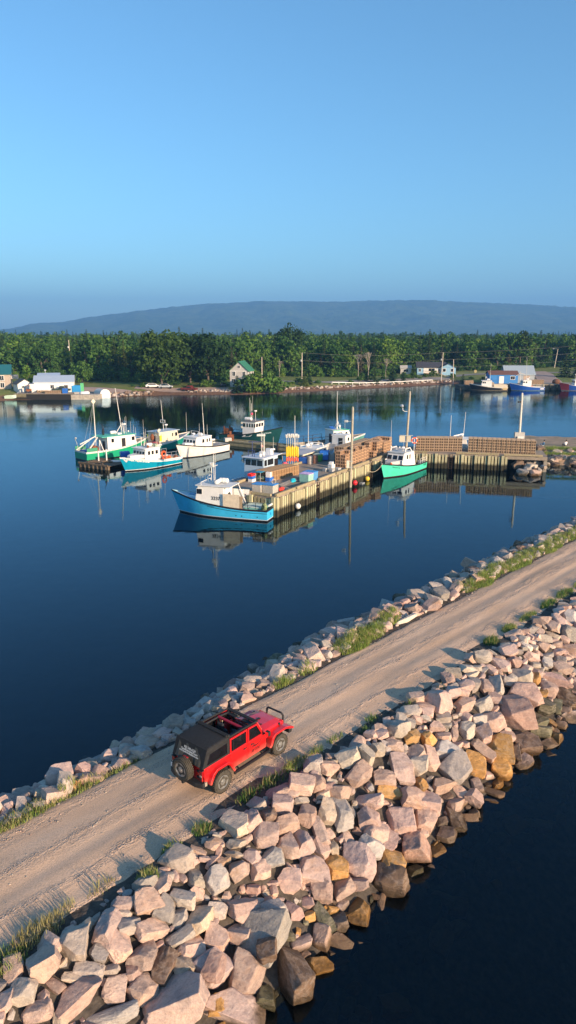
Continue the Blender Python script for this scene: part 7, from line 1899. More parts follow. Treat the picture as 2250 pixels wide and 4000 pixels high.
for k in (-2.5, 0, 2.5): h.p('deck_post', M_WOOD, lambda b: b.b2((k - .08, -5.9, -.6), (k + .08, -5.75, .5)), dk)
h.p('ramp', M_WOOD, lambda b: b.beam((2.6, -5.5, .6), (5.2, -7.2, -.2), 1.0, .12), dk)
h = House('shed', 'small grey shed left of the blue bungalow', 46.3, 284.5, 4.2, 3.6, rad(-6), 'shed')
h.walls(2.2, M_SHING); h.gable(.9, M_SHING, M_SHING, 'x', .2); h.window(0, 1.3, 1.6, 1.0)
# blue fish shed with the grey roofed shed behind
M_BSID = mat('blue_board', (0.035, 0.20, 0.50), .6, var=.08)
h = House('shed', 'bright blue fish shed with white door on the far quay', 70.3, 237.2, 9.2, 5.0, rad(-2), 'shed', 1.75)
h.walls(3.0, M_BSID); h.gable(.9, mat('roof_brown', (.16, .08, .06), .8), M_BSID, 'x', .3); h.door(-.7, 1.5, 2.4, M_WHITE); h.window(2.9, 1.9, 1.3, 1.0)
h = House('shed', 'grey metal roofed shed behind the blue fish shed', 76.6, 241.0, 9.6, 6.0, rad(-2), 'shed', 1.75)
h.walls(2.9, mat('grey_board', (.33, .36, .38), .7)); h.gable(2.5, mat('roof_grey_metal', (.40, .47, .51), .45, .3, var=.06), MATS['grey_board'], 'x', .3); h.door(2.2, 2.0, 2.4, mat('door_tan', (.46, .34, .26), .7))
# left cluster
h = House('house', 'tan house with teal roof at the left edge of the picture', -85.6, 210.5, 9.0, 9.0, rad(18))
h.walls(4.2, mat('tan_siding', (.40, .33, .27), .7, var=.06)); h.gable(2.3, mat('roof_teal', (.02, .13, .15), .6), MATS['tan_siding'], 'x', .4); h.window(2.2, 3.0, 1.0, 1.3); h.window(2.2, 1.0, 1.0, 1.3); h.window(1.5, 3.5, 1, 1.2, 'right')
h.p('porch', M_SHING, lambda b: b.b2((4.5, -2.0, 2.6), (6.4, 2.0, 3.6)))
h.p('porch_post', M_WOOD, lambda b: b.b2((6.2, -1.9, -.5), (6.35, -1.75, 2.6)))
h = House('shed', 'small white shed with dark roof beside the tan house', -75.0, 203.4, 4.0, 4.6, rad(35), 'shed')
h.walls(2.3, M_WSID); h.gable(1.2, mat('roof_charcoal', (.09, .09, .09), .8), M_WSID, 'y', .2); h.window(-.6, 1.5, .6, .6); h.window(0, 1.3, .6, .7, 'right')
h = House('shed', 'long white fish plant with pale metal roof on the left quay', -66.4, 205.0, 10.6, 7.5, rad(14), 'fish plant')
h.walls(2.9, M_WSID); h.gable(1.5, mat('roof_pale_metal', (.50, .58, .66), .4, .3, var=.05), M_WSID, 'x', .25); h.window(-.5, 1.6, .9, 1.0); h.door(1.2, 1.2, 2.1, M_WHITE); h.door(3.2, 1.0, 2.0, mat('door_dark', (.05, .05, .05), .7))
h.p('annexe', M_WSID, lambda b: b.b2((-6.5, -4.6, -.5), (-5.3, 1.0, 2.5)))
h = House('shed', 'grey flat roofed shed behind the white fish plant', -72.5, 219.0, 6.0, 5.0, rad(14), 'shed')
h.walls(3.0, M_SHING); h.gable(.6, MATS['roof_pale_metal'], M_SHING, 'x', .3); h.p('roof_vent', M_STEEL, lambda b: (b.bar((-1, 0, 3.3), (-1, 0, 4.6), .12), b.box((-1, 0, 4.6), (.5, .5, .35))))
t = thing('cargo_container', 'blue and green container at the right end of the fish plant', 'container', (-59.8, 203.6, gz(-59.8, 203.6)), rad(14))
MB().b2((-1.3, -1.0, 0), (1.0, 1.0, 2.3)).obj('body', mat('cont_blue', (.02, .25, .55), .5), t); MB().b2((1.01, -1.0, 0), (1.9, 1.0, 2.9)).obj('body', mat('cont_green', (.10, .42, .18), .5), t)
for k in range(5): MB().b2((-1.2 + k * .45, -1.06, .1), (-1.05 + k * .45, -1.0, 2.2)).obj('corrugation', MATS['cont_blue'], t)
# arched shed and tank
t = thing('arched_shed', 'white arched shed right of the storage tank', 'shed', (-52.3, 201.8, gz(-52.3, 201.8) - .05), rad(38))
q = MB(); rows = []
for j in range(2):
    rows.append([(1.5 * cos(pi * i / 12), -2.2 + 4.4 * j, 1.0 + 1.35 * sin(pi * i / 12)) if True else 0 for i in range(13)])
rows = [[(1.5, r[0][1], -.3)] + r + [(-1.5, r[0][1], -.3)] for r in rows]
q.grid(rows); q.obj('shell', mat('arch_grey', (.58, .57, .54), .6, var=.1), t)
MB().prism([(1.48, -.3)] + [(1.48 * cos(pi * i / 12), 1.0 + 1.33 * sin(pi * i / 12)) for i in range(13)] + [(-1.48, -.3)], -2.16, -2.1).obj('end_wall', M_WHITE, t)
MB().b2((-.5, -2.2, -.2), (.5, -2.17, 1.6)).obj('door', M_WSID, t)
t = thing('storage_tank', 'white cylindrical fuel tank beside the arched shed', 'tank', (-56.2, 198.6, gz(-56.2, 198.6)), rad(8))
MB().lathe([(.1, -1.3), (.6, -1.2), (.8, -.95), (.8, .95), (.6, 1.2), (.1, 1.3)], (0, 0, 1.2), 'x', 16).obj('tank', M_WHITE, t, smooth=True)
for x in (-.7, .7): MB().b2((x - .1, -.6, 0), (x + .1, .6, .6)).obj('saddle', M_SHING, t)
o = MB().b2((-.6, -.5, 0), (.6, .5, 1.6)).b2((-.7, -.6, 1.55), (.7, .6, 1.7)).obj('pump_box', M_SHING); o.location = (-58.3, 198.3, gz(-58.3, 198.3)); tag(o, 'grey pump box left of the white tank', 'box')
for k in range(4):
    o = MB().lathe([(.28, 0), (.3, .05), (.3, .85), (.26, .9)], n=10).obj('barrel', M_BLACKP); o.location = (-54.3 + k * .62, 199.2 + .2 * k, gz(-54, 199)); tag(o, f'dark barrel between tank and arched shed, {ORD[k]} from the left', 'barrel', 'barrels by the arched shed')
# left quay
q = MB()
n = 46
for i in range(n):
    x = -74.3 + 15.2 * i / (n - 1); y = 194.6 + .6 * sin(i * .05)
    q.box((x, y, .3), (.26, .24, 2.6))
qw = thing('quay', 'low timber faced quay in front of the fish plant', 'quay', (0, 0, 0))
o = q.obj('piling', M_TIMB2, qw); o['kind'] = 'stuff'
MB().b2((-74.4, 194.75, -1.5), (-59.0, 199.0, 1.5)).obj('fill', M_DARK, qw); MB().b2((-74.4, 194.9, 1.5), (-59.0, 200.5, 1.62)).obj('deck', M_DECK, qw)
MB().b2((-59.0, 194.9, -1), (-51.5, 198.5, 1.35)).obj('stone_wall', mat('quay_stone', (.40, .36, .30), .9, var=.25, vscale=2), qw)
def far_traps(label, x, y, z, nx_, nz_, rz, group='traps on the far quays', me=TRAP_A):
    o = MB()
    t_ = .0
    for i in range(nx_):
        for k in range(nz_):
            pass
    for i in range(nx_):
        for k in range(nz_):
            ob = bpy.data.objects.new('lobster_trap', me); COL.objects.link(ob)
            ob.location = (x + cos(rz) * i * .62, y + sin(rz) * i * .62, z + k * .36); ob.rotation_euler = (0, 0, rz); tag(ob, f'{label}, {ORD[i]} column, {TIER[k]} tier', 'lobster trap', group)
far_traps('far wooden trap in the low left quay pile', -66.0, 196.2, 1.63, 7, 2, 0)
far_traps('far wooden trap in the stack right of the blue boat', 78.6, 231.4, 1.75, 6, 4, 0)
far_traps('far wooden trap in the pile left of the black boat', 57.6, 234.6, 1.3, 5, 4, 0.1)
o = MB().b2((-.6, -.5, 0), (.6, .5, 1.2)).b2((-.65, -.55, 1.2), (.65, .55, 1.3)).obj('fish_tub', M_BLUEP); o.location = (-61.0, 196.4, 1.63); tag(o, 'blue tub standing on the left quay', 'fish tub')
for k in range(8):
    o = MB().b2((-.9, -.3, 0), (.9, .3, .3)).obj('pallet', M_WOOD); o.location = (-68.5 + (k % 4) * .6, 198.2, 1.63 + .31 * (k // 4)); o.rotation_euler = (0, 0, .2 * k); tag(o, f'weathered pallet in the heap before the fish plant, {ORD[k]} one', 'pallet', 'pallets on the left quay')
# forklift
t = thing('forklift', 'small red forklift on the left quay', 'forklift', (-71.4, 197.4, 1.63), rad(200))
MB().b2((-.9, -.5, .35), (.6, .5, 1.0)).obj('body', M_RUST, t, bevel=.05); MB().ring([(-.6, 1.0), (.4, 1.0), (.3, 2.1), (-.5, 2.1)], [(-.5, 1.05), (.32, 1.05), (.22, 2.0), (-.42, 2.0)], -.5, .5).obj('cage', M_RUST, t)
for x in (-.6, .5):
    for y in (-.5, .5): MB().lathe([(.2, -.1), (.32, -.09), (.32, .09), (.2, .1)], (x, y, .32), 'y', 12).obj('wheel', M_BLACKP, t)
MB().b2((.7, -.4, .1), (.8, -.25, 2.4)).b2((.7, .25, .1), (.8, .4, 2.4)).obj('mast', M_BLACKP, t)
def skiff(label, x, y, z, rz, m, L_=5.0):
    t = thing('skiff', label, 'skiff', (x, y, z), rz); q = MB(); rows = []
    for i in range(13):
        u = i / 12; w = .85 * (1 - max(0, (u - .5) / .5) ** 2.2); X_ = -L_ / 2 + L_ * u; zb = .12 + .45 * max(0, u - .55)
        rows.append([(X_, -w, .85 + .3 * u), (X_, -w * .75, zb), (X_, 0, zb - .1), (X_, w * .75, zb), (X_, w, .85 + .3 * u)])
    q.grid(rows); q.quad(*rows[0]); q.obj('hull', m, t); MB().b2((-L_ / 2, -.75, .55), (L_ * .25, .75, .62)).obj('floor', M_GREYDK, t)
    for x_ in (-1.2, .5): MB().b2((x_ - .15, -.78, .7), (x_ + .15, .78, .76)).obj('thwart', M_WHITE, t)
    return t
skiff('white skiff hauled out in front of the fish plant', -66.3, 199.6, 1.6, rad(10), M_WHITE, 6.0); skiff('pale skiff lying by the small white shed', -72.6, 199.4, gz(-72.6, 199.4), rad(25), mat('skiff_grey', (.5, .54, .55), .6), 5.0)
skiff('small mint skiff on the left beach', -75.2, 194.6, gz(-75.2, 194.6), rad(5), mat('skiff_mint', (.5, .66, .52), .6), 3.2)
# parked vehicles
def parked(label, x, y, rz, m, kind='car'):
    z = gz(x, y)
    if y < 200 and x < -59: z = max(z, 1.62)
    t = thing('parked_car', label, 'car', (x, y, z), rz)
    if kind == 'pickup': prof = [(-2.5, .45), (2.4, .45), (2.45, .95), (1.2, 1.05), (.7, 1.7), (-.5, 1.72), (-.7, 1.1), (-2.5, 1.05)]
    else: prof = [(-2.2, .4), (2.1, .4), (2.15, .8), (1.2, .95), (.5, 1.45), (-1.3, 1.45), (-2.0, 1.0), (-2.2, .95)]
    MB().prism(prof, -.88, .88).obj('body', m, t, bevel=.08)
    for s_ in (-1, 1): MB().prism([(1.0, .98), (.48, 1.38), (-1.2 if kind != 'pickup' else -.45, 1.38), (-1.6 if kind != 'pickup' else -.6, 1.0)], s_ * .86, s_ * .895).obj('side_window', M_GLASS, t)
    for x_ in (-1.4, 1.4):
        for s_ in (-1, 1): MB().lathe([(.2, -.1), (.33, -.09), (.33, .09), (.2, .1)], (x_, s_ * .8, .33), 'y', 14).obj('wheel', M_BLACKP, t)
    return t
parked('red pickup parked under the big tree', -29.6, 215.5, rad(-15), mat('old_red', (.13, .025, .02), .5), 'pickup')
parked('white car parked left of the big tree trunk', -40.8, 217.5, rad(8), M_WHITE); parked('silver car parked right of the big tree trunk', -37.0, 218.0, rad(8), M_STEEL)
parked('dark green pickup by the container', -63.0, 199.9, rad(12), mat('car_dark', (.03, .05, .04), .4), 'pickup'); parked('dark car beside the pale house', -20.2, 222.5, rad(-80), mat('car_navy', (.02, .025, .04), .35))
# far right quay with dark cribwork
q = thing('quay', 'dark timber quay behind the far boats', 'quay', (0, 0, 0))
MB().b2((55.5, 231.6, -1.5), (66.0, 239, 1.2)).obj('crib', mat('crib_wood', (.10, .085, .06), .9, var=.4, vscale=1.5), q); MB().b2((66.0, 230.9, -1.5), (101, 238, 1.6)).obj('crib', MATS['crib_wood'], q)
MB().b2((65.9, 230.8, 1.6), (101, 240, 1.74)).obj('deck', M_DECK, q)
for i in range(16): MB().b2((66.4 + i * 2.2, 230.5, -1.5), (66.7 + i * 2.2, 230.8, 1.9)).obj('pile', M_TIMB2, q)
o = MB().ball((0, 0, .6), 1.3, 12, 6, .75).obj('net_mound', mat('net_brown', (.16, .075, .04), .95, var=.3, vscale=6)); o.location = (87.3, 234.5, 1.7); tag(o, 'brown mound of net on the far quay', 'net')
o = MB().lathe([(.55, -.5), (.6, -.48), (.6, .48), (.55, .5)], (0, 0, .6), 'y', 14).obj('hay_bale', mat('bale', (.36, .30, .14), .9)); o.location = (73.5, 284, gz(73.5, 284)); tag(o, 'single round bale on the lawn beyond the sheds', 'bale')

# ---- roads, lawn on the far shore
def sheet(name, label, pts_l, pts_r, m, dz):
    rows = []
    for a, c in zip(pts_l, pts_r):
        rows.append([(a[0] + (c[0] - a[0]) * k / 6, a[1] + (c[1] - a[1]) * k / 6) for k in range(7)])
    dense = []
    for r0, r1 in zip(rows[:-1], rows[1:]):
        for j in range(6): dense.append([(p[0] + (q_[0] - p[0]) * j / 6, p[1] + (q_[1] - p[1]) * j / 6) for p, q_ in zip(r0, r1)])
    dense.append(rows[-1])
    b_ = MB(); b_.grid([[(p[0], p[1], gz(*p) + dz) for p in r] for r in dense]); return struct(b_.obj(name, m, fix=False, smooth=True), label)
M_FROAD = mat('pink_gravel', (.40, .30, .25), .95, col2=(.30, .22, .18), vscale=.4); M_LAWN = mat('lawn', (.17, .20, .055), .95, col2=(.24, .23, .09), vscale=.25); M_ASPH = mat('far_asphalt', (.24, .22, .20), .9)
sheet('road', 'pinkish gravel road climbing from the far quay', [(79, 240), (86, 258), (93, 275), (96, 292)], [(92, 240), (96, 258), (101, 275), (104, 292)], M_FROAD, .10)
sheet('road', 'second gravel road at the right edge', [(100, 245), (108, 262), (116, 280), (130, 296)], [(110, 245), (114, 260), (124, 276), (137, 290)], M_FROAD, .11)
sheet('road', 'paved shore road along the guardrail', [(-8, 238), (14, 239), (34, 250), (52, 262), (70, 273), (98, 282), (140, 290)], [(-8, 241.5), (13, 242.5), (32, 254), (50, 266), (68, 277.5), (98, 287), (140, 295)], M_ASPH, .07)
sheet('lawn', 'mown lawn in front of the blue bungalow', [(44, 268), (58, 269), (74, 279.5), (84, 283)], [(44, 281), (60, 285), (76, 291), (86, 293)], M_LAWN, .06)
sheet('yard', 'bare earth yard beside the fish plant', [(-60, 199.5), (-48, 203)], [(-62, 214), (-46, 212)], M_FROAD, .08)
sheet('yard', 'bare earth under the big trees', [(-46, 214.5), (-34, 213.5), (-20, 215)], [(-46, 219), (-34, 219), (-18, 221)], M_FROAD, .08)
# guardrail
gl = thing('guardrail', 'white guardrail along the shore road', 'guardrail', (0, 0, 0))
pts = [(14.5, 237.2), (24, 241.5), (34, 247.5), (44, 254), (52, 259.5)]
for a, c in zip(pts[:-1], pts[1:]): MB().beam((a[0], a[1], gz(*a) + .75), (c[0], c[1], gz(*c) + .75), .08, .2).obj('rail', M_WHITE, gl)
for a, c in zip(pts[:-1], pts[1:]):
    for k in range(4): x_, y_ = a[0] + (c[0] - a[0]) * k / 4, a[1] + (c[1] - a[1]) * k / 4; MB().b2((x_ - .08, y_ + .06, gz(x_, y_) - .2), (x_ + .08, y_ + .22, gz(x_, y_) + .85)).obj('post', M_WHITE, gl)
# ---- utility poles and wires
M_UPOLE = mat('utility_pole_wood', (.58, .50, .40), .85, var=.1)
UP = [('left of the round bush, thin', -83.5, 255.2, 8.6, 0), ('behind the round bush, tall', -80.5, 268, 12.3, 0), ('right of the green roofed house', -9.1, 252, 7.2, 0), ('between house and guardrail', 4.7, 243.5, 9.2, 0), ('in front of the blue bungalow', 55.9, 263.2, 10.2, .25), ('right of the blue bungalow', 59.3, 258.4, 8.9, -.35), ('with lamp arm, leaning, far right', 117, 318, 8.2, .9)]
tops = []
for lb, x, y, hh, ln in UP:
    z = gz(x, y); t = thing('utility_pole', f'wooden utility pole {lb}', 'utility pole', (x, y, z - .3)); MB().bar((0, 0, 0), (ln, 0, hh + .3), .17, .12, n=8).obj('pole', M_UPOLE, t); tops.append((x + ln, y, z + hh))
    if 'tall' in lb or 'between' in lb or 'in front' in lb: MB().lathe([(.2, 0), (.24, .05), (.24, .6), (.1, .7)], (-.35, -.1, hh - 2.6), n=10).obj('transformer', M_STEEL, t)
    if 'lamp' in lb: MB().tube([(ln, 0, hh + .1), (ln - .8, 0, hh + .35), (ln - 1.8, 0, hh + .3)], .05).obj('lamp_arm', M_STEEL, t); MB().box((ln - 2.0, 0, hh + .3), (.7, .25, .14)).obj('lamp', M_STEEL, t)
M_WIRE = mat('wire', (.10, .10, .09), .6)
def wire(label, p, q, s_): tag(MB().tube(sag(p, q, s_, 12), .035, 4).obj('power_line', M_WIRE), label, 'wire', 'overhead wires')
dn = lambda p, d_: (p[0], p[1], p[2] - d_)
wire('upper wire from the house pole to the guardrail pole', tops[2], dn(tops[3], .1), .5); wire('upper wire from the guardrail pole to the bungalow pole', tops[3], tops[4], 1.0); wire('lower wire from the guardrail pole to the bungalow pole', dn(tops[3], 2.5), dn(tops[4], 2.6), 1.0)
wire('upper wire from the bungalow pole toward the right', tops[4], (150, 292, 17.0), 1.4); wire('lower wire from the bungalow pole toward the right', dn(tops[4], 2.5), (150, 292, 14.0), 1.4); wire('lowest wire from the second bungalow pole toward the right', dn(tops[5], 2.6), (150, 290, 11.5), 1.2)
wire('lower wire from the house pole to the guardrail pole', dn(tops[2], 1.6), dn(tops[3], 2.6), .5); wire('wire from the green roofed house to its pole', (-11.5, 230, 9.2), dn(tops[2], .6), .3)

# ---- shore rocks
V = []; 
def shore_rocks(name, label, xs_, n, tlo, thi, smin, smax, cols):
    r = random.Random(len(label)); VV = []; FF = []; CC = []; base = 0
    for _ in range(n):
        x = r.uniform(*xs_); y = shore_y(x) + r.uniform(tlo, thi); me = ROCKS_LO[r.randrange(26)]
        l = r.uniform(smin, smax); co = np.empty(len(me.vertices) * 3, dtype=np.float32); me.vertices.foreach_get('co', co)
        R_ = np.array(Euler((r.uniform(-.4, .4), r.uniform(-.4, .4), r.uniform(0, 6))).to_matrix())
        co = (co.reshape(-1, 3) * np.array([l, l * r.uniform(.6, .9), l * r.uniform(.5, .8)])) @ R_.T + np.array([x, y, gz(x, y) + l * .12])
        tri = np.empty(len(me.polygons) * 3, dtype=np.int32); me.polygons.foreach_get('vertices', tri)
        VV.append(co); FF.append(tri.reshape(-1, 3) + base); base += len(co); c = RCOL[r.choice(cols)]; CC.append(np.tile(np.array([*c, 1.0]), (len(co), 1)))
    me = np_mesh(name, np.concatenate(VV), np.concatenate(FF), [M_ROCK_J]); at = me.color_attributes.new('rock_col', 'FLOAT_COLOR', 'POINT'); at.data.foreach_set('color', np.concatenate(CC).astype(np.float32).ravel())
    o = bpy.data.objects.new(name, me); COL.objects.link(o); o['kind'] = 'stuff'; o['label'] = label
shore_rocks('shore_rocks', 'line of small rocks along the far shore', (-30, 60), 420, 4.0, 6.8, .3, 1.0, 'ggbw')
shore_rocks('shore_rocks', 'brown rocks below the arched shed', (-56, -40), 120, 1.0, 6.0, .4, 1.3, 'wgwb')
# ================================================================== TREES
def foliage_mat(name, c1, c2, c3):
    m, nt, b = new_mat(name)
    geo = N(nt, 'ShaderNodeNewGeometry'); oi = N(nt, 'ShaderNodeObjectInfo')
    n1 = N(nt, 'ShaderNodeTexNoise', Scale=0.55, Detail=3.0); nt.links.new(geo.outputs['Position'], n1.inputs['Vector'])
    c = ramp(nt, n1.outputs['Fac'], [(0.32, c1), (0.55, c2), (0.72, c3)])
    c = mixc(nt, 1.0, c, ramp(nt, oi.outputs['Random'], [(0.0, (0.52, 0.64, 0.70)), (0.4, (0.95, 1, 1)), (0.7, (1.15, 1.1, .85)), (1.0, (1.6, 1.35, 0.95))]), 'MULTIPLY')
    nt.links.new(c, b.inputs['Base Color']); b.inputs['Roughness'].default_value = .8; b.inputs['Specular IOR Level'].default_value = .15
    tr = N(nt, 'ShaderNodeBsdfTranslucent'); nt.links.new(c, tr.inputs['Color']); mx = N(nt, 'ShaderNodeMixShader'); mx.inputs[0].default_value = .28
    out = [n for n in nt.nodes if n.type == 'OUTPUT_MATERIAL'][0]
    nt.links.new(b.outputs[0], mx.inputs[1]); nt.links.new(tr.outputs[0], mx.inputs[2]); nt.links.new(mx.outputs[0], out.inputs['Surface'])
    return m
M_LEAF = foliage_mat('leaves', (0.030, 0.078, 0.018), (0.066, 0.140, 0.030), (0.115, 0.195, 0.044))
M_LEAF2 = foliage_mat('leaves_bright', (0.050, 0.115, 0.024), (0.092, 0.182, 0.038), (0.145, 0.235, 0.058))
M_LEAFD = foliage_mat('leaves_dark', (0.020, 0.048, 0.013), (0.042, 0.085, 0.022), (0.075, 0.125, 0.034))
M_NEED = foliage_mat('needles', (0.024, 0.050, 0.018), (0.045, 0.080, 0.026), (0.072, 0.105, 0.036))
M_NEEDB = foliage_mat('needles_brown', (0.075, 0.065, 0.036), (0.11, 0.095, 0.052), (0.13, 0.12, 0.065))
M_BARK = mat('bark', (.13, .10, .075), .95, var=.3, vscale=6); M_BARE = mat('bare_wood', (.34, .29, .24), .9, var=.2)

def quads_to_mesh(name, C_, Nn, S_, m, rng):
    """one square leaf per centre"""
    n = len(C_)
    Nn = Nn / np.linalg.norm(Nn, axis=1, keepdims=True)
    A = np.cross(Nn, rng.normal(size=(n, 3))); A /= np.linalg.norm(A, axis=1, keepdims=True) + 1e-9
    B = np.cross(Nn, A)
    S_ = S_[:, None]
    V = np.stack([C_ - A * S_ - B * S_ * .7, C_ + A * S_ - B * S_ * .5, C_ + A * S_ * .8 + B * S_ * .7, C_ - A * S_ * .7 + B * S_ * .6], 1).reshape(-1, 3)
    F = np.arange(4 * n, dtype=np.int32).reshape(-1, 4)
    return np_mesh(name, V, F, [m], smooth=False)
def leafy(seed, H, W, trunk, ncl, per, leaf, m, conic=0.0):
    rng = np.random.default_rng(seed)
    Hc = H - trunk
    cs = []
    while len(cs) < ncl:
        p = rng.uniform(-1, 1, 3)
        r = np.linalg.norm(p)
        if r > 1 or r < .35: continue
        if p[2] < -.85: continue
        k = 1 - conic * (p[2] + 1) / 2
        lob = 1 + .22 * math.sin(3 * math.atan2(p[1], p[0]) + seed) + .12 * math.sin(5 * p[2] + seed)
        cs.append((p[0] * W / 2 * k * lob * .88, p[1] * W / 2 * k * lob * .88, trunk + Hc * (.5 + .47 * p[2])))
    cs = np.array(cs)
    rc = rng.uniform(.10, .19, ncl) * W
    C_ = []; N_ = []
    for c, r in zip(cs, rc):
        d = rng.normal(size=(per, 3)); d /= np.linalg.norm(d, axis=1, keepdims=True)
        C_.append(c + d * (r * rng.uniform(.55, 1.05, (per, 1))) * np.array([1, 1, .8])); N_.append(d + rng.normal(size=(per, 3)) * .55 + np.array([0, 0, .35]))
    C_ = np.concatenate(C_); N_ = np.concatenate(N_)
    S_ = leaf * rng.uniform(.6, 1.25, len(C_))
    me = quads_to_mesh('crown', C_, N_, S_, m, rng)
    r_ = random.Random(seed); b = MB(); b.bar((0, 0, -.6), (0, 0, trunk + Hc * .35), .022 * H, .012 * H, n=7)
    for k in range(6):
        a = k * 1.05 + r_.random(); z = trunk * .8 + Hc * .05 * k; e = (cos(a) * W * .3, sin(a) * W * .3, z + Hc * .35)
        b.bar((0, 0, z), e, .009 * H, .003 * H, n=5)
    tm = b.mesh('trunk', M_BARK)
    return me, tm
def spruce(seed, H, W, m, sparse=0.0):
    rng = np.random.default_rng(seed); C_ = []; N_ = []; S_ = []
    lv = int(H * 2.4)
    for i in range(lv):
        f = i / lv; z = H * (.10 + .9 * f) ; R_ = W / 2 * (1 - f) ** .85 * rng.uniform(.8, 1.12) + .12
        nb = max(4, int(10 * (1 - f) + 4)); a0 = rng.uniform(0, 6.28)
        for k in range(nb):
            if rng.random() < sparse: continue
            a = a0 + 2 * pi * k / nb + rng.uniform(-.2, .2); seg = max(1, int(R_ / .55))
            for j in range(seg + 1):
                rr = R_ * (j + .6) / (seg + .8)
                C_.append((cos(a) * rr, sin(a) * rr, z - .28 * rr + rng.uniform(-.08, .08))); N_.append((cos(a) * .5 + rng.normal() * .3, sin(a) * .5 + rng.normal() * .3, 1.0)); S_.append(.34 * rng.uniform(.7, 1.2) * (1 - .4 * f))
    me = quads_to_mesh('crown', np.array(C_), np.array(N_), np.array(S_), m, rng)
    tm = MB().bar((0, 0, -.5), (0, 0, H * .97), .018 * H, .02, n=6).mesh('trunk', M_BARK)
    return me, tm
PROT = {}
for i in range(5): PROT['leaf%d' % i] = leafy(20 + i, 11 + i * .6, 6.5 + (i % 3), 2.2, 46, 15, .40, M_LEAF if i % 2 else M_LEAF2)
for i in range(3): PROT['spruce%d' % i] = spruce(40 + i, 12 + 1.2 * i, 4.4 + .3 * i, M_NEED)
PROT['thin0'] = spruce(50, 12, 3.2, M_NEEDB, .45); PROT['thin1'] = spruce(51, 10.5, 3.0, M_NEEDB, .35)
PROT['maple0'] = leafy(60, 16.8, 17.5, 2.4, 130, 24, .46, M_LEAFD); PROT['maple1'] = leafy(61, 16.0, 14.5, 2.2, 105, 24, .46, M_LEAFD)
PROT['tall0'] = leafy(63, 18.8, 13.5, 3.0, 95, 22, .46, M_LEAFD)
PROT['pine0'] = leafy(66, 15.5, 7.5, 4.0, 50, 18, .42, M_NEED, .55)
PROT['bush0'] = leafy(70, 3.2, 4.2, .1, 34, 18, .22, M_LEAF2); PROT['bush1'] = leafy(71, 2.2, 3.4, .05, 26, 16, .20, M_LEAF); PROT['bush2'] = leafy(72, 1.3, 2.6, .0, 20, 14, .17, M_LEAF2)
PROT['roundbush'] = leafy(74, 6.2, 7.2, .4, 70, 20, .30, M_LEAF2); PROT['young0'] = leafy(75, 6.6, 3.0, 1.2, 30, 18, .26, M_LEAF2, .4)
PROT['smallspruce'] = spruce(77, 4.5, 3.0, M_NEED)
def tree(name, label, proto, x, y, sc=1.0, cat='tree', group=None, z=None, sz=None):
    t = thing(name, label, cat, (x, y, (gz(x, y) if z is None else z)), RNG.uniform(0, 6.28), group)
    t.scale = (sc, sc, sc * (sz or 1))
    c_, k_ = PROT[proto]
    for nm, me in (('crown', c_), ('trunk', k_)):
        o = bpy.data.objects.new(nm, me); COL.objects.link(o); o.parent = t
    return t
# placed trees
tree('maple_tree', 'huge broad maple with pale trunk between the parked cars', 'maple0', -38.3, 218.5, 1.0)
tree('maple_tree', 'broad dark maple left of the green roofed house', 'maple1', -25.0, 226.0, 1.02)
tree('maple_tree', 'second dark maple crown between the two big maples', 'maple1', -31.0, 229.0, .98)
tree('tall_tree', 'tallest broad tree crown rising above the forest behind the house', 'tall0', 1.2, 292.0, .98)
tree('pine_tree', 'tall ragged pine right of the centre of the far right forest', 'pine0', 98.5, 308.0, 1.12); tree('pine_tree', 'slender pine left of the tall ragged pine', 'pine0', 91.5, 312.0, .98); tree('pine_tree', 'pine right of the tall ragged pine', 'pine0', 105.0, 316.0, .9)
tree('leafy_tree', 'young upright tree between the white shed and the fish plant', 'young0', -74.6, 206.0, 1.1)
tree('bush', 'big round bush behind the yard of the fish plant', 'roundbush', -65.3, 229.0, 1.05, 'bush'); tree('bush', 'rounded bush right of the big round bush', 'roundbush', -58.5, 233.0, .8, 'bush')
for i, (x, y, s_) in enumerate([(-73.0, 226, .62), (-77, 228, .55), (-69.5, 233, .6), (-80.5, 224, .5)]): tree('bush', f'low bush left of the big round bush, {ORD[i]} from the right', 'roundbush', x, y, s_, 'bush', 'bushes behind the fish plant')
for i, (x, y, s_, pr) in enumerate([(-12.2, 214.6, 1.55, 'bush0'), (-9.2, 215.2, 1.75, 'bush0'), (-5.6, 216.2, 1.85, 'bush0'), (-2.9, 217.5, 1.4, 'bush0'), (-15.2, 214.6, 1.2, 'smallspruce'), (-11.0, 218.5, 1.5, 'bush0')]): tree('bush', f'green bush below the gable house, {ORD[i]} from the left', pr, x, y, s_, 'bush', 'bushes below the gable house')
BANKW = [(-45, 'near the big maple'), (-20, 'below the big maple'), (0, 'below the gable house'), (14, 'before the guardrail pole'), (34, 'below the guardrail'), (52, 'below the bungalow'), (200, 'by the far quay')]
cnt = {}
r_ = random.Random(9)
xs_b = [(-47 + i * 3.4 + r_.uniform(-1, 1)) for i in range(35)]
for x in xs_b:
    w_ = next(n for lim, n in BANKW if x < lim)
    if 13.5 < x < 21: continue
    y = shore_y(x) + r_.uniform(8.5, 13.5); k = cnt.get(w_, 0); cnt[w_] = k + 1
    if -24 < x < -1 and r_.random() < .4: continue
    tree('bush', f'low green shrub on the shore bank {w_}, {ORD[min(k, 27)]} from the left', 'bush1' if r_.random() < .6 else 'bush2', x, y + 1.5, r_.uniform(.6, 1.05), 'bush', 'shrubs on the shore bank')
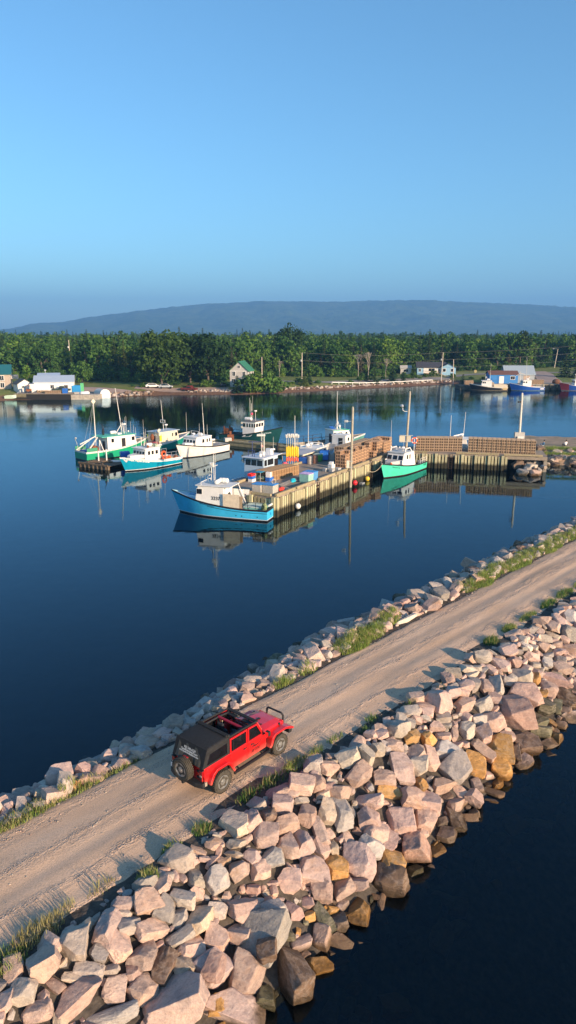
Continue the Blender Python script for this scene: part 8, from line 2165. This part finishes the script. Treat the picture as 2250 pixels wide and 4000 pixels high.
for i, (x, y, s_) in enumerate([(5.2, 231, 1.1), (29.5, 246.5, 1.2), (36.5, 251.5, 1.35), (40.5, 253, .9), (7.0, 234.0, .8), (62.2, 256, .9), (84, 249, 1.2), (100.5, 262, 1.9), (103.5, 259, 1.4), (47, 270, 1.0)]): tree('spruce_tree', f'small spruce by the shore road, {ORD[i]} one', 'smallspruce', x, y, s_, 'tree', 'small spruces by the shore road')
# bare tree
b = MB(); r_ = random.Random(3)
def limb(p, d, L_, rad_, depth):
    q = p + d * L_; b.bar(p, q, rad_, rad_ * .65, n=5)
    if depth == 0: return
    for _ in range(3): limb(q, (d + Vector((r_.uniform(-.55, .55), r_.uniform(-.55, .55), r_.uniform(-.1, .45)))).normalized(), L_ * .72, rad_ * .62, depth - 1)
limb(Vector((0, 0, -.5)), Vector((.05, 0, 1)), 3.4, .16, 4); me_bare = b.mesh('branches', M_BARE)
for i, (x, y, s_, lb) in enumerate([(28.5, 257.5, 1.0, 'tall leafless grey tree standing before the forest'), (25.2, 259.5, .9, 'leafless grey tree left of the tall bare one'), (35.5, 262, .75, 'small leafless tree right of the tall bare one'), (-3.0, 258.5, .62, 'low leafless scrub tree behind the house pole')]):
    o = bpy.data.objects.new('bare_tree', me_bare); COL.objects.link(o); o.location = (x, y, gz(x, y)); o.scale = (s_, s_, s_); o.rotation_euler = (0, 0, i * 1.3); tag(o, lb, 'tree')

# ---- forest edge: individual trees; forest behind: one mass
EX = [-400, -120, -95, -70, -50, -42, -22, -12, 5, 22, 36, 46, 66, 82, 90, 108, 120, 160, 400]
EY = [185, 228, 250, 243, 236, 236, 240, 262, 266, 266, 274, 296, 302, 300, 300, 318, 332, 312, 260]
def edge_y(x): return float(np.interp(x, EX, EY))
LM = [(-70, 'behind the fish plant'), (-48, 'behind the round bush'), (-18, 'behind the big maples'), (-2, 'behind the gable house'), (14, 'behind the guardrail pole'), (42, 'behind the bare tree'), (68, 'behind the blue bungalow'), (92, 'behind the far sheds'), (400, 'above the gravel road')]
r_ = random.Random(21); cnt = {}
x = -112.0; k = 0
while x < 150:
    row = k % 3
    y = edge_y(x) + (0.5, 6.5, 13.0)[row] + r_.uniform(-1.5, 1.5)
    if abs(x) < y * .44 + 8:
        u = r_.random()
        pr = 'leaf%d' % r_.randrange(5) if u < .70 else 'spruce%d' % r_.randrange(3) if u < .86 else 'thin%d' % r_.randrange(2)
        if -62 < x < -48: pr = r_.choice(['thin0', 'thin1', 'spruce0', 'spruce1'])
        kind = 'leafy tree' if pr.startswith('leaf') else 'dark spruce' if pr.startswith('spruce') else 'thin brownish spruce'
        w_ = next(n for lim, n in LM if x < lim); key = (kind, w_); c_ = cnt.get(key, 0); cnt[key] = c_ + 1
        tree('leafy_tree' if pr.startswith('leaf') else 'spruce_tree', f'{kind} at the forest edge {w_}, {ORD[min(c_, 27)]} from the left', pr, x, y, r_.choice((.62, .75, .85, .95, 1.05, 1.18)) * r_.uniform(.95, 1.05), 'tree', 'trees along the forest edge')
    x += r_.uniform(1.3, 2.3); k += 1
# mass
pc = bpy.data.collections.new('forest_kinds')
names = ['leaf0', 'leaf1', 'leaf2', 'leaf3', 'leaf4', 'spruce0', 'spruce1', 'spruce2', 'thin0', 'bush0']
for i, nme in enumerate(names):
    o = bpy.data.objects.new('kind_%02d' % i, PROT[nme][0]); pc.objects.link(o)
P_ = []; SC = []; IX = []; RZ = []
def scatter(d0, d1, step):
    d = d0
    while d < d1:
        x = -(d + 260) * .52 - 30
        while x < (d + 260) * .52 + 30:
            xx = x + r_.uniform(-.5, .5) * step; yy = edge_y(xx) + d + r_.uniform(-.5, .5) * step
            if abs(xx) < yy * .47 + 15:
                cl = mnoise.noise(Vector((xx / 45, yy / 45, 4)))
                far_ = max(0, min(1, (d - 40) / 120))
                u = r_.random() + cl * .5
                if u < .68 - .22 * far_: ix = r_.randrange(5)
                elif u < 1.05: ix = 5 + r_.randrange(3)
                else: ix = 8
                P_.append((xx, yy, gz(xx, yy) - .3)); SC.append((r_.uniform(.58, 1.06) if r_.random() > .04 else r_.uniform(1.08, 1.24)) if ix != 8 else r_.uniform(.85, 1.12)); IX.append(ix); RZ.append(r_.uniform(0, 6.28))
            x += step
        d += step * .9
xx = -150.0
while xx < 190:
    for dd in (-3.0, 1.0, 5.5, 10.0):
        x_ = xx + r_.uniform(-1, 1); y_ = edge_y(x_) + dd + r_.uniform(-1.5, 1.5)
        P_.append((x_, y_, gz(x_, y_) - .3)); SC.append(r_.uniform(.7, 1.45) * (.75 if dd < 0 else 1)); IX.append(9); RZ.append(r_.uniform(0, 6.28))
    xx += 2.4
scatter(18, 90, 4.6); scatter(90, 240, 6.5); scatter(240, 700, 11.0)
me = bpy.data.meshes.new('forest'); me.from_pydata(P_, [], [])
for nm, ty, dat in (('tsc', 'FLOAT', SC), ('tix', 'INT', IX), ('trz', 'FLOAT', RZ)):
    a = me.attributes.new(nm, ty, 'POINT'); a.data.foreach_set('value', dat)
fo = bpy.data.objects.new('forest', me); COL.objects.link(fo); fo['kind'] = 'stuff'; fo['label'] = 'dense green forest stretching back behind the far shore'
ng = bpy.data.node_groups.new('forest_scatter', 'GeometryNodeTree')
ng.interface.new_socket('Geometry', in_out='INPUT', socket_type='NodeSocketGeometry'); ng.interface.new_socket('Geometry', in_out='OUTPUT', socket_type='NodeSocketGeometry')
gi = ng.nodes.new('NodeGroupInput'); go = ng.nodes.new('NodeGroupOutput'); ip = ng.nodes.new('GeometryNodeInstanceOnPoints'); ci = ng.nodes.new('GeometryNodeCollectionInfo')
ci.inputs['Collection'].default_value = pc; ci.inputs['Separate Children'].default_value = True; ci.inputs['Reset Children'].default_value = True
def named(nm, ty):
    n = ng.nodes.new('GeometryNodeInputNamedAttribute'); n.data_type = ty; n.inputs['Name'].default_value = nm; return n.outputs[0]
ip.inputs['Pick Instance'].default_value = True
ng.links.new(gi.outputs[0], ip.inputs['Points']); ng.links.new(ci.outputs[0], ip.inputs['Instance']); ng.links.new(named('tix', 'INT'), ip.inputs['Instance Index']); ng.links.new(named('tsc', 'FLOAT'), ip.inputs['Scale'])
cx_ = ng.nodes.new('ShaderNodeCombineXYZ'); ng.links.new(named('trz', 'FLOAT'), cx_.inputs['Z']); ng.links.new(cx_.outputs[0], ip.inputs['Rotation'])
ng.links.new(ip.outputs[0], go.inputs[0])
md = fo.modifiers.new('scatter', 'NODES'); md.node_group = ng
# ================================================================== HAZE
hz = MB(); hz.b2((-9000, -500, -5), (9000, 9300, 460))
m_h = bpy.data.materials.new('haze'); m_h.use_nodes = True
hnt = m_h.node_tree
for n_ in list(hnt.nodes):
    if n_.type == 'BSDF_PRINCIPLED': hnt.nodes.remove(n_)
h_out = [n_ for n_ in hnt.nodes if n_.type == 'OUTPUT_MATERIAL'][0]
pv = hnt.nodes.new('ShaderNodeVolumePrincipled')
pv.inputs['Color'].default_value = (0.20, 0.50, 1.0, 1)
pv.inputs['Density'].default_value = 0.00021
pv.inputs['Anisotropy'].default_value = 0.0
hnt.links.new(pv.outputs[0], h_out.inputs['Volume'])
ho = hz.obj('haze', m_h)
ho['kind'] = 'stuff'; ho['label'] = 'thin blue summer haze over the whole harbour'
